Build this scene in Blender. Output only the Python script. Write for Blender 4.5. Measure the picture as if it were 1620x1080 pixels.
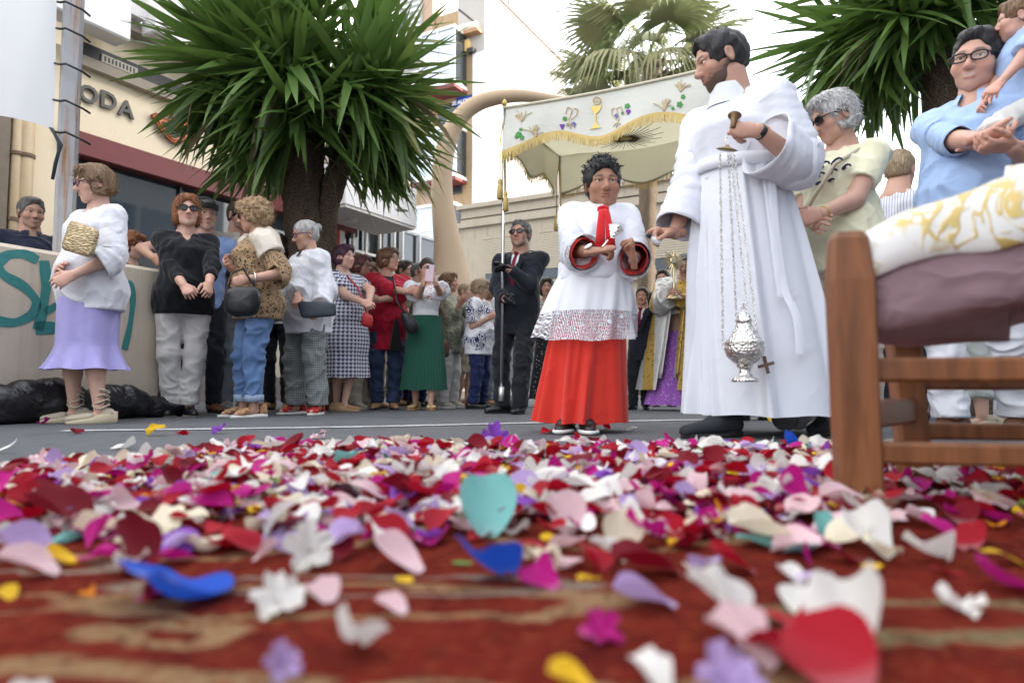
import bpy, math, random
import numpy as np
from mathutils import Vector, Matrix
for o in list(bpy.data.objects): bpy.data.objects.remove(o)
SC = bpy.context.scene; COL = SC.collection
# ---------------------------------------------------------------- camera
FPX, CAMH, PITCH = 1080.0, 0.226, math.atan(69/1080.0)      # focal length in photo pixels (24 mm), lens height, upward pitch
cam_d = bpy.data.cameras.new('camera'); cam = bpy.data.objects.new('camera', cam_d); COL.objects.link(cam)
cam.location = (0, 0, CAMH); cam.rotation_euler = (math.pi/2 + PITCH, 0, 0)
cam_d.sensor_width = 36; cam_d.lens = 24.0; cam_d.clip_start = .02; cam_d.clip_end = 3000
cam_d.dof.use_dof = True; cam_d.dof.focus_distance = 4.2; cam_d.dof.aperture_fstop = 2.1; cam_d.dof.aperture_blades = 9
SC.camera = cam
# ---------------------------------------------------------------- sky, sun, exposure
SUN_EL, SUN_AZ = 28.0, 98.0                                   # degrees; azimuth from +Y towards +X
w = bpy.data.worlds.new('World'); SC.world = w; w.use_nodes = True
wn = w.node_tree; bg = wn.nodes['Background']
sky = wn.nodes.new('ShaderNodeTexSky'); sky.sky_type = 'NISHITA'; sky.sun_disc = False
sky.sun_elevation = math.radians(SUN_EL); sky.sun_rotation = math.radians(SUN_AZ)
sky.air_density = 1.0; sky.dust_density = 2.0; sky.ozone_density = 1.0
hz = wn.nodes.new('ShaderNodeMixRGB'); hz.inputs[0].default_value = .6; hz.inputs[2].default_value = (7.0, 6.9, 6.85, 1)      # bright even haze over the clear-sky model
wn.links.new(sky.outputs[0], hz.inputs[1]); wn.links.new(hz.outputs[0], bg.inputs[0]); bg.inputs[1].default_value = .15
sd = bpy.data.lights.new('sun', 'SUN'); sun = bpy.data.objects.new('sun', sd); COL.objects.link(sun)
sd.energy = 3.2; sd.angle = math.radians(1.0); sd.color = (1, .95, .87)
_e, _a = math.radians(SUN_EL), math.radians(SUN_AZ)
sun.rotation_euler = Vector((math.cos(_e)*math.sin(_a), math.cos(_e)*math.cos(_a), math.sin(_e))).to_track_quat('Z', 'Y').to_euler()
sun.location = (6, -4, 12)
SC.view_settings.view_transform = 'Standard'; SC.view_settings.look = 'None'; SC.view_settings.gamma = 1
SC.view_settings.use_curve_mapping = False; SC.view_settings.exposure = 1.97
SC.render.engine = 'CYCLES'
SC.cycles.max_bounces = 6; SC.cycles.diffuse_bounces = 3; SC.cycles.glossy_bounces = 3
SC.cycles.transparent_max_bounces = 8; SC.cycles.use_denoising = True; SC.cycles.caustics_reflective = False; SC.cycles.caustics_refractive = False
# ---------------------------------------------------------------- pixel helpers
CT, ST = math.cos(PITCH), math.sin(PITCH)
def ray(px, py):
    u, v = (px-810)/FPX, (py-540)/FPX
    return np.array([u, CT+v*ST, ST-v*CT])
def pix(px, py, d):                       # point on the pixel's ray at world depth y = d
    r = ray(px, py); return np.array([0, 0, CAMH]) + r*(d/r[1])
def gy(d):                                # image row of the ground at depth d
    return 540+FPX*(CAMH*CT+d*ST)/(d*CT-CAMH*ST)
def gnd(px, d): p = pix(px, gy(d), d); p[2] = 0; return p
def gpix(px, py, z=0.):                   # the pixel's ray cut with height z
    r = ray(px, py); t = (z-CAMH)/r[2]; return np.array([0, 0, CAMH]) + r*t
def proj(p):                              # world point -> photo pixel
    x, y, z = np.asarray(p, float)-np.array([0, 0, CAMH]); f = y*CT+z*ST; return 810+FPX*x/f, 540-FPX*(z*CT-y*ST)/f
def onpl(px, py, p0, n):                  # the pixel's ray cut with a plane
    r = ray(px, py); o = np.array([0, 0, CAMH]); return o + r*(np.dot(np.array(p0)-o, n)/np.dot(r, n))
# ---------------------------------------------------------------- objects
def tag(o, label=None, cat=None, group=None, kind=None):
    if label: o['label'] = label
    if cat: o['category'] = cat
    if group: o['group'] = group
    if kind: o['kind'] = kind
    return o
def empty(name, loc=(0, 0, 0), rz=0., parent=None):
    o = bpy.data.objects.new(name, None); COL.objects.link(o); o.location = loc; o.rotation_euler[2] = rz; o.empty_display_size = .1
    if parent: o.parent = parent
    return o
def qmesh(name, V, F, smooth=True):       # fast all-quad mesh
    V = np.asarray(V, 'f4'); F = np.asarray(F, 'i4'); me = bpy.data.meshes.new(name)
    me.vertices.add(len(V)); me.vertices.foreach_set('co', V.ravel())
    me.loops.add(F.size); me.loops.foreach_set('vertex_index', F.ravel())
    me.polygons.add(len(F)); me.polygons.foreach_set('loop_start', np.arange(0, F.size, F.shape[1], dtype='i4'))
    me.update(calc_edges=True)
    if smooth: me.polygons.foreach_set('use_smooth', np.ones(len(F), bool))
    return me
def link(name, me, mat=None, parent=None):
    o = bpy.data.objects.new(name, me); COL.objects.link(o)
    if mat is not None and not len(me.materials): me.materials.append(mat)
    if parent is not None: o.parent = parent
    return o
def vnorm(v): v = np.asarray(v, float); return v/(np.linalg.norm(v)+1e-12)
def frame(w, up=(0, 0, 1)):
    w = vnorm(w); u = np.cross(up, w)
    if np.linalg.norm(u) < 1e-4: u = np.cross((0, 1, 0), w)
    u = vnorm(u); return u, np.cross(w, u), w
def rotm(rx=0, ry=0, rz=0):
    return np.array(Matrix.Rotation(rz, 3, 'Z') @ Matrix.Rotation(ry, 3, 'Y') @ Matrix.Rotation(rx, 3, 'X'))
class MB:                                 # collects simple shapes into one mesh
    def __init__(s): s.v = []; s.f = []; s.n = 0; s.m = []
    def add(s, V, F, mi=0):
        V = np.asarray(V, float); s.v.append(V); b = s.n; s.n += len(V)
        for f in F: s.f.append([int(i)+b for i in f]); s.m.append(mi)
        return s
    def box(s, c, size, R=None, mi=0, bev=0.):
        hx, hy, hz = np.array(size)/2.
        if bev <= 0:
            V = np.array([[x, y, z] for x in (-hx, hx) for y in (-hy, hy) for z in (-hz, hz)])
            F = [(0, 1, 3, 2), (4, 6, 7, 5), (0, 4, 5, 1), (2, 3, 7, 6), (0, 2, 6, 4), (1, 5, 7, 3)]
        else:
            b = min(bev, hx*.9, hy*.9, hz*.9); V = []; ix = {}
            for x in (-1, 1):
                for y in (-1, 1):
                    for z in (-1, 1):
                        for k in range(3):
                            q = [x*hx, y*hy, z*hz]
                            for j in range(3):
                                if j != k: q[j] -= (x, y, z)[j]*b
                            ix[x, y, z, k] = len(V); V.append(q)
            V = np.array(V); F = []
            for k in range(3):
                i, j = [a for a in range(3) if a != k]
                for sg in (-1, 1):
                    q = []
                    for a, c2 in ((-1, -1), (1, -1), (1, 1), (-1, 1)):
                        t = [0, 0, 0]; t[k] = sg; t[i] = a; t[j] = c2; q.append(ix[t[0], t[1], t[2], k])
                    F.append(q)
            for k in range(3):
                i, j = [a for a in range(3) if a != k]
                for a in (-1, 1):
                    for c2 in (-1, 1):
                        t = [0, 0, 0]; t[i] = a; t[j] = c2; lo = t[:]; hi = t[:]; lo[k] = -1; hi[k] = 1
                        F.append([ix[(*lo, i)], ix[(*hi, i)], ix[(*hi, j)], ix[(*lo, j)]])
            for x in (-1, 1):
                for y in (-1, 1):
                    for z in (-1, 1): F.append([ix[x, y, z, 0], ix[x, y, z, 1], ix[x, y, z, 2]])
        if R is not None: V = V @ np.asarray(R).T
        return s.add(V+np.array(c), F, mi)
    def bar(s, a, b, w, t, up=(0, 0, 1), mi=0, bev=0.):
        a = np.array(a, float); b = np.array(b, float); u, v, ww = frame(b-a, up)
        return s.box((a+b)/2, (w, t, np.linalg.norm(b-a)), np.stack([u, v, ww], 1), mi, bev)
    def tube(s, P, r, n=8, caps=True, mi=0, flat=1.):
        P = np.array(P, float); N = len(P); r = np.broadcast_to(np.array(r, float), (N,)); T = np.gradient(P, axis=0); up = np.array([0, 0, 1.])
        V = []; th = np.linspace(0, 2*np.pi, n, endpoint=False); u0 = None
        for i in range(N):
            t = vnorm(T[i])
            u = np.cross(up, t) if u0 is None else u0 - t*np.dot(u0, t)
            if np.linalg.norm(u) < 1e-4: u = np.cross((1, 0, 0), t)
            u = vnorm(u); u0 = u; v = np.cross(t, u)
            V += [P[i]+r[i]*(math.cos(a)*u+flat*math.sin(a)*v) for a in th]
        F = [(i*n+j, i*n+(j+1) % n, (i+1)*n+(j+1) % n, (i+1)*n+j) for i in range(N-1) for j in range(n)]
        if caps: F += [list(range(n))[::-1], list(range((N-1)*n, N*n))]
        return s.add(V, F, mi)
    def lathe(s, prof, n=24, c=(0, 0, 0), R=None, mi=0):
        th = np.linspace(0, 2*np.pi, n, endpoint=False)
        V = np.array([[r*math.cos(a), r*math.sin(a), z] for r, z in prof for a in th])
        F = [(i*n+j, i*n+(j+1) % n, (i+1)*n+(j+1) % n, (i+1)*n+j) for i in range(len(prof)-1) for j in range(n)]
        F += [list(range(n))[::-1], list(range((len(prof)-1)*n, len(prof)*n))]
        if R is not None: V = V @ np.asarray(R).T
        return s.add(V+np.array(c), F, mi)
    def prism(s, poly, o, u, v, w, t, mi=0):    # polygon in the (u, v) frame at o, thickness t along w
        o, u, v, w = [np.array(q, float) for q in (o, u, v, w)]; n = len(poly)
        A = [o+p[0]*u+p[1]*v for p in poly]; V = A+[a+w*t for a in A]
        F = [list(range(n))[::-1], list(range(n, 2*n))]+[(i, (i+1) % n, n+(i+1) % n, n+i) for i in range(n)]
        return s.add(V, F, mi)
    def obj(s, name, mats, parent=None, smooth=False):
        me = bpy.data.meshes.new(name); me.from_pydata(np.concatenate(s.v).tolist(), [], s.f)
        mats = mats if isinstance(mats, (list, tuple)) else [mats]
        for m in mats: me.materials.append(m)
        if len(mats) > 1: me.polygons.foreach_set('material_index', s.m)
        if smooth: me.polygons.foreach_set('use_smooth', np.ones(len(me.polygons), bool))
        me.update(); return link(name, me, None, parent)
def boxo(name, c, size, mat, parent=None, R=None, bev=0.): return MB().box(c, size, R, 0, bev).obj(name, mat, parent)
def copy_tree(o, parent=None):
    c = o.copy(); COL.objects.link(c); c.parent = parent
    for ch in o.children: copy_tree(ch, c)
    return c
# ---------------------------------------------------------------- materials
class NT:
    def __init__(s, name):
        s.mat = bpy.data.materials.new(name); s.mat.use_nodes = True; s.t = s.mat.node_tree
        s.b = s.t.nodes['Principled BSDF']; s.out = s.t.nodes['Material Output']
        s.tc = s.t.nodes.new('ShaderNodeTexCoord')
    def n(s, typ, ins=None, **kw):
        x = s.t.nodes.new('ShaderNode'+typ)
        for k, v in kw.items(): setattr(x, k, v)
        for k, v in (ins or {}).items(): s.set(x.inputs[k], v)
        return x
    def set(s, sock, v):
        if isinstance(v, bpy.types.NodeSocket): s.t.links.new(v, sock)
        elif isinstance(v, bpy.types.Node): s.t.links.new(v.outputs[0], sock)
        else:
            if isinstance(v, (tuple, list)) and len(v) == 3 and sock.type == 'RGBA': v = (*v, 1)
            sock.default_value = v
    def co(s, scale=1, loc=(0, 0, 0), rot=(0, 0, 0), src='Object'):
        sc = (scale,)*3 if isinstance(scale, (int, float)) else scale
        return s.n('Mapping', {'Vector': s.tc.outputs[src], 'Scale': sc, 'Location': loc, 'Rotation': rot}).outputs[0]
    def noise(s, scale=5, detail=3, rough=.5, vec=None, dist=0.):
        return s.n('TexNoise', {'Scale': scale, 'Detail': detail, 'Roughness': rough, 'Distortion': dist, 'Vector': vec if vec is not None else s.tc.outputs['Object']}).outputs[0]
    def vor(s, scale=5, vec=None, feature='F1', out='Distance', rand=1.):
        return s.n('TexVoronoi', {'Scale': scale, 'Randomness': rand, 'Vector': vec if vec is not None else s.tc.outputs['Object']}, feature=feature).outputs[out]
    def m(s, op, a, b=0., c=0.):
        x = s.n('Math', operation=op)
        s.set(x.inputs[0], a); s.set(x.inputs[1], b)
        if op in ('MULTIPLY_ADD', 'COMPARE', 'SMOOTH_MIN', 'WRAP'): s.set(x.inputs[2], c)
        return x.outputs[0]
    def mix(s, f, a, b, blend='MIX'):
        x = s.n('MixRGB', {'Fac': f, 'Color1': a, 'Color2': b}, blend_type=blend); return x.outputs[0]
    def ramp(s, f, stops, interp='LINEAR'):
        x = s.n('ValToRGB', {'Fac': f}); r = x.color_ramp; r.interpolation = interp
        for i, (p, c) in enumerate(stops):
            e = r.elements[i] if i < 2 else r.elements.new(p)
            e.position = p; e.color = (*c, 1) if not isinstance(c, (int, float)) else (c, c, c, 1)
        return x.outputs[0]
    def xyz(s, vec=None): return s.n('SeparateXYZ', {0: vec if vec is not None else s.tc.outputs['Object']}).outputs
    def bump(s, h, strength=.3, dist=.01):
        s.set(s.b.inputs['Normal'], s.n('Bump', {'Height': h, 'Strength': strength, 'Distance': dist}).outputs[0])
    def fin(s, col=None, rough=.6, metal=0., spec=.5, sheen=0., **kw):
        if col is not None: s.set(s.b.inputs['Base Color'], col)
        s.set(s.b.inputs['Roughness'], rough); s.set(s.b.inputs['Metallic'], metal); s.set(s.b.inputs['Specular IOR Level'], spec)
        if sheen: s.set(s.b.inputs['Sheen Weight'], sheen)
        for k, v in kw.items(): s.set(s.b.inputs[k.replace('_', ' ')], v)
        return s.mat
_MC = {}
def sc3(c, k): return tuple(min(1, max(0, x*k)) for x in c)
def mat(name, col, rough=.7, metal=0., var=.12, vs=6., bump=0., bs=60., spec=.4, sheen=0., fine=0.):
    key = (name, col, rough)
    if key in _MC: return _MC[key]
    t = NT(name); c = t.mix(t.noise(vs, 4, .6), sc3(col, 1-var), sc3(col, 1+var))
    if fine: c = t.mix(t.m('MULTIPLY', t.noise(bs*2, 2), fine), c, sc3(col, .45))
    if bump: t.bump(t.noise(bs, 3, .6), bump, .01)
    _MC[key] = t.fin(c, rough, metal, spec, sheen); return _MC[key]
def cloth(name, col, rough=.85, var=.07, weave=500., bump=.25, wr=.5, sheen=.15):
    key = ('cloth', name, col)
    if key in _MC: return _MC[key]
    t = NT(name); big = t.noise(9, 3, .6); c = t.mix(big, sc3(col, 1-var), sc3(col, 1+var))
    fine = t.noise(weave, 1); c = t.mix(t.m('MULTIPLY', fine, .22), c, sc3(col, .6))
    cr = t.m('SUBTRACT', 1., t.m('ABSOLUTE', t.m('SUBTRACT', t.m('MULTIPLY', t.noise(5, 2, .5, dist=1.), 2.), 1.))); cr = t.m('POWER', cr, 5.)
    hgt = t.m('ADD', t.m('ADD', t.m('MULTIPLY', t.noise(9, 2, .5, dist=.6), wr), t.m('MULTIPLY', cr, wr*.7)), t.m('MULTIPLY', fine, .03))
    t.bump(hgt, bump*1.5, .03)
    _MC[key] = t.fin(c, rough, 0, .25, sheen); return _MC[key]
# ---------------------------------------------------------------- implicit surfaces -> quad meshes
class Field:
    def __init__(s, lo, hi, h):
        s.h = h; s.lo = np.array(lo, float); s.n = np.ceil((np.array(hi)-s.lo)/h).astype(int)+1
        s.g = np.full(s.n, 1., 'f4'); s.ax = [(s.lo[i]+h*np.arange(s.n[i])).astype('f4') for i in range(3)]
    def _box(s, lo, hi):
        a = np.clip(np.floor((np.array(lo)-s.lo)/s.h).astype(int), 0, s.n); b = np.clip(np.ceil((np.array(hi)-s.lo)/s.h).astype(int)+1, 0, s.n)
        if np.any(b <= a): return None
        sl = tuple(slice(a[i], b[i]) for i in range(3))
        return sl, s.ax[0][sl[0]][:, None, None], s.ax[1][sl[1]][None, :, None], s.ax[2][sl[2]][None, None, :]
    def _put(s, sl, d, k, op):
        a = s.g[sl]
        if op == 'sub': d = -d
        if k <= 1e-5: s.g[sl] = np.minimum(a, d) if op == 'add' else np.maximum(a, d); return
        if op == 'add':
            hh = np.clip(.5+.5*(a-d)/k, 0, 1); s.g[sl] = a*(1-hh)+d*hh-k*hh*(1-hh)
        else:
            hh = np.clip(.5-.5*(a-d)/k, 0, 1); s.g[sl] = a*(1-hh)+d*hh+k*hh*(1-hh)
    def cone(s, a, b, ra, rb, k=.02, fu=1., fv=1., u=(1, 0, 0), capa=False, capb=False, op='add'):
        a = np.array(a, float); b = np.array(b, float); L = np.linalg.norm(b-a)+1e-9; w = (b-a)/L
        u = np.array(u, float); u = u-w*np.dot(u, w)
        if np.linalg.norm(u) < 1e-3: u = np.cross(w, (0, 1, 0))
        u = vnorm(u); v = np.cross(w, u); m = max(ra, rb)*max(fu, fv, 1)+k+3*s.h
        bx = s._box(np.minimum(a, b)-m, np.maximum(a, b)+m)
        if bx is None: return s
        sl, X, Y, Z = bx; X = X-a[0]; Y = Y-a[1]; Z = Z-a[2]
        qw = X*w[0]+Y*w[1]+Z*w[2]; qu = X*u[0]+Y*u[1]+Z*u[2]; qv = X*v[0]+Y*v[1]+Z*v[2]
        t = np.clip(qw/L, 0, 1); e = qw-t*L
        if capa: e = np.where(qw < 0, 0, e)
        if capb: e = np.where(qw > L, 0, e)
        d = (np.sqrt((qu/fu)**2+(qv/fv)**2+e*e)-(ra+(rb-ra)*t))*min(fu, fv)
        if capa: d = np.maximum(d, -qw)
        if capb: d = np.maximum(d, qw-L)
        s._put(sl, d.astype('f4'), k, op); return s
    def ell(s, c, r, k=.02, R=None, op='add'):
        c = np.array(c, float); r = np.broadcast_to(np.array(r, float), (3,)); m = (r.max() if R is not None else r)+k+3*s.h
        bx = s._box(c-m, c+m)
        if bx is None: return s
        sl, X, Y, Z = bx; X = X-c[0]; Y = Y-c[1]; Z = Z-c[2]
        if R is not None: X, Y, Z = [X*R[0][i]+Y*R[1][i]+Z*R[2][i] for i in range(3)]
        k0 = np.sqrt((X/r[0])**2+(Y/r[1])**2+(Z/r[2])**2); k1 = np.sqrt((X/r[0]**2)**2+(Y/r[1]**2)**2+(Z/r[2]**2)**2)+1e-6
        s._put(sl, (k0*(k0-1)/k1).astype('f4'), k, op); return s
    def prof(s, z, cx, cy, rx, ry, k=.02, op='add', pw=2.):       # stacked ellipses along z
        z = np.array(z, float); m = max(np.max(rx), np.max(ry))+k+3*s.h
        bx = s._box((np.min(cx)-m, np.min(cy)-m, z[0]-k-2*s.h), (np.max(cx)+m, np.max(cy)+m, z[-1]+k+2*s.h))
        if bx is None: return s
        sl, X, Y, Z = bx; zz = Z.ravel(); I = lambda q: np.interp(zz, z, np.broadcast_to(np.array(q, float), z.shape))[None, None, :]
        a, b = I(rx), I(ry); X = X-I(cx); Y = Y-I(cy)
        k0 = (np.abs(X/a)**pw+np.abs(Y/b)**pw)**(1/pw); d = (k0-1)*np.minimum(a, b)
        d = np.maximum(d, np.maximum(z[0]-Z, Z-z[-1]))
        s._put(sl, d.astype('f4'), k, op); return s
    def cut(s, n, p, k=0.):                                       # keep the side where n.(x-p) < 0
        n = vnorm(n); X, Y, Z = s.ax[0][:, None, None], s.ax[1][None, :, None], s.ax[2][None, None, :]
        d = X*n[0]+Y*n[1]+Z*n[2]-np.dot(n, p)
        s._put((slice(None),)*3, -d.astype('f4'), k, 'sub'); return s
    def noise(s, amp, freq, seed=0, n=5, aniso=(1, 1, 1)):
        r = np.random.default_rng(seed); X, Y, Z = s.ax[0][:, None, None], s.ax[1][None, :, None], s.ax[2][None, None, :]
        acc = 0
        for i in range(n):
            q = vnorm(r.normal(size=3))*freq*r.uniform(.7, 1.6)*np.array(aniso); acc = acc+np.sin(X*q[0]+Y*q[1]+Z*q[2]+r.uniform(0, 6.28))
        s.g = s.g+(amp*acc/n*1.6).astype('f4'); return s
    def mesh(s):
        g = s.g; ins = g < 0; n = np.array(g.shape)
        g = g.copy(); 
        for ax in range(3):                                       # close at the border
            for e in (0, -1):
                i = [slice(None)]*3; i[ax] = e; g[tuple(i)] = np.maximum(g[tuple(i)], 1e-3)
        ins = g < 0
        cnt = np.zeros(n-1, 'i1')
        for dx in (0, 1):
            for dy in (0, 1):
                for dz in (0, 1): cnt += ins[dx:n[0]-1+dx, dy:n[1]-1+dy, dz:n[2]-1+dz]
        C = np.argwhere((cnt > 0) & (cnt < 8)); M = len(C)
        idx = np.full(n-1, -1, 'i4'); idx[C[:, 0], C[:, 1], C[:, 2]] = np.arange(M)
        acc = np.zeros((M, 3)); num = np.zeros(M)
        cs = [(a, b, c) for a in (0, 1) for b in (0, 1) for c in (0, 1)]
        val = {o: g[C[:, 0]+o[0], C[:, 1]+o[1], C[:, 2]+o[2]] for o in cs}
        for o in cs:
            for ax in range(3):
                if o[ax] == 0:
                    q = list(o); q[ax] = 1; a, b = val[o], val[tuple(q)]; mm = (a < 0) != (b < 0)
                    t = a[mm]/(a[mm]-b[mm]); p = np.tile(np.array(o, float), (mm.sum(), 1)); p[:, ax] = t
                    acc[mm] += p; num[mm] += 1
        V = s.lo+s.h*(C+acc/np.maximum(num, 1)[:, None]); F = []
        for ax in range(3):
            i1, i2 = (ax+1) % 3, (ax+2) % 3
            a = [slice(1, -1)]*3; b = [slice(1, -1)]*3; a[ax] = slice(0, -1); b[ax] = slice(1, None)
            A, B = ins[tuple(a)], ins[tuple(b)]; E = np.argwhere(A != B); off = np.ones(3, int); off[ax] = 0; E = E+off
            def cell(d1, d2):
                q = E.copy(); q[:, i1] -= d1; q[:, i2] -= d2; return idx[q[:, 0], q[:, 1], q[:, 2]]
            Q = np.stack([cell(1, 1), cell(0, 1), cell(0, 0), cell(1, 0)], 1)
            fl = ~ins[E[:, 0], E[:, 1], E[:, 2]]; Q[fl] = Q[fl][:, ::-1]; F.append(Q)
        F = np.concatenate(F); F = F[(F >= 0).all(1)]
        return V, F
def scat(ix, val, n): return np.stack([np.bincount(ix, val[:, c], n) for c in range(val.shape[1])], 1)
def normals(V, F):
    n = np.cross(V[F[:, 2]]-V[F[:, 0]], V[F[:, 3]]-V[F[:, 1]]); N = np.zeros_like(V)
    for i in range(4): N += scat(F[:, i], n, len(V))
    return N/(np.linalg.norm(N, axis=1, keepdims=True)+1e-12)
def wav(P, freq, seed=0, n=6, aniso=(1, 1, 1)):
    r = np.random.default_rng(seed); a = 0
    for i in range(n):
        q = vnorm(r.normal(size=3))*freq*r.uniform(.6, 1.7)*np.array(aniso); a = a+np.sin(P @ q+r.uniform(0, 6.28))
    return a/n*1.6
def folds(V, F, amp, freq=22, seed=0, aniso=(1, 1, .45), ridge=True, mask=None):
    N = normals(V, F); W = V+.03*np.stack([wav(V, freq*.5, seed+9), wav(V, freq*.5, seed+8), wav(V, freq*.5, seed+7)], 1)
    a = wav(W, freq, seed, 6, aniso); d = (1-np.abs(a))**2*1.5-.6 if ridge else a
    d = d+.45*wav(W, freq*2.3, seed+3, 5, aniso)
    if mask is not None: d = d*mask
    return V+N*(amp*d)[:, None]
def relax(V, F, it=2, lam=.5):
    for _ in range(it):
        A = np.zeros_like(V); c = np.zeros(len(V))
        for i in range(4):
            A += scat(F[:, i], V[F[:, (i+1) % 4]]+V[F[:, (i+3) % 4]], len(V)); c += 2*np.bincount(F[:, i], minlength=len(V))
        V = V+lam*(A/np.maximum(c, 1)[:, None]-V)
    return V
def loft(R, cap0=False, cap1=False):       # R: (rows, n, 3) closed rings -> verts, quads
    R = np.asarray(R, float); m, n = R.shape[:2]; i = np.arange(m-1)[:, None]*n; j = np.arange(n)[None]; j2 = (j+1) % n
    F = np.stack([i+j, i+j2, i+n+j2, i+n+j], -1).reshape(-1, 4); return R.reshape(-1, 3), F
def sheet(R):                              # R: (rows, n, 3) open grid
    R = np.asarray(R, float); m, n = R.shape[:2]; i = np.arange(m-1)[:, None]*n; j = np.arange(n-1)[None]
    return R.reshape(-1, 3), np.stack([i+j, i+j+1, i+n+j+1, i+n+j], -1).reshape(-1, 4)
def joinq(parts):
    V = []; F = []; b = 0
    for v, f in parts: V.append(v); F.append(f+b); b += len(v)
    return np.concatenate(V), np.concatenate(F)
# ---------------------------------------------------------------- people
def _skin():
    t = NT('skin'); a = t.n('Attribute', attribute_name='Col').outputs['Color']
    c = t.mix(t.m('MULTIPLY', t.noise(30, 3), .35), a, t.mix(1., a, (.86, .62, .55), 'MULTIPLY'))
    t.bump(t.noise(220, 2), .12, .004)
    return t.fin(c, t.ramp(t.noise(40, 2), [(0, .42), (1, .6)]), 0, .4, Subsurface_Weight=.08, Subsurface_Radius=(.012, .005, .003))
SKIN = _skin()
def hairmat(name, col, hi=None, scale=(90, 90, 14), rough=.5):
    key = ('hair', name)
    if key in _MC: return _MC[key]
    t = NT(name); hi = hi or sc3(col, 2.); v = t.co(scale)
    n1 = t.noise(1., 4, .7, v, .8); n2 = t.noise(9, 2)
    c = t.mix(t.ramp(n1, [(.36, 0), (.68, 1)]), sc3(col, .5), hi); c = t.mix(t.m('MULTIPLY', n2, .5), c, col)
    t.bump(n1, .7, .008); _MC[key] = t.fin(c, rough, 0, .4); return _MC[key]
EYEM = [mat('iris_dark', (.03, .02, .012), .2, var=0), mat('iris_brown', (.09, .05, .03), .2, var=0), mat('eye_white', (.72, .68, .64), .25, var=.03)]
def _eye():
    b = MB(); pr = []; 
    for k, a in enumerate([0.5, 14, 28, 50, 80, 120, 178]): pr.append((math.sin(math.radians(a)), -math.cos(math.radians(a))))
    th = np.linspace(0, 6.2832, 14, endpoint=False)
    V = [[r*math.cos(q), y, r*math.sin(q)] for r, y in pr for q in th]
    for i in range(len(pr)-1):
        b.add(V if i == 0 else np.zeros((0, 3)), [(i*14+j, i*14+(j+1) % 14, (i+1)*14+(j+1) % 14, (i+1)*14+j) if i == 0 else () for j in range(14)] if i == 0 else [], 0)
    b.f = []; b.m = []
    for i in range(len(pr)-1):
        for j in range(14): b.f.append([i*14+j, i*14+(j+1) % 14, (i+1)*14+(j+1) % 14, (i+1)*14+j]); b.m.append(0 if i < 1 else 1 if i < 2 else 2)
    b.f.append(list(range(14))); b.m.append(0)
    o = b.obj('eye', EYEM, None, True); me = o.data; bpy.data.objects.remove(o); return me
EYE = _eye()
LENS_CLEAR = NT('clear_lens'); _tr = LENS_CLEAR.n('BsdfTransparent'); _gl = LENS_CLEAR.n('BsdfGlossy', {'Roughness': .03}); _mx = LENS_CLEAR.n('MixShader', {0: .025, 1: _tr.outputs[0], 2: _gl.outputs[0]})
LENS_CLEAR.t.links.new(_mx.outputs[0], LENS_CLEAR.out.inputs[0]); LENS_CLEAR = LENS_CLEAR.mat
LENS_DARK = mat('dark_lens', (.012, .01, .01), .08, var=0, spec=.6)
_HC = {}
def hand_mesh(kind, h):
    """wrist at the origin, fingers along +x, palm looks to -z, thumb on +y"""
    if (kind, h) in _HC: return _HC[kind, h]
    f = Field((-.05, -.09, -.11), (.21, .11, .07), h)
    f.cone((-.03, 0, 0), (.02, 0, 0), .026, .026, .01, 1, .72, (0, 1, 0))
    f.cone((.015, 0, 0), (.085, 0, 0), .03, .042, .015, 1, .42, (0, 1, 0))
    f.ell((.035, .022, -.01), (.032, .02, .016), .012)
    curl = {'flat': (4, 8, 6), 'relax': (18, 28, 20), 'curl': (38, 52, 35), 'fist': (72, 88, 50), 'grip': (58, 70, 45), 'pinch': (52, 42, 28)}[kind]
    for i, (y, L) in enumerate(((.031, .068), (.0105, .077), (-.0105, .071), (-.031, .056))):
        p = np.array([.084-abs(i-1)*.004, y, .003]); a = 0; spread = (1.2-i)*.05
        for j, fr in enumerate((.46, .30, .24)):
            a += math.radians(curl[j]*(1+.07*i)); dv = np.array([math.cos(a)*math.cos(spread), math.sin(spread), -math.sin(a)])
            q = p+dv*L*fr; f.cone(p, q, .0092-.0009*j, .0084-.0009*j, .004); p = q
    th = {'flat': ((.018, .028, -.004), (.05, .058, -.01), (.078, .075, -.012), (.098, .082, -.012)), 'relax': ((.018, .026, -.006), (.05, .05, -.018), (.078, .056, -.03), (.1, .054, -.04)),
          }.get(kind, ((.018, .026, -.008), (.046, .044, -.026), (.075, .04, -.045), (.094, .026, -.052)))
    for j in range(3): f.cone(th[j], th[j+1], (.014, .0115, .0095)[j], (.0115, .0095, .0085)[j], .006)
    _HC[kind, h] = f.mesh(); return _HC[kind, h]
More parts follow.
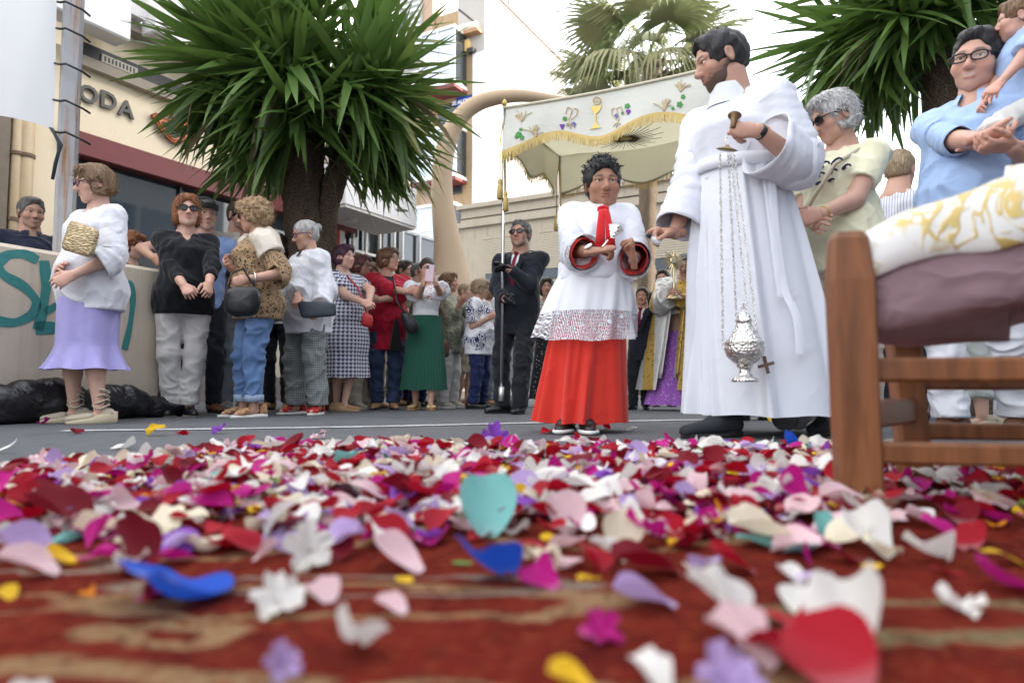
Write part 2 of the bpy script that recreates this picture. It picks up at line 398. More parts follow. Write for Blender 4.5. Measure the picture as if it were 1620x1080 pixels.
def head_field(h, p):
    f = Field((-.14, -.19, -.2), (.14, .17, .17), h); u = .225; jw = p.get('jaw', 1.); E = lambda c, r, k=.05, **kw: f.ell(np.array(c)*u, np.array(r)*u, k*u, **kw)
    K = lambda a, b, ra, rb, k=.05, **kw: f.cone(np.array(a)*u, np.array(b)*u, ra*u, rb*u, k*u, **kw)
    E((0, .06, .14), (.325, .42, .36)); E((0, -.10, -.06), (.262*jw, .285, .34), .1); E((0, -.08, -.25), (.20*jw, .245, .20), .1)
    E((0, -.255, -.39), (.105, .09, .095), .1)
    for s in (-1, 1):
        E((s*.16*jw, -.235, -.10), (.11, .10, .11), .08); E((s*.145*jw, -.13, -.29), (.085*jw, .13, .11), .1)
        K((s*.05, -.335, .095), (s*.2, -.29, .10), .055, .04, .06)
    K((0, -.33, .07), (0, -.445, -.10), .035, .048, .05); E((0, -.452, -.125), (.052, .05, .042), .03)
    for s in (-1, 1):
        E((s*.05, -.405, -.135), (.038, .045, .034), .03)
        E((s*.135, -.40, .035), (.082, .085, .052), .045, op='sub')
        E((s*.135, -.325, .062), (.078, .052, .03), .02); E((s*.135, -.318, -.004), (.07, .042, .02), .02)
    E((0, -.352, -.222), (.10, .045, .026), .025); E((0, -.347, -.272), (.085, .048, .03), .025); K((-.085, -.375, -.247), (.085, -.375, -.247), .008, .008, .012, op='sub')
    if p.get('smile'):
        for s in (-1, 1): E((s*.18*jw, -.245, -.12), (.1, .09, .08), .07)
        K((-.12, -.37, -.225), (0, -.395, -.255), .013, .017, .012, op='sub'); K((.12, -.37, -.225), (0, -.395, -.255), .013, .017, .012, op='sub')
    for s in (-1, 1):
        R = rotm(.25, 0, s*.35); E((s*.325, .05, -.01), (.035, .085, .13), .03, R=R); E((s*.355, .035, -.0), (.02, .05, .085), .02, R=R, op='sub')
    K((0, .08, -.2), (0, .11, -.7), .19*p.get('neck', 1), .205*p.get('neck', 1), .09)
    return f
def face_colors(V, base, p):
    u = .225*p['hs']; Q = V/u; n = len(V); C = np.tile(np.array(base), (n, 1)); x, y, z = Q[:, 0], Q[:, 1], Q[:, 2]
    def paint(m, col): C[:] = C*(1-m[:, None])+np.array(col)*m[:, None]
    g = lambda cx, cz, rx, rz: np.exp(-(((np.abs(x)-cx)/rx)**2+((z-cz)/rz)**2))*(y < -.15)
    paint(.35*g(.19, -.10, .1, .09), (base[0]*1.02, base[1]*.72, base[2]*.66)); paint(.3*g(0, -.12, .07, .06), (base[0]*1.02, base[1]*.75, base[2]*.7))
    if p.get('scalp') is not None: paint(.75*np.clip((y+.02+.25*(z-.1)*(z > .1)*0)/.05, 0, 1)*np.clip((z+.24)/.08, 0, 1)*(np.abs(x) < .34)*(~((np.abs(x) > .29) & (y < .12) & (z < .12))), p['scalp'])
    if p.get('beard'):
        m = np.clip((-.17+.42*np.clip(y+.30, 0, .6)-z+.03*np.sin(x*60)*np.sin(z*70))/.11, 0, 1)*np.clip((.05-y)/.06, 0, 1)*np.clip((z+.52)/.08, 0, 1)
        m = m*(1-np.exp(-((x/.1)**2+((z+.247)/.045)**2))*(y < -.3)); paint(np.clip(m, 0, 1)*p['beard'], p.get('beardcol', (.02, .015, .012)))
    lip = np.exp(-((x/.085)**4+((z+.247)/.042)**4))*(y < -.33); paint(.75*lip, p.get('lip', (base[0]*.8, base[1]*.45, base[2]*.42)))
    if p.get('smile'): paint(.95*np.exp(-((x/.085)**4+((z+.240-1.6*x*x)/.02)**2))*(y < -.3), (.66, .62, .57))
    br = np.exp(-(((np.abs(x)-.135)/.08)**4+((z-.125+.25*(np.abs(x)-.12)**2*8)/.02)**2))*(y < -.2); paint(np.clip(br*1.1, 0, 1)*p.get('brow', .8), p.get('browcol', (.05, .03, .02)))
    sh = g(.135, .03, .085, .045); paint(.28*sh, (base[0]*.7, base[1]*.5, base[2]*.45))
    lash = np.exp(-(((np.abs(x)-.135)/.065)**4+((z-.045)/.012)**2))*(y < -.3); paint(.6*lash, (.03, .02, .015))
    return C
def hair_field(style, h, p):
    f = Field((-.2, -.2, -.34), (.2, .26, .24), h); u = .225; E = lambda c, r, k=.04, **kw: f.ell(np.array(c)*u, np.array(r)*u, k*u, **kw)
    K = lambda a, b, ra, rb, k=.04, **kw: f.cone(np.array(a)*u, np.array(b)*u, ra*u, rb*u, k*u, **kw)
    ears = lambda: [E((s*.36, .02, -.03), (.1, .12, .15), .03, op='sub') for s in (-1, 1)]
    if style in ('crop', 'crop_thin', 'spiky', 'boy'):
        t = {'crop': .03, 'crop_thin': .018, 'spiky': .05, 'boy': .045}[style]
        E((0, .06, .14), (.325+t, .42+t, .36+t*1.3)); E((0, .24, -.05), (.25, .22, .22), .08)
        if style in ('crop', 'boy', 'spiky'): E((0, -.16, .38), (.24, .2, .12), .08)
        if style == 'spiky':
            r = np.random.default_rng(3)
            for i in range(170):
                a = r.uniform(0, 6.28); e = r.uniform(.1, 1.5); n = np.array([math.cos(a)*math.cos(e), math.sin(a)*math.cos(e), math.sin(e)]); c = np.array([0, .05, .16])+n*np.array([.34, .43, .38])
                K(c, c+(n+np.array([0, -.25, .5]))*.07, .035, .01, .02)
        E((0, -.45, -.06), (.34, .27, .39), .03, op='sub'); E((0, -.36, -.25), (.5, .36, .2), .03, op='sub')
        for s in (-1, 1): E((s*.36, -.07, -.28), (.2, .26, .24), .03, op='sub'); E((s*.35, .06, -.03), (.06, .11, .15), .03, op='sub')
        f.cut((0, .25, -1), np.array((0, .2, -.24))*u, .01)
        if style != 'crop_thin': f.noise(.0035, 160, 2, 6)
    elif style in ('bob', 'bouffant', 'curly', 'short_f'):
        w = {'bob': 1., 'bouffant': 1.05, 'curly': 1.08, 'short_f': .97}[style]; lo = {'bob': -.16, 'bouffant': -.14, 'curly': -.02, 'short_f': -.04}[style]
        E((0, .07, .17), (.39*w, .47*w, .40*w)); E((0, .22, lo), (.33*w, .30*w, .36), .1)
        for s in (-1, 1): E((s*.27*w, .02, lo+.03), (.13, .24, .30), .08)
        E((0, -.25, .38), (.26, .16, .13), .1)
        E((0, -.46, -.13), (.255, .34, .44), .06, op='sub'); E((0, -.62, -.05), (.34, .34, .3), .05, op='sub')
        if style == 'short_f':
            for s in (-1, 1): E((s*.36, -.04, -.08), (.1, .15, .15), .04, op='sub')
        f.cut((0, .3, -1), np.array((0, .2, -.5 if style != 'short_f' else -.36))*u, .02)
        f.noise(*( (.012, 95, 5, 8) if style == 'curly' else (.0045, 70, 4, 6, (1, 1, .35))))
        if style == 'curly': f.noise(.006, 210, 8, 7)
    elif style in ('bun', 'tight', 'low'):
        E((0, .06, .15), (.35, .445, .385)); E((0, .25, -.04), (.26, .22, .26), .08)
        if style == 'bun': E((0, .50, .22), (.13, .13, .13), .03)
        if style == 'tight': K((0, .45, .1), (0, .46, -.55), .13, .05, .05)
        E((0, -.44, -.11), (.3, .26, .42), .04, op='sub'); ears()
        for s in (-1, 1): E((s*.34, -.1, -.3), (.2, .27, .26), .03, op='sub')
        f.cut((0, .3, -1), np.array((0, .2, -.3 if style != 'tight' else -.9))*u, .01); f.noise(.002, 90, 4, 5, (1, 1, .3))
    return f
def strands(V, F, style, n):
    N = normals(V, F); rg = np.random.default_rng(len(V)); ix = rg.integers(0, len(V), n); P, Nn = V[ix], N[ix]; curl = {'curly': 1., 'spiky': .3}.get(style, .12); short = style in ('crop', 'crop_thin', 'boy')
    comb = np.stack([P[:, 0]*1.2, P[:, 1]*.8+.02, -.04-0*P[:, 2]], 1) if not short else np.stack([P[:, 0]*.8, P[:, 1]*.4+.0, P[:, 2]*.2+.02], 1)
    if style in ('bun', 'tight'): comb = np.array([[0, .12, .03]])-P
    T = comb+rg.normal(0, .02+.06*curl, comb.shape); T = T-Nn*(T*Nn).sum(1, keepdims=True); T /= np.linalg.norm(T, axis=1, keepdims=True)+1e-9; S = np.cross(Nn, T); L = rg.uniform(.02, .055, n)*(.35 if short else .55 if style in ('bun', 'tight', 'spiky') else 1.); rows = []
    lift = rg.uniform(.05, .45, n)*(1.2 if short else 1)
    for k in range(5):
        t = k/4; w = .0022*(1-t**2)+.0004; c = P-Nn*.002+T*(L*t)[:, None]+Nn*(L*lift*t*(1-.75*t))[:, None]+S*(curl*.014*np.sin(t*5+ix))[:, None]; rows.append(np.stack([c-S*w, c+S*w], 1))
    R = np.stack(rows, 1); b = len(V); V2 = R.reshape(-1, 3); k = np.arange(n)[:, None]*10+np.arange(4)[None]*2; F2 = np.stack([k, k+1, k+3, k+2], -1).reshape(-1, 4)
    return np.concatenate([V, V2]), np.concatenate([F, F2+b])
PF = dict(z=(.45, .50, .55, .60, .65, .70, .745, .785, .815), rx=(.090, .101, .098, .087, .082, .086, .088, .082, .056), ry=(.064, .080, .078, .073, .072, .080, .082, .066, .044), cy=(.004, .006, 0, -.006, -.004, -.012, -.014, -.004, .004))
PM = dict(z=(.45, .50, .55, .60, .65, .70, .745, .785, .815), rx=(.085, .092, .091, .088, .09, .096, .1, .096, .062), ry=(.060, .070, .068, .066, .068, .074, .076, .066, .046), cy=(.004, .004, 0, -.004, -.004, -.008, -.008, 0, .004))
UP_ = np.array([0, 0, 1.])
class Person:
    def __init__(s, label, d, x, top, yaw=0., hyaw=None, hp=0., hr=0., sex='f', g=1., belly=0., skin=(.47, .27, .19), group=None, near=False, feet=None, fyaw=None, sw=1., hs=1., face=None, kid=False, base=None, cat='person', H=None, headpos=None):
        b = gnd(x, d) if base is None else np.array(base, float); y0 = -math.degrees(math.atan2(b[0], b[1])); hyaw = yaw+y0 if hyaw is None else hyaw+y0; yaw += y0; fyaw = [q+y0 for q in fyaw] if fyaw else None
        s.d = d; s.yaw = math.radians(yaw); s.near = near; s.kid = kid
        s.root = tag(empty('person', b, s.yaw), label, cat, group); s.b = b; s.sex = sex
        tp = pix(top[0], top[1], d); s.H = H or (tp[2]-b[2]); s.skin = skin; s.g = g
        s.Rw = rotm(0, 0, -s.yaw); l = s.Rw @ (tp-b); s.lean = np.array([l[0], l[1], 0.]); H = s.H
        s.h = .0085 if near else .0125; s.sx = .098 if sex == 'f' else .112
        if kid: s.sx = .105
        s.sx *= sw
        P = PF if sex == 'f' else PM; z = np.array(P['z']); bl = np.exp(-((z-.585)/.07)**2)*belly
        s.pz = z*H; s.prx = np.array(P['rx'])*H*(.93*g)*(1+.5*bl); s.pry = np.array(P['ry'])*H*(.96*g)*(1+.9*bl); s.pcy = (np.array(P['cy'])-.04*bl)*H
        s.hyaw = s.yaw if hyaw is None else math.radians(hyaw); s.Rh = rotm(0, 0, s.hyaw-s.yaw) @ rotm(math.radians(hp), math.radians(hr), 0)
        s.hs = hs*H/1.66*(1.36 if kid else 1.09); s.hd = np.array([0, 0, H-.118*s.hs])+s.lean*.97+np.array([0, -.02*H, 0])
        if kid: s.hd[1] += .01*H
        s.f = dict(face or {}); s.f['hs'] = s.hs
        s.S = {k: s.sp(.79)+np.array([q*s.sx*H, .004*H, .793*H]) for k, q in (('L', 1), ('R', -1))}
        s.E = {}; s.W = {}; s.hnd = {}; s.legk = 1.
        fw = .052*H
        s.feet = {}
        for i, (k, q) in enumerate((('R', -1), ('L', 1))):
            p = np.array([q*fw, 0, 0.]) if feet is None else s.loc(*feet[i]); p[2] = (feet[i][3] if feet is not None and len(feet[i]) > 3 else 0)
            s.feet[k] = (p, math.radians((fyaw[i] if fyaw else yaw+q*12))-s.yaw)
        for k in 'LR': s.arm(k)
    def sp(s, fr): return s.lean*max(0, fr-.05)*1.03
    def loc(s, px, py, dd=0., *a):
        w = pix(px, py, s.d+dd) if py is not None else gnd(px, s.d+dd); return s.Rw @ (w-s.b)
    def arm(s, k, wrist=None, elbow=None, hand='relax', hdir=None, palm=None, local=None):
        q = 1 if k == 'L' else -1; S = s.S[k]; H = s.H; L1, L2 = .172*H, .148*H
        W = S+np.array([q*.05*H, -.03*H, -.31*H]) if wrist is None else s.loc(*wrist)
        if local is not None: W = np.array(local)*H
        v = W-S; D = np.linalg.norm(v); mx = (L1+L2)*.995
        if D > mx: W = S+v/D*mx; D = mx
        D = max(D, abs(L1-L2)+.06*H); a = (L1*L1-L2*L2+D*D)/(2*D); hh = math.sqrt(max(0, L1*L1-a*a)); n = vnorm(v)
        hint = np.array([q*.5, .55, -.6]) if elbow is None else (s.loc(*elbow)-S if not isinstance(elbow, np.ndarray) else elbow)
        hint = hint-n*np.dot(hint, n); E = S+n*a+vnorm(hint)*hh
        s.E[k] = E; s.W[k] = W; hd = vnorm(W-E) if hdir is None else vnorm(s.Rw @ np.array(hdir, float))
        if palm is None: pl = s.sp(.6)+np.array([0, -.02, W[2]])-W; pl = pl-hd*np.dot(pl, hd)
        else: pl = s.Rw @ np.array(palm, float); pl = pl-hd*np.dot(pl, hd)
        s.hnd[k] = (hand, hd, vnorm(pl)); return s
    def span(s, pts, m): P = np.array(pts); return P.min(0)-m, P.max(0)+m
    def spx(s): return np.array([s.sp(z/s.H)[0] for z in s.pz]), np.array([s.sp(z/s.H)[1] for z in s.pz])+s.pcy
    def limbs(s):
        H = s.H; hip = {}; kn = {}; an = {}
        for k, q in (('R', -1), ('L', 1)):
            ft, fy = s.feet[k]; hip[k] = s.sp(.48)+np.array([q*.052*H*s.g, 0, .485*H]); an[k] = ft+np.array([0, .0, .05*H])
            m = (hip[k]+an[k])/2; fwd = np.array([math.sin(fy), -math.cos(fy), 0]); kn[k] = m+fwd*.02*H+np.array([0, 0, .012*H])
        return hip, kn, an
    def body(s, legs=True, neckline=0.):
        H, g = s.H, s.g; hip, kn, an = s.limbs(); pts = [s.hd, *s.S.values(), *s.E.values(), *s.W.values(), *an.values(), *[s.feet[k][0] for k in 'LR']]
        lo, hi = s.span(pts, .2); lo[2] = min(lo[2], -.03); f = Field(lo, hi, s.h); cx, cy = s.spx(); sh = .013
        f.prof(s.pz, cx, cy, s.prx-sh, s.pry-sh, .03)
        nb = s.sp(.82)+np.array([0, .008*H, .815*H]); r = .034*H if s.sex == 'f' else .04*H
        f.cone(nb, s.hd+s.Rh @ np.array([0, .018, -.06])*s.hs, r*1.25, r, .03)
        for k in 'LR':
            f.cone(nb+np.array([0, 0, -.01*H]), s.S[k], .034*H, .033*H, .03); ag = .5+.5*g
            f.cone(s.S[k], s.E[k], .031*H*ag, .025*H*ag, .02); f.cone(s.E[k], s.W[k], .0245*H*ag, .0165*H*ag, .015)
            if legs:
                f.cone(hip[k], kn[k], .041*H*g*s.legk, .031*H*(.4+.6*s.legk), .03); m = kn[k]*.62+an[k]*.38
                f.cone(kn[k], m, .032*H, .033*H, .02); f.cone(m, an[k], .031*H, .018*H, .02)
                ft, fy = s.feet[k]; fw = np.array([math.sin(fy), -math.cos(fy), 0]); f.cone(an[k]-fw*.008*H-np.array([0, 0, .018*H]), ft+fw*.085*H+np.array([0, 0, .018*H]), .0155*H, .009*H, .008)
        V, F = f.mesh(); V = relax(V, F, 1); parts = [(V, F)]; cols = [np.tile(np.array(s.skin), (len(V), 1))]
        hV, hF = head_field(.0042 if s.near else .0052, s.f).mesh(); hV = relax(hV, hF, 1, .35)*s.hs; cols.append(face_colors(hV, s.skin, s.f)); parts.append((hV @ s.Rh.T+s.hd, hF))
        for k in 'LR':
            kind, hd, pl = s.hnd[k]; 
            if kind is None: continue
            V, F = hand_mesh(kind, .0036 if s.near else .005); V = V*H/1.7*(1.06 if s.kid else .97)
            x = hd; z = -pl; y = np.cross(z, x)
            if k == 'L': V = V*np.array([1, -1, 1]); F = F[:, ::-1]
            # thumb side: for the right hand +y, mirrored for the left
            V = V @ np.stack([x, y, z], 0)+s.W[k]
            if getattr(s, 'glove', None): link('glove', qmesh('glove', s.W[k]+(V-s.W[k])*1.08, F), s.glove, s.root); continue
            parts.append((V, F)); cols.append(np.tile(np.array(s.skin)*np.array([1, .94, .92]), (len(V), 1)))
        V, F = joinq(parts); me = qmesh('body', V, F); at = me.attributes.new('Col', 'FLOAT_COLOR', 'POINT'); C = np.concatenate(cols); at.data.foreach_set('color', np.concatenate([C, np.ones((len(C), 1))], 1).astype('f4').ravel())
        s.bd = link('body', me, SKIN, s.root)
        u = .225*s.hs
        for q in (-1, 1):
            e = link('eye', EYE, None, s.root); c = s.hd+s.Rh @ (np.array([q*.135, -.306, .03])*u); e.matrix_local = Matrix.Translation(c) @ Matrix(s.Rh.tolist()).to_4x4() @ Matrix.Scale(.056*u, 4)
        return s
    def hair(s, style, m):
        V, F = hair_field(style, .0045 if s.near else .0058, s.f).mesh(); V, F = strands(V, F, style, 700 if s.near else 380); V = V*s.hs*1.015; o = link('hair', qmesh('hair', V @ s.Rh.T+s.hd, F), m, s.root); return s
    def glasses(s, frame_m, dark=False, r=(.098, .07)):
        u = .225*s.hs; b = MB(); ln = MB(); T = lambda p: s.Rh @ (np.array(p)*u)+s.hd; th = np.linspace(0, 6.2832, 19)
        for q in (-1, 1):
            P = [(q*(.14+r[0]*np.sign(math.cos(a))*abs(math.cos(a))**.75), -.435+.1*(abs(q*.14+r[0]*math.cos(a))-.14)+.02*0, .018+r[1]*np.sign(math.sin(a))*abs(math.sin(a))**.8) for a in th]
            P = [(p[0], -.425+.35*abs(p[0])**2*1.2, p[2]) for p in P]
            b.tube([T(p) for p in P], .0032*s.hs if not dark else .0045*s.hs, 5, False)
            ln.add([T(p) for p in P[:-1]]+[T((p[0], p[1]+.006, p[2])) for p in P[:-1]], [list(range(18)), list(range(18, 36))[::-1]])
            b.tube([T((q*(.14+r[0]), -.40, .045)), T((q*.33, -.3, .05)), T((q*.36, .0, .04)), T((q*.35, .09, -.02))], .003*s.hs, 5)
        b.tube([T((-.05, -.43, .04)), T((0, -.44, .05)), T((.05, -.43, .04))], .003*s.hs, 5)
        o = b.obj('glasses', frame_m, s.root, True); ln.obj('lens', LENS_DARK if dark else LENS_CLEAR, o); return s
    # ------------------------------------------------ clothes
    def shirt(s, m, name='shirt', sleeve=1., infl=.014, hem=.48, flare=0., fold=.008, cuff=0., h=None, neck=.0, vneck=0., seed=0, armr=0., hollow=False, zc=None, ffreq=42, sleeve_m=None, shrug=0., trim=None):
        infl *= .7; H, g = s.H, s.g; h = h or s.h; pts = [s.sp(.86)+np.array([0, 0, .86*H]), *s.S.values(), *s.E.values()]
        if sleeve > .5: pts += [*s.W.values()]
        pts += [np.array([0, 0, hem*H])+s.sp(hem)]; lo, hi = s.span(pts, .24+flare); lo[2] = min(p[2] for p in pts)-.12; hi[2] = s.S['L'][2]+.16
        f = Field(lo, hi, h); cx, cy = s.spx(); z = s.pz; fl = flare*np.clip((.68*H-z)/(.68*H-hem*H+1e-6), 0, 1.2)
        zz = np.concatenate([[hem*H], z[z > hem*H+.01]]); ex = lambda a: np.interp(zz, z, a)
        f.prof(zz, ex(cx), ex(cy), ex(s.prx+infl+fl), ex(s.pry+infl+fl), .0)
        nb = s.sp(.81)+np.array([0, .008*H, .812*H])
        for k in 'LR':
            S, E, W = s.S[k], s.E[k], s.W[k]; ag = .5+.5*g
            f.cone(nb, S+np.array([0, 0, shrug]), .028*H+infl*.6, .032*H*ag+infl*.7, .05)
            ue = min(1, sleeve*2); Ee = S+(E-S)*ue; rr = .029*H*ag+infl+armr*.4, .025*H*ag+infl+armr*ue
            if sleeve > .02: f.cone(S, Ee, rr[0], rr[0]+(rr[1]-rr[0])*ue, .03 if sleeve > .5 else .02, capb=sleeve <= .5)
            if sleeve > .5:
                fe = (sleeve-.5)*2*.96; We = E+(W-E)*fe; f.cone(E, We, rr[1], .019*H+infl*.9+armr*1.25+cuff, .03, capb=True)
                if hollow: f.cone(We-(W-E)*.35, We+(W-E)*.3, .019*H+armr*.85, .019*H+infl*.6+armr*1.25+cuff-.004, .01, op='sub')
        nr = .044*H+neck
        f.ell(s.sp(.86)+np.array([0, -.012*H, .855*H]), (nr, nr*1.05, nr*1.0), .01, op='sub')
        f.cut((0, -.25, 1), s.sp(.85)+np.array([0, .0, .862*H]))
        if vneck: f.cone(s.sp(.82)+np.array([0, -.095*H, .835*H]), s.sp(.75)+np.array([0, -.11*H, .835*H-vneck*1.15]), .040*H, .006, .008, fv=2., op='sub')
        V, F = f.mesh()
        if fold: 
            mk = np.clip(np.abs(V[:, 2]-hem*H)/.02, .15, 1); V = folds(V, F, fold, ffreq, seed, (1, 1, .5), mask=mk)
        V = relax(V, F, 1, .3); o = link(name, qmesh(name, V, F), m, s.root); s.top = o; return o
    def collar(s, m, gap=.35, r=1., drop=.02):
        H = s.H; c = s.sp(.84)+np.array([0, -.002*H, .832*H]); th = np.linspace(-math.pi/2+gap, 1.5*math.pi-gap, 40); R = [[c+np.array([q*r*H*math.cos(a), q*1.06*r*H*math.sin(a)-(.006 if dz < 0 else 0), dz*H+.012*H*math.sin(a)]) for a in th] for q, dz in ((.037, .0), (.037, .016), (.0395, .018), (.050, -drop*.3), (.054, -drop))]
        V, F = sheet(np.array(R)); return link('collar', qmesh('collar', V, F), m, s.root)
    def bell(s, k, m, r0, r1, end=.85, name='sleeve', sag=.35, n=48, start=.0, wr=1., up=1.):
        S, E, W = s.S[k], s.E[k], s.W[k]; We = E+(W-E)*end; A = S+(E-S)*start; t = np.linspace(0, 1, 30); L1, L2 = np.linalg.norm(E-A), np.linalg.norm(We-E); x = t*(L1+L2); P = np.where((x < L1)[:, None], A+(E-A)*(x/L1)[:, None], E+(We-E)*((x-L1)/L2)[:, None])
        for _ in range(8): P[1:-1] = .25*P[:-2]+.5*P[1:-1]+.25*P[2:]
        T = np.gradient(P, axis=0); th = np.linspace(0, 2*np.pi, n, endpoint=False); R = []; u0 = None; ke = L1/(L1+L2); sd = 1 if k == 'L' else 2
        def ring(i, dr):
            nonlocal u0
            a = vnorm(T[i]); u = np.cross(UP_, a) if u0 is None else u0; u = vnorm(u-a*np.dot(u, a)); u0 = u; v = np.cross(a, u); tt = t[i]; r = r0+(r1-r0)*tt**.9+dr; D = np.cos(th)[:, None]*u+np.sin(th)[:, None]*v; dn = np.clip(-D[:, 2], 0, 1)
            f = 1+.03*np.sin(2*th+5*tt+sd)*tt+.012*np.sin(5*th-7*tt)*(.3+tt)+wr*.05*np.sin(tt*46+2.2*np.sin(th+sd)+th)*np.exp(-((tt-ke)/.2)**2)+wr*.022*np.sin(tt*70+3*np.sin(th*2)); return P[i]+D*(r*f*(1+sag*tt**1.5*dn))[:, None]
        for i in range(30): R.append(ring(i, 0))
        R.append(ring(29, -.0025)); 
        for i in (28, 26, 23, 19, 15): R.append(ring(i, -.004))
        V, F = loft(np.array(R)); return link(name, qmesh(name, V, F), m, s.root)
    def trousers(s, m, name='trousers', hem=.04, width=1., infl=.01, fold=.006, top=.585, seed=1, taper=1., h=None):
        H, g = s.H, s.g; hip, kn, an = s.limbs(); lo, hi = s.span([*hip.values(), *an.values(), s.sp(top)+np.array([0, 0, top*H])], .2); lo[2] = 0; f = Field(lo, hi, h or s.h); cx, cy = s.spx()
        f.prof(s.pz, cx, cy, s.prx+.004, s.pry+.004, .03); f.cut((0, 0, 1), (0, 0, top*H))
        for k in 'LR':
            f.cone(hip[k], kn[k], .049*H*g+infl, .034*H*width+infl, .03, u=(1, 0, 0)); v = an[k]-kn[k]; t = (kn[k][2]-hem*H)/(kn[k][2]-an[k][2]); f.cone(kn[k], kn[k]+v*t, .034*H*width+infl, .030*H*width*taper+infl, .025, capb=True)
        f.cut((0, 0, -1), (0, 0, hem*H)); V, F = f.mesh(); mk = np.clip(1.3-np.abs(V[:, 2]-.25*H)/(.35*H), .3, 1.2)*np.clip((V[:, 2]-hem*H)/.015, .2, 1)
        V = folds(V, F, fold*1.3, 36, seed, (1, 1, .9), mask=mk); V = relax(V, F, 1, .3); return link(name, qmesh(name, V, F), m, s.root)
    def skirt(s, m, name='skirt', top=.6, hem=.25, r0=None, r1=(.2, .17), c1=(0, 0), nf=12, amp=.02, seed=0, n=150, rows=40, bulge=0., ruffle=0., pw=1.2, pleat=0, shift=None, ph=0., hemtilt=(0, 0), fw=1.):
        H = s.H; r = np.random.default_rng(seed); cx, cy = s.spx(); zt, zb = top*H, hem*H
        ip = lambda a: np.interp(zt, s.pz, a); r0 = r0 or (ip(s.prx)+.012, ip(s.pry)+.012); c0 = np.array([ip(cx), ip(cy)]); c1 = np.array(c1, float)
        th = np.linspace(0, 2*np.pi, n, endpoint=False); R = []
        A = np.sort(r.uniform(0, 2*np.pi, nf)+0) if not pleat else None; wd = r.uniform(.10, .28, nf)*fw; am = r.uniform(.45, 1.2, nf); dr = r.uniform(-.25, .25, nf); st = r.uniform(-.15, .35, nf)
        for i in range(rows):
            t = i/(rows-1); tt = t**pw; a = r0[0]+(r1[0]-r0[0])*tt; b = r0[1]+(r1[1]-r0[1])*tt; bu = bulge*math.sin(math.pi*min(1, t*1.6))*(t < .625); c = c0+(c1-c0)*t; zz = zt+(zb-zt)*t; dz = np.zeros(n)
            rad = np.ones(n)*bu
            if pleat: rad = rad+amp*(.35+.65*t)*(np.abs(((th*pleat/(2*np.pi)+.06*np.sin(th*3+t)) % 1)-.5)*2-.5)
            else:
                for q in range(nf):
                    dd = (th-A[q]-dr[q]*t+np.pi) % (2*np.pi)-np.pi; e = np.clip((t-st[q])/(1-st[q]), 0, 1)**.8; rad = rad+amp*am[q]*e*(1.5*np.exp(-(dd/wd[q])**2)-.5*np.exp(-(dd/(wd[q]*2.4))**2))
            if ruffle: rad = rad+ruffle*max(0, (t-.72)/.28)**1.5*(1+.5*np.sin(th*9+seed))
            dz = t*(hemtilt[0]*np.cos(th)+hemtilt[1]*np.sin(th))+.004*t*np.sin(th*7+seed)
            R.append(np.stack([c[0]+(a+rad)*np.cos(th+ph), c[1]+(b+rad)*np.sin(th+ph), zz+dz], 1))
        R = np.array(R); V, F = loft(R); F = F[:, ::-1]; o = link(name, qmesh(name, V, F), m, s.root); return o
    def shoes(s, m, kind='shoe', sole=None, L=1., lift=None):
        H = s.H; 
        for k in 'RL':
            ft, fy = s.feet[k]; ln = .152*H*L; sc = ln/.26; f = Field((-.07*sc-.02, -.20*sc-.03, -.01), (.07*sc+.02, .12*sc+.03, .16), .006 if s.near else .008); K = lambda a, b, ra, rb, **kw: f.cone(np.array(a)*sc, np.array(b)*sc, ra*sc, rb*sc, .012, **kw)
            if kind in ('shoe', 'sneaker', 'boot'):
                K((0, .06, .045), (0, -.03, .045), .036, .04); K((0, -.03, .04), (0, -.145, .026), .042, .03, fu=1.05, fv=.8); K((0, .055, .05), (0, .055, .095 if kind != 'boot' else .14), .036, .034)
                if kind == 'sneaker': K((0, .0, .06), (0, -.09, .045), .04, .035)
            elif kind == 'flat':
                K((0, .06, .034), (0, -.04, .032), .036, .04); K((0, -.04, .03), (0, -.145, .022), .043, .032)
                f.ell(np.array([0, .02, .075])*sc, np.array([.026, .06, .04])*sc, .01, op='sub')
            elif kind == 'wedge':
                K((0, .055, .06), (0, .03, .06), .03, .034); K((0, -.06, .04), (0, -.145, .03), .038, .028, fv=.7)
                f.cut((0, 0, 1), (0, 0, .11*sc))
            elif kind == 'sandal':
                K((-.04, -.10, .035), (.04, -.1, .035), .015, .015); K((-.036, -.06, .05), (.036, -.06, .05), .013, .013); K((0, -.11, .035), (0, .0, .075), .02, .01); K((0, .065, .04), (0, .06, .07), .03, .03)
            f.cut((0, 0, -1), (0, 0, .012*sc)); V, F = f.mesh(); R = rotm(0, 0, fy); lift_ = ft[2]
            V2 = V @ R.T+np.array([ft[0], ft[1], lift_]); sh = link('shoe', qmesh('shoe', V2, F), m, s.root)
            # sole: outline extruded
            th = np.linspace(0, 2*np.pi, 26, endpoint=False); hl = {'wedge': .05, 'sneaker': .03, 'shoe': .016, 'boot': .02, 'flat': .01, 'sandal': .022}[kind]*sc
            ox = np.cos(th)*(.044-.006*np.sin(th)*0)*sc*(1-.12*(np.sin(th) > .5)); oy = -.035*sc-np.sin(th)*(-.135*sc)
            zt = np.where(oy > 0, hl*1.0, hl*.75) if kind != 'wedge' else np.interp(oy, [-.15*sc, -.05*sc, .09*sc], [.02*sc, .035*sc, .07*sc])
            rg = np.stack([np.stack([ox*.97, oy*.99, th*0+.001], 1), np.stack([ox*1.03, oy*1.01, th*0+.006], 1), np.stack([ox*1.03, oy*1.01, zt], 1), np.stack([ox*.8, oy*.85-.003, zt+.002], 1), np.stack([ox*.05, oy*.05-.03*sc, zt+.002], 1)])
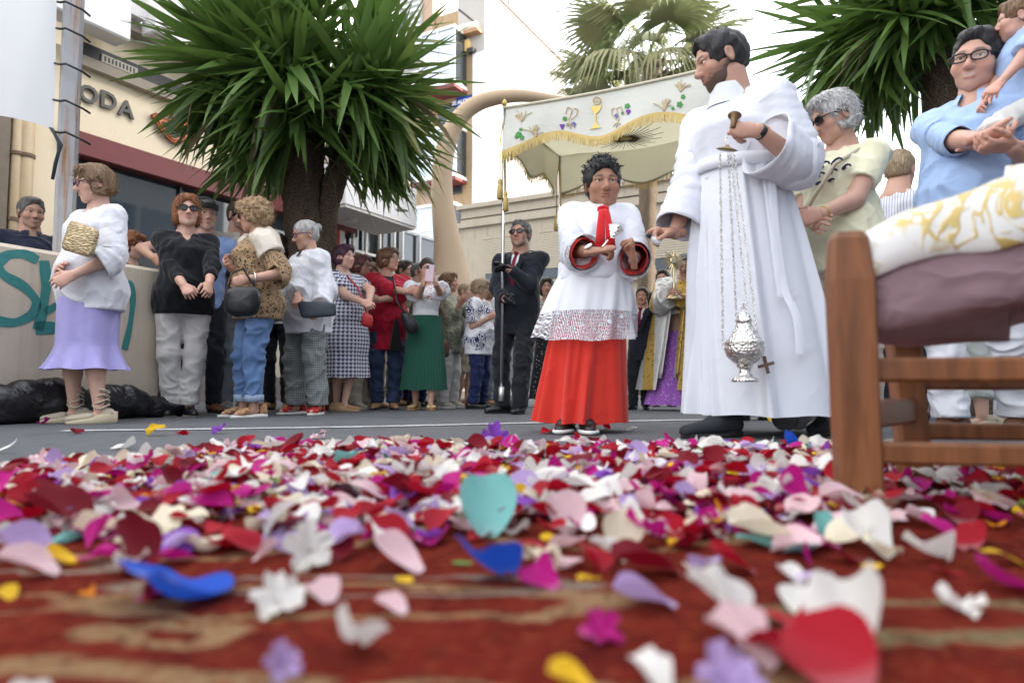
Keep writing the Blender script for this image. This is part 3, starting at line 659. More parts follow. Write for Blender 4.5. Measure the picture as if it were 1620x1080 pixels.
            V, F = loft(rg); F = F; link('sole', qmesh('sole', V @ R.T+np.array([ft[0], ft[1], lift_]), F), sole or mat('dark_sole', (.02, .02, .02), .8), sh)
        return s
# ---------------------------------------------------------------- materials of the place
def _asphalt():
    t = NT('asphalt'); big = t.noise(.9, 4, .6); g = t.vor(170); f = t.noise(420, 2)
    c = t.mix(big, (.10, .105, .115), (.165, .17, .182)); c = t.mix(t.ramp(g, [(.05, .55), (.45, 0)]), c, (.22, .22, .22)); c = t.mix(t.m('MULTIPLY', f, .5), c, (.035, .036, .04))
    st = t.ramp(t.noise(3.5, 5, .7, dist=1.5), [(.52, 0), (.7, .5)]); c = t.mix(st, c, (.05, .05, .055))
    t.bump(t.m('ADD', t.m('MULTIPLY', g, .6), f), .6, .006); return t.fin(c, t.ramp(big, [(.3, .75), (.7, .92)]), 0, .3)
ASPH = _asphalt()
def _paint():
    t = NT('worn_road_paint'); n = t.noise(60, 4, .7); b = t.noise(7, 3); c = t.mix(t.ramp(t.m('ADD', n, t.m('MULTIPLY', b, .6)), [(.62, 0), (.95, 1)]), (.62, .62, .62), (.2, .2, .21))
    return t.fin(c, .8, 0, .3)
def _conc(name, a, b, pits=.5, streak=.3):
    t = NT(name); n = t.noise(3, 5, .65); c = t.mix(n, a, b); pit = t.ramp(t.vor(34, t.co(1)), [(.03, 1), (.10, 0)]); rare = t.ramp(t.noise(9, 2), [(.5, 0), (.6, 1)])
    c = t.mix(t.m('MULTIPLY', t.m('MULTIPLY', pit, rare), pits), c, sc3(a, .3)); s = t.ramp(t.noise(1., 4, .7, t.co((14, 14, .7))), [(.5, 0), (.75, 1)])
    c = t.mix(t.m('MULTIPLY', s, streak), c, sc3(a, .55)); t.bump(t.m('SUBTRACT', t.noise(40, 4, .7), t.m('MULTIPLY', pit, rare)), .35, .01); return t.fin(c, .85, 0, .25)
CONC = _conc('barrier_concrete', (.52, .44, .345), (.68, .60, .49)); CREAM = _conc('cream_render', (.86, .74, .54), (.90, .78, .58), 0, .03); WHITE = _conc('white_render', (.76, .75, .74), (.84, .83, .82), 0, .06)
OCHRE = _conc('ochre_stone', (.27, .18, .095), (.42, .31, .19), .1, .6); PALEC = _conc('pale_weathered_wall', (.33, .28, .21), (.43, .37, .29), .1, .45); MAROON = mat('maroon_metal', (.19, .045, .045), .45, bump=.05); SOFF = mat('grey_soffit', (.38, .34, .29), .8)
WMET = mat('white_metal', (.7, .7, .68), .4); DKM = mat('dark_metal', (.04, .04, .045), .4); BEIGE = mat('beige_render', (.36, .265, .17), .6, var=.06, bump=.1, bs=25); PIPE = mat('beige_pipe', (.55, .42, .26), .45, var=.2)
def _glass(name, tint, rough=.03, mixf=.55):
    t = NT(name); gl = t.n('BsdfGlossy', {'Roughness': rough, 'Color': (.75, .8, .85, 1)}); df = t.n('BsdfDiffuse', {'Color': (*tint, 1)}); fr = t.n('LayerWeight', {'Blend': .35})
    mx = t.n('MixShader', {0: t.m('MULTIPLY_ADD', fr.outputs['Facing'], .22, mixf*.5), 1: df.outputs[0], 2: gl.outputs[0]}); t.t.links.new(mx.outputs[0], t.out.inputs[0]); return t.mat
WGLASS = _glass('window_glass', (.03, .035, .04), .03, .06); BGLASS = _glass('frosted_balcony_glass', (.3, .34, .36), .2, .5)
S3 = np.array([.479, .878, 0.]); N3 = np.array([.878, -.479, 0.]); UP = np.array([0, 0, 1.])
class Face:                                # a wall frame: s along a, z up, o out along n
    def __init__(f, p0, a, n): f.p0 = np.array([p0[0], p0[1], 0.]); f.a = np.array(a); f.n = np.array(n); f.R = np.stack([f.a, f.n, UP], 1)
    def __call__(f, s, z, o=0.): return f.p0+f.a*s+f.n*o+UP*z
    def px(f, x, y, o=0.):
        p = onpl(x, y, f.p0+f.n*o, f.n); return np.dot(p-f.p0, f.a), p[2]
    def box(f, s0, s1, z0, z1, o0, o1, b=None, mi=0, bev=0.):
        b = b or MB(); b.box(f((s0+s1)/2, (z0+z1)/2, (o0+o1)/2), (abs(s1-s0), abs(o1-o0), abs(z1-z0)), f.R, mi, bev); return b
def text_mesh(name, body, size, M, m, parent=None, ext=.004, bold=0., align='CENTER'):
    cu = bpy.data.curves.new(name, 'FONT'); cu.body = body; cu.size = size; cu.extrude = ext; cu.offset = bold; cu.align_x = align; cu.align_y = 'CENTER'; cu.resolution_u = 3
    o = bpy.data.objects.new(name, cu); COL.objects.link(o); bpy.context.view_layer.update()
    me = bpy.data.meshes.new_from_object(o.evaluated_get(bpy.context.evaluated_depsgraph_get())); bpy.data.objects.remove(o)
    me.name = name; me.transform(M); me.materials.clear(); return link(name, me, m, parent)
def M4(o, x, y, z): m = Matrix.Identity(4); m.col[0][:3] = x; m.col[1][:3] = y; m.col[2][:3] = z; m.col[3][:3] = o; return m
# ---------------------------------------------------------------- road
tag(MB().add([(-400, -60, 0), (400, -60, 0), (400, 900, 0), (-400, 900, 0)], [(0, 1, 2, 3)]).obj('road', ASPH), 'grey asphalt street surface with scattered petals', kind='structure')
PAINT = _paint(); b = MB()
for (xa, ya), (xb, yb) in (((100, 682), (420, 678)), ((420, 678), (600, 675)), ((600, 675), (860, 669)), ((860, 669), (1120, 664)), ((1120, 664), (1700, 655))):
    A, B = gpix(xa, ya), gpix(xb, yb); n = vnorm(np.cross(UP, B-A))*.055; b.add([A-n, B-n, B+n, A+n]+np.array([0, 0, .004]), [(0, 1, 2, 3)])
tag(b.obj('road_marking', PAINT), 'thin worn white line across the asphalt', kind='structure')
# ---------------------------------------------------------------- shop building on the left
FL = Face((-5.04, 8), S3, N3); shop = tag(empty('shop_building', FL(0, 0)), 'cream shop building with maroon lintel and large dark display window', 'building')
def part(name, b, m, parent, smooth=False):
    o = b.obj(name, m, None, smooth); o.parent = parent; o.matrix_parent_inverse = Matrix.Translation(-Vector(parent.location)) if not parent.rotation_euler[2] else parent.matrix_world.inverted(); return o
def bb(f, *a, **k): return f.box(*a, **k)
part('wall', FL.box(-12, -.32, 0, 4.15, -.4, 0), CREAM, shop); part('fascia_wall', FL.box(-.32, 4.7, 3.22, 3.75, -.4, .0), CREAM, shop)
b = FL.box(-.32, 4.7, 3.75, 4.62, -.4, -.02); part('upper_wall', b, CREAM, shop)
part('lintel', FL.box(-.34, 4.6, 2.92, 3.2, -.3, .07, bev=.01), MAROON, shop)
part('display_window', FL.box(-.3, 4.2, .35, 2.92, -.12, -.1), WGLASS, shop)
for sx in (1.25, 2.7): part('mullion', FL.box(sx-.02, sx+.02, .35, 2.92, -.1, -.06), DKM, shop)
for k in range(7): part('blind_slat', FL.box(-.28, 4.15, 2.86-k*.055, 2.875-k*.055, -.2, -.13), mat('blind_grey', (.2, .2, .2), .5), shop)
part('plinth', FL.box(-.32, 4.6, 0, .35, -.3, .04), mat('dark_plinth', (.12, .1, .1), .6), shop)
part('interior', FL.box(-.3, 4.2, .3, 3.2, -1.6, -1.5), mat('shop_interior', (.06, .055, .05), .8), shop)
part('return_wall', FL.box(4.2, 4.4, 0, 3.22, -.4, -.01), mat('pale_render', (.7, .66, .6), .8), shop)
part('soffit', FL.box(-12, 4.8, 4.62, 4.75, -.4, .19), SOFF, shop); part('recess_trim', FL.box(-.3, 4.8, 3.98, 4.1, .0, .1), mat('taupe_trim', (.36, .31, .25), .7), shop)
part('shadow_gap', FL.box(-.3, 4.8, 4.1, 4.28, .0, .05), DKM, shop)
v = part('vent_grille', FL.box(.05, .5, 4.12, 4.22, .05, .075), mat('grille_steel', (.5, .46, .38), .4), shop)
for k in range(9): part('grille_slot', FL.box(.08+k*.045, .1+k*.045, 4.14, 4.2, .075, .08), DKM, v)
part('parapet', FL.box(-12, .14, 4.30, 9, .2, .5, bev=.02), WHITE, shop); part('parapet', FL.box(.14, .44, 4.76, 9, .0, .3), WHITE, shop); part('parapet', FL.box(.44, 5.2, 4.58, 9, .2, .5, bev=.02), WHITE, shop)
# letters and emblem on the fascia
sg = tag(empty('shop_sign', FL(.4, 3.4, .02)), 'dark grey raised letters O D A on the cream shop wall', 'sign'); LET = mat('grey_letter_metal', (.11, .105, .095), .35, .3)
for ch, (x, y) in (('O', (139.5, 151)), ('D', (171, 161)), ('A', (199, 174))):
    q = FL.px(x, y, .03); p = FL(q[0], q[1], .03); o = text_mesh('letter', ch, .285, M4(p, FL.a, UP, FL.n), LET, sg, .02, .006); o.matrix_parent_inverse = Matrix.Translation(-Vector(sg.location))
lg = tag(empty('shop_emblem', FL(1.1, 3.5, .02)), 'orange and black striped kite-shaped emblem on the cream shop wall', 'sign')
def pxpoly(f, pts, o, t, m, name, parent):
    P = [np.array(f.px(x, y, o)) for x, y in pts]; c = np.mean(P, 0); b = MB(); b.prism([p-c for p in P], f(c[0], c[1], o), f.a, UP, f.n, t); return part(name, b, m, parent)
OUT = [(237, 182), (243, 179), (252, 186), (266, 192), (283, 200), (300, 205), (318, 210), (316, 214), (305, 220), (277, 229), (268, 224), (252, 206)]
c0 = np.mean(OUT, 0); shr = lambda k, dy=0: [(c0[0]+(x-c0[0])*k, c0[1]+(y-c0[1])*k+dy) for x, y in OUT]
ORANGE = mat('orange_enamel', (.62, .13, .03), .4); DKE = mat('charcoal_enamel', (.045, .04, .042), .45); BRN = mat('rust_enamel', (.24, .06, .03), .45); PNK = mat('amber_enamel', (.7, .25, .08), .4)
pxpoly(FL, OUT, .02, .05, BRN, 'emblem_rim', lg); pxpoly(FL, shr(.9), .07, .012, ORANGE, 'emblem_stripe', lg); pxpoly(FL, shr(.76, .5), .082, .008, BRN, 'emblem_stripe', lg); pxpoly(FL, shr(.68, .8), .09, .008, PNK, 'emblem_stripe', lg); pxpoly(FL, shr(.55, 1.4), .098, .008, DKE, 'emblem_centre', lg)
pxpoly(FL, [(263, 168), (300, 176), (291, 202), (275, 199)], .03, .075, ORANGE, 'emblem_post', lg); pxpoly(FL, [(267, 172), (296, 178), (288, 199), (278, 197)], .105, .012, DKE, 'emblem_post_panel', lg)
# drain pipes and the dark corner column beside them
for px_, w_ in ((26, .05), (41, .075)):
    a = FL.px(px_, 250, .1)[0]; r = tag(empty('drain_pipe', FL(a, 0, .1)), 'wide beige drain pipe with clamps on the cream wall' if w_ > .06 else 'slim beige drain pipe beside the wide one on the cream wall', 'pipe')
    part('pipe', MB().tube([FL(a, 0, .1), FL(a, 4.2, .1)], w_, 12), PIPE, r, True)
    for zz in (2.0, 2.72, 3.45): part('clamp', MB().lathe([(w_+.002, -.02), (w_+.014, -.018), (w_+.014, .018), (w_+.002, .02)], 14, FL(a, zz, .1)), mat('rusty_clamp', (.2, .13, .08), .6), r)
tag(FL.box(-3.2, FL.px(15, 250, .12)[0], 0, 4.2, .002, .12).obj('wall_pilaster', mat('weathered_brown_wall', (.22, .18, .14), .85, var=.3, bump=.3)), 'dark weathered pilaster at the edge of the cream wall', 'pilaster')
# canopied entrance beyond the yucca
ent = tag(empty('entrance_canopy', FL(5.5, 0)), 'white flat entrance canopy with two lit downlights and white posts', 'canopy')
CANW = mat('canopy_white', (.74, .73, .72), .6, var=.05); part('canopy_slab', FL.box(3.3, 5.14, 3.03, 3.72, .08, 1.0, bev=.01), CANW, ent); part('canopy_soffit', FL.box(3.32, 5.12, 2.99, 3.028, .08, .98), mat('canopy_soffit_white', (.66, .62, .57), .7), ent)
EM = NT('downlight_glow'); EM.b.inputs['Emission Color'].default_value = (1, .83, .5, 1); EM.b.inputs['Emission Strength'].default_value = 6; EM = EM.fin((1, .9, .7), .3)
for x, y in ((556, 349), (636, 331)):
    a, o = FL.px(x, y)[0], .2; q = gpix(x, y, 2.985); r = part('downlight_rim', MB().lathe([(.07, 0), (.1, 0), (.1, -.025), (.07, -.025)], 18, q+UP*.005), WMET, ent); part('downlight_lamp', MB().lathe([(.01, -.012), (.068, -.012), (.068, -.004), (.01, -.004)], 18, q), EM, r)
part('glazing', FL.box(4.45, 7.4, .2, 3.3, -.16, -.14), WGLASS, ent); part('dark_backdrop', FL.box(4.4, 7.6, 0, 3.4, -.9, -.8), mat('dim_lobby', (.2, .165, .12), .8), ent)
for x in (545, 563, 583, 605, 628, 641, 668):
    a = FL.px(x, 420)[0]; part('post', FL.box(a-.022, a+.022, 0, 3.3, -.1, -.05), WMET, ent)
for zz in (1.0, 2.62, 3.3): part('transom', FL.box(4.35, 7.4, zz, zz+.05, -.1, -.06), WMET, ent)
part('banner', FL.box(4.1, 4.2, 1.9, 2.9, .02, .06), mat('red_banner_cloth', (.42, .05, .03), .8), ent)
# ---------------------------------------------------------------- ochre office block and its white side wall
pc = ray(765, 300); pc = pc*32/pc[1]; FO = Face(pc, N3, -S3); FW = Face(pc, S3, N3)
och = tag(empty('apartment_block', FO(0, 0)), 'tall ochre office block with glazed bay windows and blank white side wall', 'building')
part('front_wall', FO.box(-12, -.62, 0, 16.3, -6, 0), OCHRE, och); part('front_wall', FO.box(-2.85, 0, 16.3, 18.75, -9.5, -.02), OCHRE, och); part('corner_strip', FO.box(-.62, 0, 0, 16.3, -9.5, .04), WHITE, och)
part('side_wall', FW.box(.01, 9.6, 0, 19.6, -1.5, .03), _conc('sunlit_plaster', (.36, .34, .31), (.43, .41, .38), 0, .25), och); part('coping', FW.box(-.05, 9.7, 19.6, 19.68, -1.5, .1), mat('terracotta_coping', (.32, .22, .17), .8), och)
part('pilaster', FO.box(-3.5, -2.9, 0, 21, -.5, .2), mat('tan_pilaster', (.40, .28, .2), .8), och); part('louvred_wing', FO.box(-8, -3.5, 14, 22, -3, .3), mat('louvre_white', (.36, .35, .34), .6), och)
for k in range(22): part('louvre_slat', FO.box(-7.9, -3.6, 15+k*.3, 15.12+k*.3, .3, .36), WMET, och)
for s0, s1, z0, z1, w_ in ((-2.9, -.95, 14.35, 17.35, 1.15), (-3.6, -.95, 9.9, 12.6, 1.0), (-5.2, -.95, 6.2, 8.8, 1.25)):
    by = part('bay_window', FO.box(s0, s1, z0, z0+.15, 0, w_), mat('maroon_slab', (.17, .04, .035), .6), och)
    part('slab_rim', FO.box(s0-.02, s1+.02, z0+.15, z0+.32, 0, w_+.03), WMET, by); part('roof_rim', FO.box(s0-.02, s1+.02, z1-.15, z1, 0, w_+.03), WMET, by)
    part('pane', FO.box(s0+.03, s1-.03, z0+.32, z1-.15, w_-.06, w_-.03), BGLASS, by); part('pane', FO.box(s1-.06, s1-.03, z0+.32, z1-.15, .02, w_-.1), WGLASS, by); part('pane', FO.box(s0+.03, s0+.06, z0+.32, z1-.15, .02, w_-.1), BGLASS, by)
    for sx in (s0, (s0+s1)/2, s1): part('frame_post', FO.box(sx-.04, sx+.04, z0+.32, z1-.15, w_-.04, w_+.01), WMET, by)
    part('frame_rail', FO.box(s0, s1, z0+1.3, z0+1.37, w_-.035, w_+.0), WMET, by)
for s0, s1, z0, z1 in ((-2.6, -1.5, 13.1, 14.1), (-2.4, -1.3, 5.3, 6.6), (-4.9, -3.2, 4.6, 7.0), (-2.2, -1.2, 9.5, 10.4), (-4.0, -3.1, 10.2, 11.4)):
    wd = part('window', FO.box(s0, s1, z0, z1, .0, .05), DKM, och); part('pane', FO.box(s0+.06, (s0+s1)/2-.03, z0+.06, z1-.06, .05, .06), WGLASS, wd); part('pane', FO.box((s0+s1)/2+.03, s1-.06, z0+.06, z1-.06, .05, .06), WGLASS, wd)
part('awning_roll', MB().tube([FO(-2.8, 17.55, .35), FO(-.2, 17.5, .35)], .17, 12), mat('cream_awning', (.68, .6, .48), .7), och, True); part('awning_board', FO.box(-2.8, -.1, 17.2, 17.34, 0, .4), mat('rust_board', (.4, .22, .12), .7), och); part('awning_arm', MB().tube([FO(-.9, 18.2, .9), FO(-.25, 17.6, .2)], .05, 6), DKM, och)
part('alarm_box', FO.box(-1.05, -.75, 16.45, 17.0, 0, .2), mat('yellow_box', (.7, .5, .2), .6), och); part('wall_lamp', FO.box(-.8, -.45, 16.3, 16.5, 0, .3), DKM, och)
rp = part('roof_pavilion', FW.box(5.2, 9.4, 19.68, 24.4, -5, -1.7), WHITE, och); part('eave', FW.box(3.6, 9.9, 24.4, 24.9, -6, -.6), mat('eave_white', (.7, .7, .7), .7), och); part('column', FW.box(5.4, 6.0, 19.68, 24.4, -1.6, -1.1), WHITE, och)
ns = tag(empty('office_sign', FO(-1.15, 14.25, .05)), 'blue sign reading SE ALQUILA OFICINA on the ochre block', 'sign')
a0, z0 = FO.px(722, 165, .06); a1, z1 = FO.px(747, 147, .06); z0 = 13.42; z1 = 14.28
part('panel', FO.box(a0, a1, z0, z1, .04, .08), mat('sign_blue', (.01, .05, .28), .5, var=.05), ns); SGW = mat('sign_white', (.85, .85, .85), .5, var=0)
for k, tx in enumerate(('SE ALQUILA', 'OFICINA')): o = text_mesh('lettering', tx, .26, M4(FO((a0+a1)/2, z1-.27-k*.36, .09), FO.a, UP, FO.n), SGW, ns, .004, .008); o.matrix_parent_inverse = Matrix.Translation(-Vector(ns.location))
# ---------------------------------------------------------------- low building closing the street
pq = ray(830, 400); pq = pq*26/pq[1]; FB = Face(pq, N3, -S3)
low = tag(empty('low_building', FB(0, 0)), 'low pale concrete building with closed roller shutters under a cornice', 'building')
part('wall', FB.box(-2.95, 8.2, 0, 6.9, -5, 0), PALEC, low); part('cornice', FB.box(-3.05, 8.3, 6.55, 6.75, 0, .14), PALEC, low); part('parapet', FB.box(-2.9, 8.2, 6.95, 7.35, -5, .03), PALEC, low); part('coping', FB.box(-3.05, 8.3, 7.3, 7.48, -5, .18), PALEC, low); part('ledge', FB.box(-3.0, 8.25, 3.9, 4.1, 0, .2), PALEC, low)
for k in range(18): part('wall_rib', FB.box(-2.9+k*.6, -2.86+k*.6, 6.08, 6.55, 0, .015), PALEC, low)
SHUT = mat('shutter_cream', (.42, .36, .27), .6, var=.08)
for s0, s1 in ((-1.75, .2), (.75, 2.6), (4.55, 6.6)):
    sh = part('shutter_box', FB.box(s0-.06, s1+.06, 5.98, 6.08, 0, .06), PALEC, low); b = MB()
    for k in range(16): part('slat', FB.box(s0, s1, 4.62+k*.085, 4.685+k*.085, .012, .05), SHUT, sh)
    wd = part('window', FB.box(s0, s1, 4.2, 5.98, .0, .012), DKM, low); part('pane', FB.box(s0+.05, s1-.05, 4.24, 4.6, .012, .02), WGLASS, wd)
for s0 in (-1.5, 1.5, 5): part('shopfront', FB.box(s0, s0+2, .1, 3.1, .0, .03), WGLASS, low)
part('chimney_pipe', MB().tube([FB(.95, 7.4, -1), FB(.95, 9.1, -1)], .12, 8), PALEC, low, True)
tag(MB().box((22, 34, 3.0), (12, 6, 6), rotm(0, 0, .5)).obj('distant_house', PALEC), 'plain pale flat-roofed house beyond the right-hand crowd', 'building')
# ---------------------------------------------------------------- tall office block across the street (shades the street, mirrored in the shop window)
FR = Face((7.6, 3), S3, -N3); opp = tag(empty('office_block', FR(0, 0)), 'tall pale office block with blue glass bands across the street', 'building')
part('wall', FR.box(-26, 11, 0, 12.6, -6, 0), WHITE, opp); BLG = _glass('blue_curtain_glass', (.10, .22, .38), .05, .5)
for k in range(3):
    bd = part('window_band', FR.box(-25, 10.6, 1.0+k*3.2, 3.1+k*3.2, 0, .06), WMET, opp)
    for j in range(14): part('pane', FR.box(-24.8+j*2.5, -22.5+j*2.5, 1.08+k*3.2, 3.02+k*3.2, .06, .08), BLG, bd)
for j in range(4): part('balcony', FR.box(-6+j*4.2, -4+j*4.2, 4.0, 4.9, .08, 1.1), WHITE, opp)
# ---------------------------------------------------------------- curved beige arch
P = [(706, 470), (706, 430), (704, 395), (697, 350), (693, 310), (693, 270), (698, 235), (709, 203), (727, 178), (752, 161), (785, 153), (820, 151), (860, 156), (905, 163), (950, 172), (1010, 190)]
W = [62, 46, 36, 30, 27, 25, 24, 22.5, 21, 20, 18, 15.5, 12, 10, 8, 6]
pts = []; rad = []
for i in range(len(P)): pts.append(pix(P[i][0]+6, P[i][1], 12.+.0*i)); rad.append(W[i]/FPX*12.*.64)
q = pts[0].copy(); q[2] = 0; pts = [q]+pts; rad = [rad[0]*1.2]+rad
tt = np.linspace(0, len(pts)-1, 70); ix = np.arange(len(pts)); pts = np.stack([np.interp(tt, ix, np.array(pts)[:, c]) for c in range(3)], 1); rad = np.interp(tt, ix, rad)
for _ in range(4): pts[1:-1] = .25*pts[:-2]+.5*pts[1:-1]+.25*pts[2:]; rad[1:-1] = .25*rad[:-2]+.5*rad[1:-1]+.25*rad[2:]
ar = tag(empty('street_arch', (pts[0][0], pts[0][1], 0)), 'smooth beige curved arch sculpture rising behind the crowd', 'sculpture'); part('arch_body', MB().tube(pts, rad, 26), BEIGE, ar, True); part('footing', MB().lathe([(rad[0]*1.1, 0), (rad[0]*1.1, .12), (rad[0]*1.02, .16), (.1, .16)], 26, (pts[0][0], pts[0][1], 0)), CONC, ar)
# ---------------------------------------------------------------- concrete barrier with graffiti, plastic sheet
A, B = gnd(0, 4.05), gnd(254, 5.0); av = vnorm(B-A); nv = np.array([av[1], -av[0], 0]); FBR = Face(A, av, nv); LB = np.linalg.norm(B-A)
bar = tag(empty('concrete_barrier', A), 'rough concrete barrier block with teal graffiti', 'barrier'); HB = 1.075
V, F = [], []
b = MB(); b.box(FBR((LB-2.4)/2, HB/2, -.2), (LB+2.4, .4, HB), FBR.R, 0, .025); part('block', b, CONC, bar)
TEAL = NT('teal_spray_paint'); n_ = TEAL.noise(26, 4, .6); TEAL = TEAL.fin(TEAL.mix(n_, (.02, .17, .165), (.06, .28, .265)), .7)
def stroke(pts, wpx):
    Q = [np.array(FBR.px(x, y, .003)) for x, y in pts]; ix = np.arange(len(Q)); t = np.linspace(0, len(Q)-1, len(Q)*6); Q = np.stack([np.interp(t, ix, np.array(Q)[:, c]) for c in (0, 1)], 1)
    for _ in range(5): Q[1:-1] = .25*Q[:-2]+.5*Q[1:-1]+.25*Q[2:]
    T = np.gradient(Q, axis=0); T = T/(np.linalg.norm(T, axis=1, keepdims=True)+1e-9); nn = np.stack([-T[:, 1], T[:, 0]], 1); w = wpx/FPX*4.5*.40*(1+.12*np.sin(t*3)); L = [FBR(*(Q[i]+nn[i]*w[i]), .0035) for i in range(len(Q))]; R_ = [FBR(*(Q[i]-nn[i]*w[i]), .0035) for i in range(len(Q))]
    b = MB(); m = len(L); b.add(L+R_, [(i, i+1, m+i+1, m+i) for i in range(m-1)]); part('graffiti_stroke', b, TEAL, bar)
stroke([(60, 412), (40, 401), (12, 402), (-6, 418), (6, 436), (38, 452), (60, 476), (54, 497), (24, 512), (-12, 506)], 17); stroke([(70, 412), (74, 450), (68, 490), (60, 522)], 18); stroke([(56, 519), (84, 518), (108, 522)], 22); stroke([(70, 494), (88, 484), (104, 470)], 12); stroke([(182, 462), (194, 447), (208, 447), (211, 475), (206, 515), (197, 553)], 13)
PLAST = NT('black_plastic'); PLAST.bump(PLAST.noise(9, 3, .5, dist=1.), .5, .04); PLAST = PLAST.fin((.012, .012, .015), .3, 0, .5)
u = np.linspace(-.6, LB+.12, 90); th = np.linspace(0, 2*np.pi, 22, endpoint=False); R = []
for a in u:
    rw = .10+.02*math.sin(a*5); rh = .13+.035*math.sin(a*3.1+1)+.015*math.sin(a*11)
    R.append([FBR(a+.02*math.sin(q*3+a*8), max(.003, rh*.72+rh*.8*math.sin(q)*(1+.1*math.sin(a*17+q*2))), .10+rw*math.cos(q)*(1+.12*math.sin(a*13+q*4))) for q in th])
R = np.array(R); m = R.mean(1, keepdims=True); R[0] = m[0]; R[-1] = m[-1]; V, F = loft(R); V = folds(V, F, .016, 16, 4, (1, 1, 1)); V[:, 2] = np.maximum(V[:, 2], .002)
tag(link('plastic_sheet', qmesh('plastic_sheet', V, F), PLAST), 'crumpled black plastic sheet bunched along the barrier foot', 'plastic sheet')
f = Field((-2.9, 4.6, -.02), (-2.2, 5.3, .62), .012); e = FBR(LB+.06, 0, .02)
for i, (dx, dz, r) in enumerate(((0, .08, .11), (.03, .2, .07), (-.02, .3, .05), (.02, .4, .04), (0, .5, .03))): f.ell(e+np.array([dx, 0, dz]), (r, r, r*1.2), .05)
f.noise(.018, 60, 5, 6); V, F = f.mesh(); V[:, 2] = np.maximum(V[:, 2], .002); tag(link('plastic_bag', qmesh('plastic_bag', V, F), PLAST), 'torn black plastic wrapped round the barrier end', 'plastic bag')
# ---------------------------------------------------------------- rusty post and white banner
def _post():
    t = NT('rusty_galvanised'); s = t.noise(1., 5, .7, t.co((22, 22, 1.1))); r = t.ramp(s, [(.5, 0), (.64, 1)]); c = t.mix(t.noise(8, 4), (.30, .30, .31), (.46, .46, .47)); c = t.mix(r, c, t.mix(t.noise(30, 3), (.24, .10, .04), (.44, .27, .15))); t.bump(t.noise(60, 4), .15, .004)
    return t.fin(c, .6, .2, .4)
pp = pix(111, 150, 4.78)*np.array([1, 1, 0]); post = tag(empty('metal_post', pp, .5), 'rusty grey galvanised post strapped to a white banner', 'post'); w_ = .125
part0 = MB().box((0, 0, 2.6), (w_, w_, 5.2), None, 0, .018).obj('shaft', _post(), post); boxo('base_plate', (0, 0, .01), (.24, .24, .02), mat('base_steel', (.2, .17, .15), .6, .5), post)
BAN = NT('white_banner_cloth'); BAN.bump(BAN.noise(6, 3, .6, dist=1.), .3, .05); _d = BAN.n('BsdfTranslucent', {'Color': (.8, .82, .85, 1)}); _df = BAN.n('BsdfDiffuse', {'Color': (.8, .82, .85, 1)}); _m = BAN.n('MixShader', {0: .35, 1: _df.outputs[0], 2: _d.outputs[0]}); BAN.t.links.new(_m.outputs[0], BAN.out.inputs[0]); BAN = BAN.mat
u = np.linspace(-560, 86, 70); R = []
zt = pix(50, -420, 4.7)[2]
for k in range(40):
    t_ = k/39.; row = []
    for x in u:
        yb = np.interp(x, [-560, 0, 60, 86], [70, 183, 197, 206]); p0 = pix(x, yb, 4.7); z = p0[2]+(zt-p0[2])*(1-t_); px_, dep = p0[0], 4.7+.03*math.sin(x*.02+t_*4)+.012*math.sin(x*.07+t_*9)+.05*math.sin((x+560)/646*3.14)
        row.append((px_, dep, z))
    R.append(row)
V, F = sheet(np.array(R)); bn = tag(link('banner', qmesh('banner', V, F), BAN), 'plain white cloth banner tied to the rusty post', 'banner'); TIE = mat('black_tie', (.015, .015, .018), .5, var=0)
TIEL = iter(('uppermost', 'second highest', 'middle', 'second lowest', 'lowest'))
for y in (2, 44, 100, 158, 208):
    p = pix(84, y, 4.695); q = pix(95, y+2, 4.66); q2 = pix(131, y+14, 4.69); p2 = pix(104, y+1, 4.655)
    b = MB(); b.tube([p, q, p2, q2, q2+np.array([0, .08, .0])], .0085, 6); tag(b.obj('cable_tie', TIE, None, True), next(TIEL)+' black cable tie lashing the white banner to the rusty post', 'cable tie', 'ties round the rusty post')
b = MB(); P_ = [pix(81, 203, 4.68), pix(88, 215, 4.66), pix(95, 228, 4.64), pix(93, 240, 4.63), pix(88, 258, 4.64), pix(83, 284, 4.64)]; b.tube(P_, [.02, .016, .022, .012, .014, .012], 6, flat=.35); tag(b.obj('strap', mat('dark_webbing', (.035, .045, .05), .8), None, True), 'dark webbing strap dangling from the banner corner', 'strap')
# ---------------------------------------------------------------- yuccas and fan palm
def leafmat(name, a, b, tip=(.25, .22, .08), rough=.45):
    t = NT(name); r = t.n('ObjectInfo').outputs['Random']; x = t.xyz()[0]; st = t.noise(1., 3, .6, t.co((3, 120, 120)))
    at = t.n('Attribute', attribute_name='rnd').outputs['Fac']; c = t.mix(t.m('FRACT', t.m('ADD', t.m('MULTIPLY', r, 7.3), at)), a, b); c = t.mix(t.m('MULTIPLY', st, .35), c, sc3(b, 1.5))
    c = t.mix(t.ramp(x, [(.92, 0), (1., .7)]), c, tip); d = t.n('BsdfTranslucent', {'Color': (*sc3(b, 1.5), 1)}); t.fin(c, rough, 0, .45)
    m = t.n('MixShader', {0: .18, 1: t.b.outputs[0], 2: d.outputs[0]}); t.t.links.new(m.outputs[0], t.out.inputs[0]); return t.mat
YUC = leafmat('yucca_leaf', (.022, .055, .012), (.115, .20, .042)); PALMG = leafmat('palm_leaf', (.10, .14, .05), (.19, .23, .1), (.3, .27, .15), .55); DEADL = leafmat('dry_leaf', (.2, .17, .1), (.32, .27, .17))
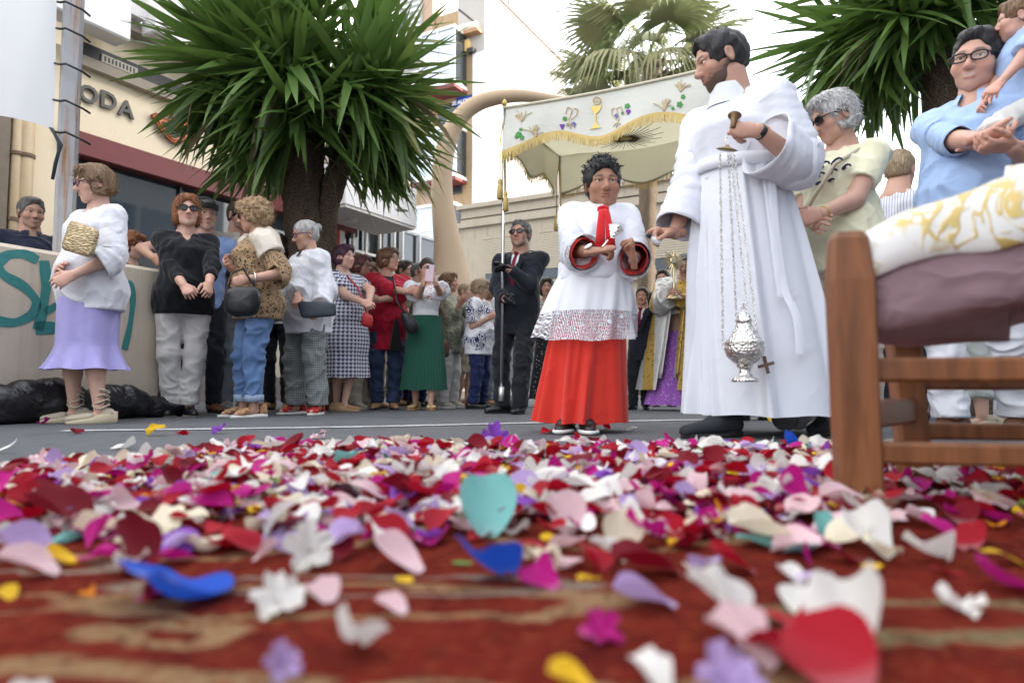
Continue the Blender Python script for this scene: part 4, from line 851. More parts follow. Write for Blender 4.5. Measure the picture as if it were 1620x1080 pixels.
def blade(droop, twist=0., n=7):
    P = []
    for i in range(n):
        t = i/(n-1); w = .041*min(1, (t/.18)**.6 if t > 0 else .35)*(1-max(0, (t-.35)/.65)**1.7)+.001; x = t*math.cos(droop*t*.5); z = -droop*.5*t*t; a = twist*t; f = .45*w
        P.append([(x, w*math.cos(a), z+w*math.sin(a)+f*.6), (x, 0, z), (x, -w*math.cos(a), z-w*math.sin(a)+f*.6)])
    return sheet(np.array(P))
BL = [blade(d_, tw) for d_, tw in ((.03, .2), (.10, -.3), (.18, .4), (.3, -.2), (.6, .3), (.95, -.5), (.05, .6))]
BLM = [qmesh('leaf', v, f) for v, f in BL]
for me in BLM: me.materials.append(YUC)
DLM = [qmesh('leaf', *BL[i]) for i in (3, 4, 5)]
for me in DLM: me.materials.append(DEADL)
def bark(name, a, b, sc=(1, 1, .35)):
    t = NT(name); v = t.vor(75, t.co(sc), 'DISTANCE_TO_EDGE'); n = t.noise(22, 5, .7); c = t.mix(t.ramp(v, [(.0, 0), (.16, 1)]), sc3(a, .45), t.mix(n, a, b)); t.bump(t.m('ADD', v, t.m('MULTIPLY', n, .5)), .9, .03); return t.fin(c, .9, 0, .2)
BARK = bark('yucca_bark', (.13, .09, .065), (.27, .2, .15))
def yucca(label, base, stems, heads, cc, seed, llen, nleaf, cam_pick=300, cut=None):
    """stems: list of polylines with radii; heads: rosette centres; cc: crown centre"""
    rt = tag(empty('yucca_tree', base), label, 'tree'); inv = np.array(base, float); rg = np.random.default_rng(seed)
    for P, r in stems:
        P = np.array(P)-inv; t = np.linspace(0, len(P)-1, 34); P = np.stack([np.interp(t, np.arange(len(P)), P[:, c]) for c in range(3)], 1); r = np.interp(t, np.arange(len(r)), r)
        for _ in range(3): P[1:-1] = .25*P[:-2]+.5*P[1:-1]+.25*P[2:]
        th = np.linspace(0, 6.2832, 28, endpoint=False); R = np.array([[P[i]+r[i]*(1+.07*math.sin(q*5+i*.3)+.05*math.sin(q*9-i*.7)+.04*rg.normal())*np.array([math.cos(q), math.sin(q), 0]) for q in th] for i in range(len(P))]); V, F = loft(R); link('trunk', qmesh('trunk', V, F), BARK, rt)
    L = []
    for i in range(nleaf):
        hc = heads[rg.integers(len(heads))]; hc = np.array(hc)+rg.normal(0, .05, 3); out = vnorm(hc-np.array(cc)); n = vnorm(rg.normal(size=3)); n = vnorm(n+out*rg.uniform(.2, 1.0)+np.array([0, 0, .25]))
        old = rg.uniform() < (.30 if hc[2] > cc[2]-.1 else .6)
        if old: n = vnorm(np.array([n[0], n[1], -abs(n[2])*.6-rg.uniform(.1, .9)]))
        k = int(rg.choice([4, 5, 3, 5]) if old and rg.uniform() < .4 else rg.choice([0, 0, 1, 1, 2, 6, 3])); ln = llen*rg.uniform(.72, 1.12)
        x, y0, z = n, np.cross((0, 0, 1), n), None; y = vnorm(y0+rg.normal(0, .25, 3)); y = vnorm(y-x*np.dot(x, y)); z = np.cross(x, y)
        if z[2] < 0: y, z = -y, -z
        p = hc+n*.05; tip = p+n*ln; ang = ln*np.linalg.norm(np.cross(vnorm(p), n))/max(1, tip[1]); vis = ang*(1.6 if p[1]+n[1]*.5 < cc[1]+.1 else .6)
        tx, ty = proj(tip)
        if cut and (ty > cut[0] or (abs(tx-cut[1]) < 72 and ty > cut[2])): continue
        L.append((vis, p, x, y, z, ln, k, old and rg.uniform() < .30))
    L.sort(key=lambda q: -q[0]); rest = []; rr = []
    for i, (vis, p, x, y, z, ln, k, dead) in enumerate(L):
        Rm = np.stack([x*ln, y*ln*1.0, z*ln], 1)
        if i < cam_pick:
            o = link('leaf', (DLM[k % 3] if dead else BLM[k]), None, rt); o.matrix_local = M4(p-inv, Rm[:, 0], Rm[:, 1], Rm[:, 2])
        else: v, f = BL[k]; rest.append((v @ Rm.T+p-inv, f)); rr.append(np.full(len(v), rg.uniform()))
    V, F = joinq(rest); me = qmesh('foliage', V, F); a = me.attributes.new('rnd', 'FLOAT', 'POINT'); a.data.foreach_set('value', np.concatenate(rr).astype('f4')); tag(link('foliage', me, YUC, rt), kind='stuff'); return rt
D = 6.35; cc = pix(496, 150, D); b0 = gnd(492, D); rg = np.random.default_rng(5); heads = []
for i in range(30):
    n = vnorm(rg.normal(size=3)); n[2] = n[2] if n[2] > 0 else n[2]*.75; heads.append(cc+n*np.array([.9, .66, .74])*rg.uniform(.55, 1.))
t0 = pix(478, 235, D)
st = [([b0+np.array([-.02, 0, 0]), pix(490, 420, D), pix(480, 330, D), pix(476, 250, D), cc], [.23, .17, .185, .2, .1]), ([b0+np.array([.16, .05, 0]), pix(512, 400, D+.05), pix(516, 330, D+.05), pix(535, 270, D+.05), pix(560, 200, D)], [.17, .12, .105, .11, .06])]
for h_ in heads[:9]: st.append(([t0, (t0+h_)/2, h_], [.1, .07, .05]))
yucca('large yucca with two thick trunks and dense sword leaves behind the crowd', b0, st, heads, cc, 11, .95, 1750, cut=(335, 500, 242))
D = 5.2; cc = pix(1480, 40, D); b0 = gnd(1520, D); heads = []
for i in range(22):
    n = vnorm(rg.normal(size=3)); n[2] = abs(n[2])*.8-.2; heads.append(cc+n*np.array([.72, .5, .55])*rg.uniform(.5, 1.))
st = [([b0, pix(1525, 400, D), pix(1515, 250, D), pix(1500, 170, D), cc], [.2, .17, .15, .16, .08])]
yucca('yucca crown overhanging the man with the child on his arm', b0, st, heads, cc, 12, .82, 900)
def fan(n=34, spread=2.5, dro=.5, seed=0):
    rg = np.random.default_rng(seed); parts = []
    pet = []
    for i in range(6): t = i/5; pet.append([(t*1.0, .016*(1-t*.4), .0), (t*1.0, -.016*(1-t*.4), 0)])
    parts.append(sheet(np.array(pet)))
    for i in range(n):
        a = (i/(n-1)-.5)*spread*2*.78; L = .95*(1-.25*abs(a)/2.0)*rg.uniform(.9, 1.05); R = []
        for k in range(6):
            t = k/5; w = .034*(min(1, t*2.2))*(1-max(0, t-.55)/.45*.93)+.002; dz = -dro*max(0, t-.45)**2*1.8*rg.uniform(.8, 1.3)-.16*t*abs(a)*.4; c = np.array([1.0+math.cos(a)*L*t, math.sin(a)*L*t, dz+.012]); nn = np.array([-math.sin(a), math.cos(a), 0])*w; R.append([c+nn+np.array([0, 0, .02*t]), c, c-nn+np.array([0, 0, .02*t])])
        parts.append(sheet(np.array(R)))
    return joinq(parts)
FANS = [fan(34, 2.6, d_, i) for i, d_ in enumerate((.3, .6, .95))]; FANM = [qmesh('frond', v, f) for v, f in FANS]
for me in FANM: me.materials.append(PALMG)
def palm(label, base, top, nf, seed, sc=1., tr=.17, elmin=-.5):
    rt = tag(empty('palm_tree', base), label, 'tree'); rg = np.random.default_rng(seed); P = np.linspace(np.zeros(3), np.array(top)-np.array(base), 40); th = np.linspace(0, 6.2832, 20, endpoint=False)
    R = np.array([[P[i]+tr*(1+.10*((i % 3)-1)*.5+.06*rg.normal())*np.array([math.cos(q), math.sin(q), 0]) for q in th] for i in range(40)]); V, F = loft(R); link('trunk', qmesh('trunk', V, F), bark('palm_bark', (.2, .14, .09), (.34, .27, .2), (1, 1, 2.)), rt)
    b = MB()
    for i in range(60): a = rg.uniform(0, 6.28); z = -rg.uniform(0, 1.3); p = P[-1]+np.array([math.cos(a)*tr, math.sin(a)*tr, z]); b.bar(p, p+np.array([math.cos(a)*.22, math.sin(a)*.22, .12]), .09, .03)
    b.obj('leaf_stubs', bark('palm_stub', (.26, .2, .14), (.42, .36, .27)), rt)['kind'] = 'stuff'
    for i in range(nf):
        az = i*2.399+rg.uniform(-.3, .3); el = 1.25-(1.25-elmin)*((i+.5)/nf)**.9+rg.uniform(-.12, .12); x = np.array([math.cos(az)*math.cos(el), math.sin(az)*math.cos(el), math.sin(el)]); y = vnorm(np.cross((0, 0, 1), x)+.25*rg.normal(size=3)); y = vnorm(y-x*np.dot(x, y)); z = np.cross(x, y); s_ = sc*rg.uniform(.85, 1.1)
        o = link('frond', FANM[int(rg.integers(3))], None, rt); o.matrix_local = M4(P[-1], x*s_, y*s_, z*s_)
D = 15.; palm('fan palm with feathery green crown above the processional canopy', gnd(1018, D), pix(1030, 95, D), 24, 4, 1.2, .2, -.35)
D = 17.; palm('shorter fan palm half hidden behind the canopy top', gnd(955, D), pix(955, 150, D), 15, 9, .82, .2, -.1)
# ---------------------------------------------------------------- carpet
def _rug():
    t = NT('carpet_pile'); v = t.tc.outputs['Object']; ds = t.n('MixRGB', {'Fac': .07, 'Color1': v, 'Color2': t.n('TexNoise', {'Scale': 11., 'Detail': 3}).outputs['Color']}).outputs[0]
    x, y, _ = t.xyz(ds); n = t.noise(14, 4, .65); c = t.mix(n, (.17, .014, .010), (.28, .038, .022)); spots = t.ramp(t.noise(5, 3, .6), [(.5, 0), (.62, 1)]); c = t.mix(t.m('MULTIPLY', spots, .55), c, (.075, .008, .010))
    def ring(px, py, rx, ry, wd, col, c, off=(0, 0)):
        p = gpix(px, py, .008); dx = t.m('DIVIDE', t.m('SUBTRACT', x, float(p[0])), rx); dy = t.m('DIVIDE', t.m('SUBTRACT', y, float(p[1])), ry); r = t.m('SQRT', t.m('ADD', t.m('MULTIPLY', dx, dx), t.m('MULTIPLY', dy, dy))); a = t.m('ABSOLUTE', t.m('SUBTRACT', r, 1.))
        return t.mix(t.ramp(a, [(wd*.55, .95), (wd*1.05, 0)]), c, col)
    TAN, OLV, GRY = (.42, .27, .14), (.27, .22, .12), (.36, .30, .23)
    for a in ((100, 1150, .2, .09, .18, TAN), (60, 960, .17, .025, .2, TAN), (120, 905, .12, .025, .3, GRY), (610, 960, .24, .05, .16, TAN), (620, 935, .22, .03, .18, GRY), (1560, 1060, .14, .06, .3, TAN), (1500, 985, .13, .05, .3, OLV), (850, 1110, .08, .02, .25, TAN), (1000, 850, .18, .1, .12, TAN), (350, 850, .3, .14, .1, TAN), (1250, 1110, .06, .03, .35, TAN), (360, 1010, .05, .02, .5, TAN)): c = ring(*a, c)
    st = t.m('FRACT', t.m('MULTIPLY', y, 9.)); far = t.ramp(t.xyz()[1], [(0, 0), (1, 1)]); bord = t.m('GREATER_THAN', t.m('SUBTRACT', t.xyz()[1], t.m('MULTIPLY', t.xyz()[0], .16)), 1.6); c = t.mix(t.m('MULTIPLY', bord, t.m('GREATER_THAN', st, .5)), c, (.55, .47, .36))
    fl1 = t.ramp(t.noise(75, 3, .6), [(.52, 0), (.66, 1)]); c = t.mix(t.m('MULTIPLY', fl1, .55), c, (.36, .085, .03)); fl2 = t.ramp(t.noise(48, 3, .7), [(.5, 0), (.64, 1)]); c = t.mix(t.m('MULTIPLY', fl2, .6), c, (.07, .010, .010))
    fib = t.noise(700, 2); c = t.mix(t.m('MULTIPLY', fib, .55), c, (.035, .008, .006)); t.bump(t.m('ADD', fib, t.m('MULTIPLY', t.noise(90, 3), .8)), .9, .006); return t.fin(c, .95, 0, .03)
A, B = gpix(-60, 768), gpix(1680, 728); e = vnorm(B-A); n_ = np.array([e[1], -e[0], 0]); A = A-e*.3; L = 3.6; V = []; rg = np.random.default_rng(0); nx, ny = 60, 44
for k, zz in enumerate((0, .008)):
    pass
R = np.array([[A+e*L*i/(nx-1)+n_*2.4*j/(ny-1)+UP*(.009+.002*math.sin(i*.7)*math.sin(j*.9)) for j in range(ny)] for i in range(nx)]); V, F = sheet(R); bt = R.copy(); bt[:, :, 2] = .001
edge = np.concatenate([R[:, 0], R[-1, :], R[::-1, -1], R[0, ::-1]]); eb = edge.copy(); eb[:, 2] = .001; V2, F2 = sheet(np.stack([edge, eb])); V, F = joinq([(V, F), (V2, F2)])
tag(link('carpet', qmesh('carpet', V, F), _rug()), 'red patterned carpet strewn with flower petals', 'carpet')
# ---------------------------------------------------------------- petals
PCOL = dict(crimson=(.36, .003, .016), dark_red=(.17, .001, .010), magenta=(.46, .008, .2), white=(.78, .76, .72), cream=(.76, .68, .52), pink=(.72, .50, .53), lilac=(.46, .33, .60), yellow=(.80, .50, .02), orange=(.66, .22, .01), aqua=(.20, .50, .47), blue=(.012, .085, .55), violet=(.26, .07, .48), green=(.14, .26, .05))
def pmat(nm, col):
    t = NT(nm.replace('_', ' ')+' petal'); r = t.n('ObjectInfo').outputs['Random']; y = t.xyz()[1]; at = t.n('Attribute', attribute_name='rnd').outputs['Fac']; rr = t.m('FRACT', t.m('ADD', r, at)); c = t.mix(rr, sc3(col, .8), sc3(col, 1.15)); base = t.ramp(t.m('ADD', y, .5), [(.0, 1), (.28, 0)])
    tip = sc3([q*.5+.42 for q in col], 1) if nm not in ('white', 'cream', 'yellow', 'orange', 'green') else (.55, .56, .25); c = t.mix(t.m('MULTIPLY', base, .35), c, tip); vn = t.noise(1., 3, .6, t.co((190, 26, 30))); c = t.mix(t.m('MULTIPLY', vn, .3), c, sc3(col, .62)); t.bump(vn, .25, .003); t.fin(c, .66, 0, .2, .03)
    d = t.n('BsdfTranslucent', {'Color': (*sc3(col, 1.1), 1)}); m = t.n('MixShader', {0: .28, 1: t.b.outputs[0], 2: d.outputs[0]}); t.t.links.new(m.outputs[0], t.out.inputs[0]); return t.mat
PM_ = {k: pmat(k, c) for k, c in PCOL.items()}
def petal(kind, rg, n=9):
    n = 13 if kind == 'ruffle' else n
    u = np.linspace(-1, 1, n)[None]; v = np.linspace(0, 1, n)[:, None]; cup = rg.uniform(.25, .9); curl = rg.uniform(-.35, .55); ph = rg.uniform(0, 6.28, 4)
    if kind == 'rose': w = .5*np.sin(np.pi*(.08+.80*v))**.62*(.42+.58*v**.5); y = v*(1-.12*(1-np.abs(u))**2*0)-.08*u*u*v*-1; y = v-.10*np.abs(u)**2.2*v
    elif kind == 'ruffle': w = .5*(.14+.86*v**.75)*(1-.25*np.clip(v-.8, 0, 1)*5*np.abs(u)**2); y = v*(1-.22*u*u)+.02*np.sin(u*6+ph[0])*v
    elif kind == 'long': w = .24*np.sin(np.pi*(.06+.90*v))**.8; y = v+0*u
    elif kind == 'leaf': w = .3*np.sin(np.pi*(.03+.95*v))**1.1; y = v+0*u
    x = u*w; z = cup*(x*x)*1.5+curl*(v-.3)**2*(v > .3)+.0*u
    if kind == 'rose': z = z+.10*np.maximum(0, np.abs(u)-.6)*rg.uniform(-1, 1)*v*2+.05*np.sin(u*3+ph[0])*v+.04*np.sin(v*5+u*2+ph[1])
    if kind == 'ruffle': z = z+.09*np.sin(u*5+ph[1])*v**2+.03*np.sin(u*8+ph[2])*v**3+.06*np.sin(v*5+u*2+ph[3])
    if kind == 'long': z = z+.25*rg.uniform(-1, 1.6)*v*v+.05*np.sin(v*6+ph[3])
    P = np.stack([x, (y+0*x)-.5, z+0*x], -1); V, F = sheet(P); return V, F
rg = np.random.default_rng(21); PS = [petal(k, rg) for k in ['rose']*6+['ruffle']*5+['long']*3]
for v_, f_ in PS: v_ += .012*np.stack([wav(v_, 14, i_, 5) for i_ in (1, 2, 3)], 1)*np.clip(v_[:, 1:2]+.6, 0, 1); KR, KF, KL = range(0, 6), range(6, 11), range(11, 14)
def flowerlet(rg):
    parts = []
    for i in range(5): V, F = petal('ruffle', rg, 7); a = i*1.2566+.2; V = (V+np.array([0, .55, 0]))*np.array([.55, .55, .7]); V[:, 2] += .25*V[:, 1]; parts.append((V @ rotm(0, 0, a).T*.8, F))
    return joinq(parts)
PS += [flowerlet(rg), flowerlet(rg)]; PS.append(petal('leaf', rg)); KFL = (14, 15); KLEAF = 16
_PM = {}
def pmesh(i, col):
    if (i, col) not in _PM: me = qmesh('petal', *PS[i]); me.materials.append(PM_[col]); _PM[i, col] = me
    return _PM[i, col]
PLAB = {'crimson': 'crimson rose petal', 'dark_red': 'dark wine-red rose petal', 'magenta': 'bright magenta petal', 'white': 'white ruffled petal', 'cream': 'cream petal with yellowish base', 'pink': 'pale pink petal', 'lilac': 'soft lilac petal', 'yellow': 'bright yellow petal', 'orange': 'orange petal', 'aqua': 'dyed turquoise petal', 'blue': 'dyed bright blue petal', 'violet': 'violet petal', 'green': 'small green leaf'}
PETALS = []
def settle(i, p, yaw, tx, ty, size, floor):
    R = rotm(0, 0, yaw) @ rotm(tx, ty, 0); V = PS[i][0] @ R.T*size; z = floor-V[:, 2].min()-.002; return R, np.array([p[0], p[1], z])
def add_petal(i, col, p, yaw, tx, ty, size, floor, where):
    R, q = settle(i, p, yaw, tx, ty, size, floor); PETALS.append((np.linalg.norm(q-np.array([0, 0, CAMH])), size, i, col, R, q, where))
hero = [(265, 950, 'blue', 215, 1, .15, -.5, .25), (772, 918, 'blue', 135, 3, 2.6, .55, .1), (770, 842, 'aqua', 112, 0, .2, .95, 0), (348, 770, 'aqua', 75, 4, 1.2, .3, 0), (895, 836, 'pink', 92, 2, .1, .75, 0), (665, 812, 'crimson', 50, 5, .3, 1.0, .1), (700, 806, 'yellow', 42, 2, 2, .6, 0), (1295, 1055, 'crimson', 215, 4, .1, .25, -.15), (1150, 1000, 'white', 160, 8, .6, .75, .3), (1340, 1010, 'white', 165, 9, -.6, .4, -.2), (1308, 925, 'lilac', 130, 12, 1.5, .1, .1), (1475, 885, 'white', 95, 7, 2.2, .7, .2), (1590, 890, 'yellow', 95, 12, 1.4, .25, 0), (1600, 930, 'magenta', 125, 1, 1.3, .2, 0), (905, 1085, 'yellow', 105, 2, 1.4, .3, 0), (570, 1030, 'white', 115, 10, 3.3, .55, -.2), (445, 1065, 'lilac', 85, 14, .6, .9, 0), (1035, 1078, 'white', 95, 7, .4, .6, 0), (1150, 1095, 'lilac', 150, 15, .2, .7, 0), (30, 1130, 'white', 120, 8, 1, .3, 0), (1020, 955, 'lilac', 125, 0, 1.5, .25, .1), (1020, 905, 'dark_red', 140, 3, 1.6, .3, .1), (1155, 900, 'crimson', 85, 2, 1.4, .4, 0), (860, 885, 'crimson', 100, 12, 1.6, .3, 0), (965, 880, 'white', 85, 4, .9, .5, .3), (440, 960, 'white', 120, 15, .3, .5, 0), (490, 895, 'white', 110, 14, .2, .9, 0), (385, 870, 'crimson', 75, 5, 1.3, .6, 0), (630, 895, 'pink', 120, 1, 1.1, .3, .1), (200, 880, 'magenta', 0, 1, 0, 0, 0), (95, 835, 'dark_red', 145, 3, 1.5, .5, .1), (30, 885, 'lilac', 130, 0, 1.4, .4, .1), (210, 895, 'dark_red', 120, 2, 1.2, .8, .2), (305, 760, 'yellow', 62, 4, 1.5, .2, 0), (1375, 870, 'white', 110, 9, .3, .45, 0), (1210, 858, 'cream', 145, 3, 1.4, .35, 0), (1300, 845, 'aqua', 45, 0, .2, 1.1, 0), (1490, 850, 'magenta', 75, 5, .8, .7, 0), (1590, 805, 'pink', 75, 1, 1.5, .25, 0), (1340, 885, 'dark_red', 110, 13, 1.6, .2, 0), (1275, 885, 'magenta', 50, 13, .6, .9, .4), (1060, 850, 'crimson', 60, 2, .4, .6, 0), (1120, 840, 'magenta', 55, 1, .3, .8, 0), (1110, 800, 'orange', 62, 7, .3, .7, 0), (1170, 815, 'pink', 75, 3, .3, .7, 0), (540, 830, 'violet', 95, 12, 1.5, .3, 0), (620, 960, 'pink', 70, 2, 1, .2, 0), (510, 940, 'pink', 80, 3, .6, .3, 0), (1012, 832, 'yellow', 50, 4, 1.5, .1, 0), (785, 715, 'violet', 72, 14, .2, .9, 0), (786, 705, 'yellow', 14, 0, .1, 1.2, 0), (1295, 725, 'white', 46, 8, .2, 1.1, 0), (1260, 715, 'green', 62, 16, 1.2, .35, 0), (285, 820, 'orange', 50, 8, .5, .5, 0), (60, 760, 'lilac', 60, 2, 1.4, .2, 0), (875, 860, 'yellow', 55, 2, 1.5, .2, 0), (640, 915, 'yellow', 38, 5, 1, .2, 0), (1100, 905, 'cream', 60, 13, 1, .2, 0), (10, 940, 'yellow', 45, 3, 1, .4, 0), (150, 800, 'cream', 70, 0, 1, .3, 0), (1460, 830, 'pink', 65, 0, 1.3, .4, 0), (1540, 760, 'crimson', 60, 1, 1.4, .4, 0), (1380, 808, 'white', 35, 8, .4, .5, 0)]
for x, y, col, wpx, i, yaw, tx, ty in hero:
    if wpx < 5: continue
    p = gpix(x, y, .012); sz = (.9 if col in ('blue', 'aqua', 'crimson') else .78)*wpx/FPX*p[1]*(1.05 if i < 6 else 1.15 if i < 11 else 1.0 if i < 14 else 1.0); add_petal(i, col, p, yaw, tx, ty, sz, .010, 'carpet')
NAMES = list(PCOL); PW = np.array([.22, .12, .10, .20, .09, .09, .05, .075, .02, .006, .006, .02, .012]); PW /= PW.sum()
cnt = 0
while cnt < 2700:                                   # the strewn bed
    d = rg.uniform(.68, 2.55); X = rg.uniform(-1.9, 2.2); x = 810+FPX*X/d; y = gy(d)
    if not -80 < x < 1700: continue
    top = 713+max(0, 420-x)*.085+max(0, x-1290)*.10; dens = np.clip((y-top)/14., 0, 1)*(np.clip((900-y)/90., .0, 1)**1.3+.12*np.clip((985-y)/60., 0, 1))
    if x > 1400: dens *= .42
    if x < 260: dens *= .62
    if rg.uniform() > dens: continue
    col = NAMES[rg.choice(len(NAMES), p=PW)]; k = rg.uniform(); i = int(rg.choice(KR) if k < .56 else rg.choice(KF) if k < .84 else rg.choice(KL) if k < .95 else rg.choice(KFL))
    if col in ('white', 'cream') and rg.uniform() < .5: i = int(rg.choice(KF))
    if col == 'green': i = KLEAF
    if col in ('crimson', 'dark_red'): i = int(rg.choice(KR))
    sz = rg.uniform(.034, .076)*(.55 if col in ('yellow', 'orange', 'green') else 1); st = rg.uniform(0, 1)**2*.035*dens; add_petal(i, col, (X, d), rg.uniform(0, 6.28), rg.normal(0, .26), rg.normal(0, .22), sz, .010+st, 'carpet' if d < 1.75 else 'asphalt'); cnt += 1
cnt = 0
while cnt < 70:                                     # strays beyond the carpet and near the lens
    far = cnt < 44; d = rg.uniform(2.0, 4.3) if far else rg.uniform(.55, .95); X = rg.uniform(-2.2, 2.6)*d/2.6; x = 810+FPX*X/d
    if far and rg.uniform() > (3.0/d)**4: continue
    col = NAMES[rg.choice(len(NAMES), p=PW)]; i = int(rg.choice(len(PS)-1)); add_petal(i, col, (X, d), rg.uniform(0, 6.28), rg.normal(0, .3), rg.normal(0, .25), rg.uniform(.05, .085) if far else rg.uniform(.03, .07), .002 if far else .011, 'asphalt' if far else 'carpet'); cnt += 1
fl = np.array([.625, 1.245, 0]); PETALS.sort(key=lambda q: -q[1]/q[0]); rest = {}
for k, (ds, sz, i, col, R, q, wh) in enumerate(PETALS):
    if k < 300:
        o = link('petal' if col != 'green' else 'fallen_leaf', pmesh(i, col)); o.matrix_world = M4(q, R[:, 0]*sz, R[:, 1]*sz, R[:, 2]*sz)
        up = R[2, 2]; pose = 'flat' if abs(up) > .955 else 'tilted' if abs(up) > .8 else 'upended'; shp = 'rounded' if i in KR else 'ruffled' if i in KF else 'narrow' if i in KL else ''; cn = {'dark_red': 'wine-red', 'pink': 'pale pink', 'blue': 'dyed bright blue', 'aqua': 'dyed turquoise'}.get(col, col); szw = 'large' if sz > .085 else 'small' if sz < .05 else 'medium'
        ax = 810+FPX*q[0]/q[1]; dl = np.linalg.norm(q[:2]-fl[:2]); AN = ((133, 'lilac skirt'), (284, 'white trousers'), (405, 'leopard blouse'), (484, 'plaid trousers'), (548, 'houndstooth dress'), (612, 'red cardigan'), (670, 'green skirt'), (757, 'navy-print blouse'), (815, 'suited man'), (925, 'altar boy'), (1060, 'priest'), (1200, 'robed man'), (1345, 'yellow t-shirt'), (1530, 'man with toddler')); near_ = 'beside the chair leg' if dl < .32 else 'in front of the '+min(AN, key=lambda a: abs(a[0]-ax))[1]
        noun = 'leaf' if col == 'green' else 'flower head' if i in KFL else 'petal'
        tag(o, ' '.join(f'{szw} {pose} {shp} {cn} {noun} on the {"carpet" if wh == "carpet" else "asphalt"} {near_}'.split()), noun if noun != 'flower head' else 'flower', 'petals strewn over the '+wh)
    else: rest.setdefault(col, []).append((PS[i][0] @ R.T*sz+q, PS[i][1]))
cols = list(rest); parts = [p for c in cols for p in rest[c]]; V, F = joinq(parts); me = qmesh('petal_litter', V, F); mi = np.concatenate([np.full(len(p[1]), k) for k, c in enumerate(cols) for p in rest[c]]); a = me.attributes.new('rnd', 'FLOAT', 'POINT'); a.data.foreach_set('value', np.concatenate([np.full(len(p[0]), rg.uniform()) for p in parts]).astype('f4'))
for c in cols: me.materials.append(PM_[c])
me.polygons.foreach_set('material_index', mi.astype('i4')); tag(link('petal_litter', me), 'dense litter of mixed flower petals over carpet and road', 'petals', kind='stuff')
# ---------------------------------------------------------------- chair
def _wood():
    t = NT('varnished_wood'); g = t.noise(1., 4, .6, t.co((30, 30, 3.), rot=(0, 0, 0)), 1.2); c = t.mix(t.ramp(g, [(.3, 0), (.7, 1)]), (.12, .040, .012), (.25, .092, .028)); t.bump(g, .12, .004); return t.fin(c, t.ramp(g, [(.3, .32), (.7, .5)]), 0, .5)
WOOD = _wood(); fl, rl = np.array([.625, 1.245, 0]), np.array([.915, 1.565, 0]); ev = np.array([.46, -.10, 0]); fr_, rr_ = fl+ev, rl+ev*.94
ch = tag(empty('chair', fl), 'low varnished wooden chair with white and gold brocade seat on the carpet', 'chair'); yw = math.atan2(ev[1], ev[0]); RC = rotm(0, 0, yw)
def cp(name, b, m, smooth=False): return part(name, b, m, ch, smooth)
Z0 = .008
def leg(p, h, w, lean=(0, 0), top=1.):
    R = []
    for z, k in ((Z0, .94), (Z0+.006, 1), (h*.5, 1.), (h-.09, 1.02), (h-.012, top), (h, top*.8)):
        c = p+np.array([lean[0]*z, lean[1]*z, z]); a = w/2*k; q = [(a, a-.006), (a-.006, a), (-a+.006, a), (-a, a-.006), (-a, -a+.006), (-a+.006, -a), (a-.006, -a), (a, -a+.006)]; R.append([c+RC @ np.array([x*.96, y*.8, 0]) for x, y in q])
    V, F = loft(np.array(R)); b = MB(); b.add(V, F.tolist()+[list(range(8))[::-1], list(range(40, 48))]); return cp('leg', b, WOOD)
leg(fl, .505, .076, (-.012, 0), .84); leg(rl, .44, .066, (-.05, 0)); leg(fr_, .98, .066, (.05, -.02)); leg(rr_, .98, .066, (.05, -.02))
def rail(a, b_, z, hgt, t): m = MB(); m.bar(a+UP*z, b_+UP*z, t, hgt, up=(0, 0, 1), bev=.006); V = m.v[0]; cp('rail', m, WOOD)
def rail2(a, b_, z, hgt, t):
    d = vnorm(b_-a); m = MB(); m.box((a+b_)/2+UP*z, (np.linalg.norm(b_-a), t, hgt), np.stack([d, np.cross(UP, d), UP], 1), 0, .006); cp('rail', m, WOOD)
rail2(fl, fr_, .253, .044, .03); rail2(fl, fr_, .105, .04, .03); rail2(fl, rl, .17, .055, .028); rail2(fr_, rr_, .17, .055, .028); rail2(rl, rr_, .235, .04, .028); rail2(rl, rr_, .122, .036, .028)
for zz in (.66, .78, .9): rail2(fr_+np.array([.05*zz, -.02*zz, 0]), rr_+np.array([.05*zz, -.02*zz, 0]), zz, .06, .022)
MAUVE = cloth('mauve_lining', (.30, .20, .22), wr=.8)
def _broc():
    t = NT('brocade'); d = t.n('MixRGB', {'Fac': .08, 'Color1': t.tc.outputs['Object'], 'Color2': t.n('TexNoise', {'Scale': 9.}).outputs['Color']}).outputs[0]; v = t.vor(11, d); fl_ = t.ramp(v, [(.24, 1), (.32, 0)]); r2 = t.ramp(t.m('ABSOLUTE', t.m('SUBTRACT', v, .42)), [(.03, 1), (.06, 0)]); w_ = t.ramp(t.noise(26, 3, .6), [(.44, 0), (.5, 1)])
    fo = t.m('ABSOLUTE', t.m('SUBTRACT', t.noise(7, 2, .5, dist=2.6), .5)); fo = t.m('MULTIPLY', t.ramp(fo, [(.02, 1), (.045, 0)]), t.ramp(t.noise(4, 1), [(.42, 0), (.5, 1)])); g = t.m('MINIMUM', t.m('ADD', t.m('ADD', t.m('MULTIPLY', fl_, w_), t.m('MULTIPLY', r2, .5)), fo), 1.); c = t.mix(g, t.mix(t.noise(12, 2), (.60, .60, .60), (.68, .66, .60)), (.52, .38, .12)); t.bump(t.m('ADD', g, t.m('MULTIPLY', t.noise(300, 1), .3)), .4, .004); return t.fin(c, t.m('SUBTRACT', .5, t.m('MULTIPLY', g, .1)), t.m('MULTIPLY', g, .35), .5, .2)
BROC = _broc(); n = 64; th = np.linspace(0, 2*np.pi, n, endpoint=False); cS = (fl+rl+fr_+rr_)/4; ax, ay = ev/2*1.06, (rl-fl)/2*1.07
def sq(q, p=5.): c, s_ = math.cos(q), math.sin(q); k = (abs(c)**p+abs(s_)**p)**(-1/p); return c*k, s_*k
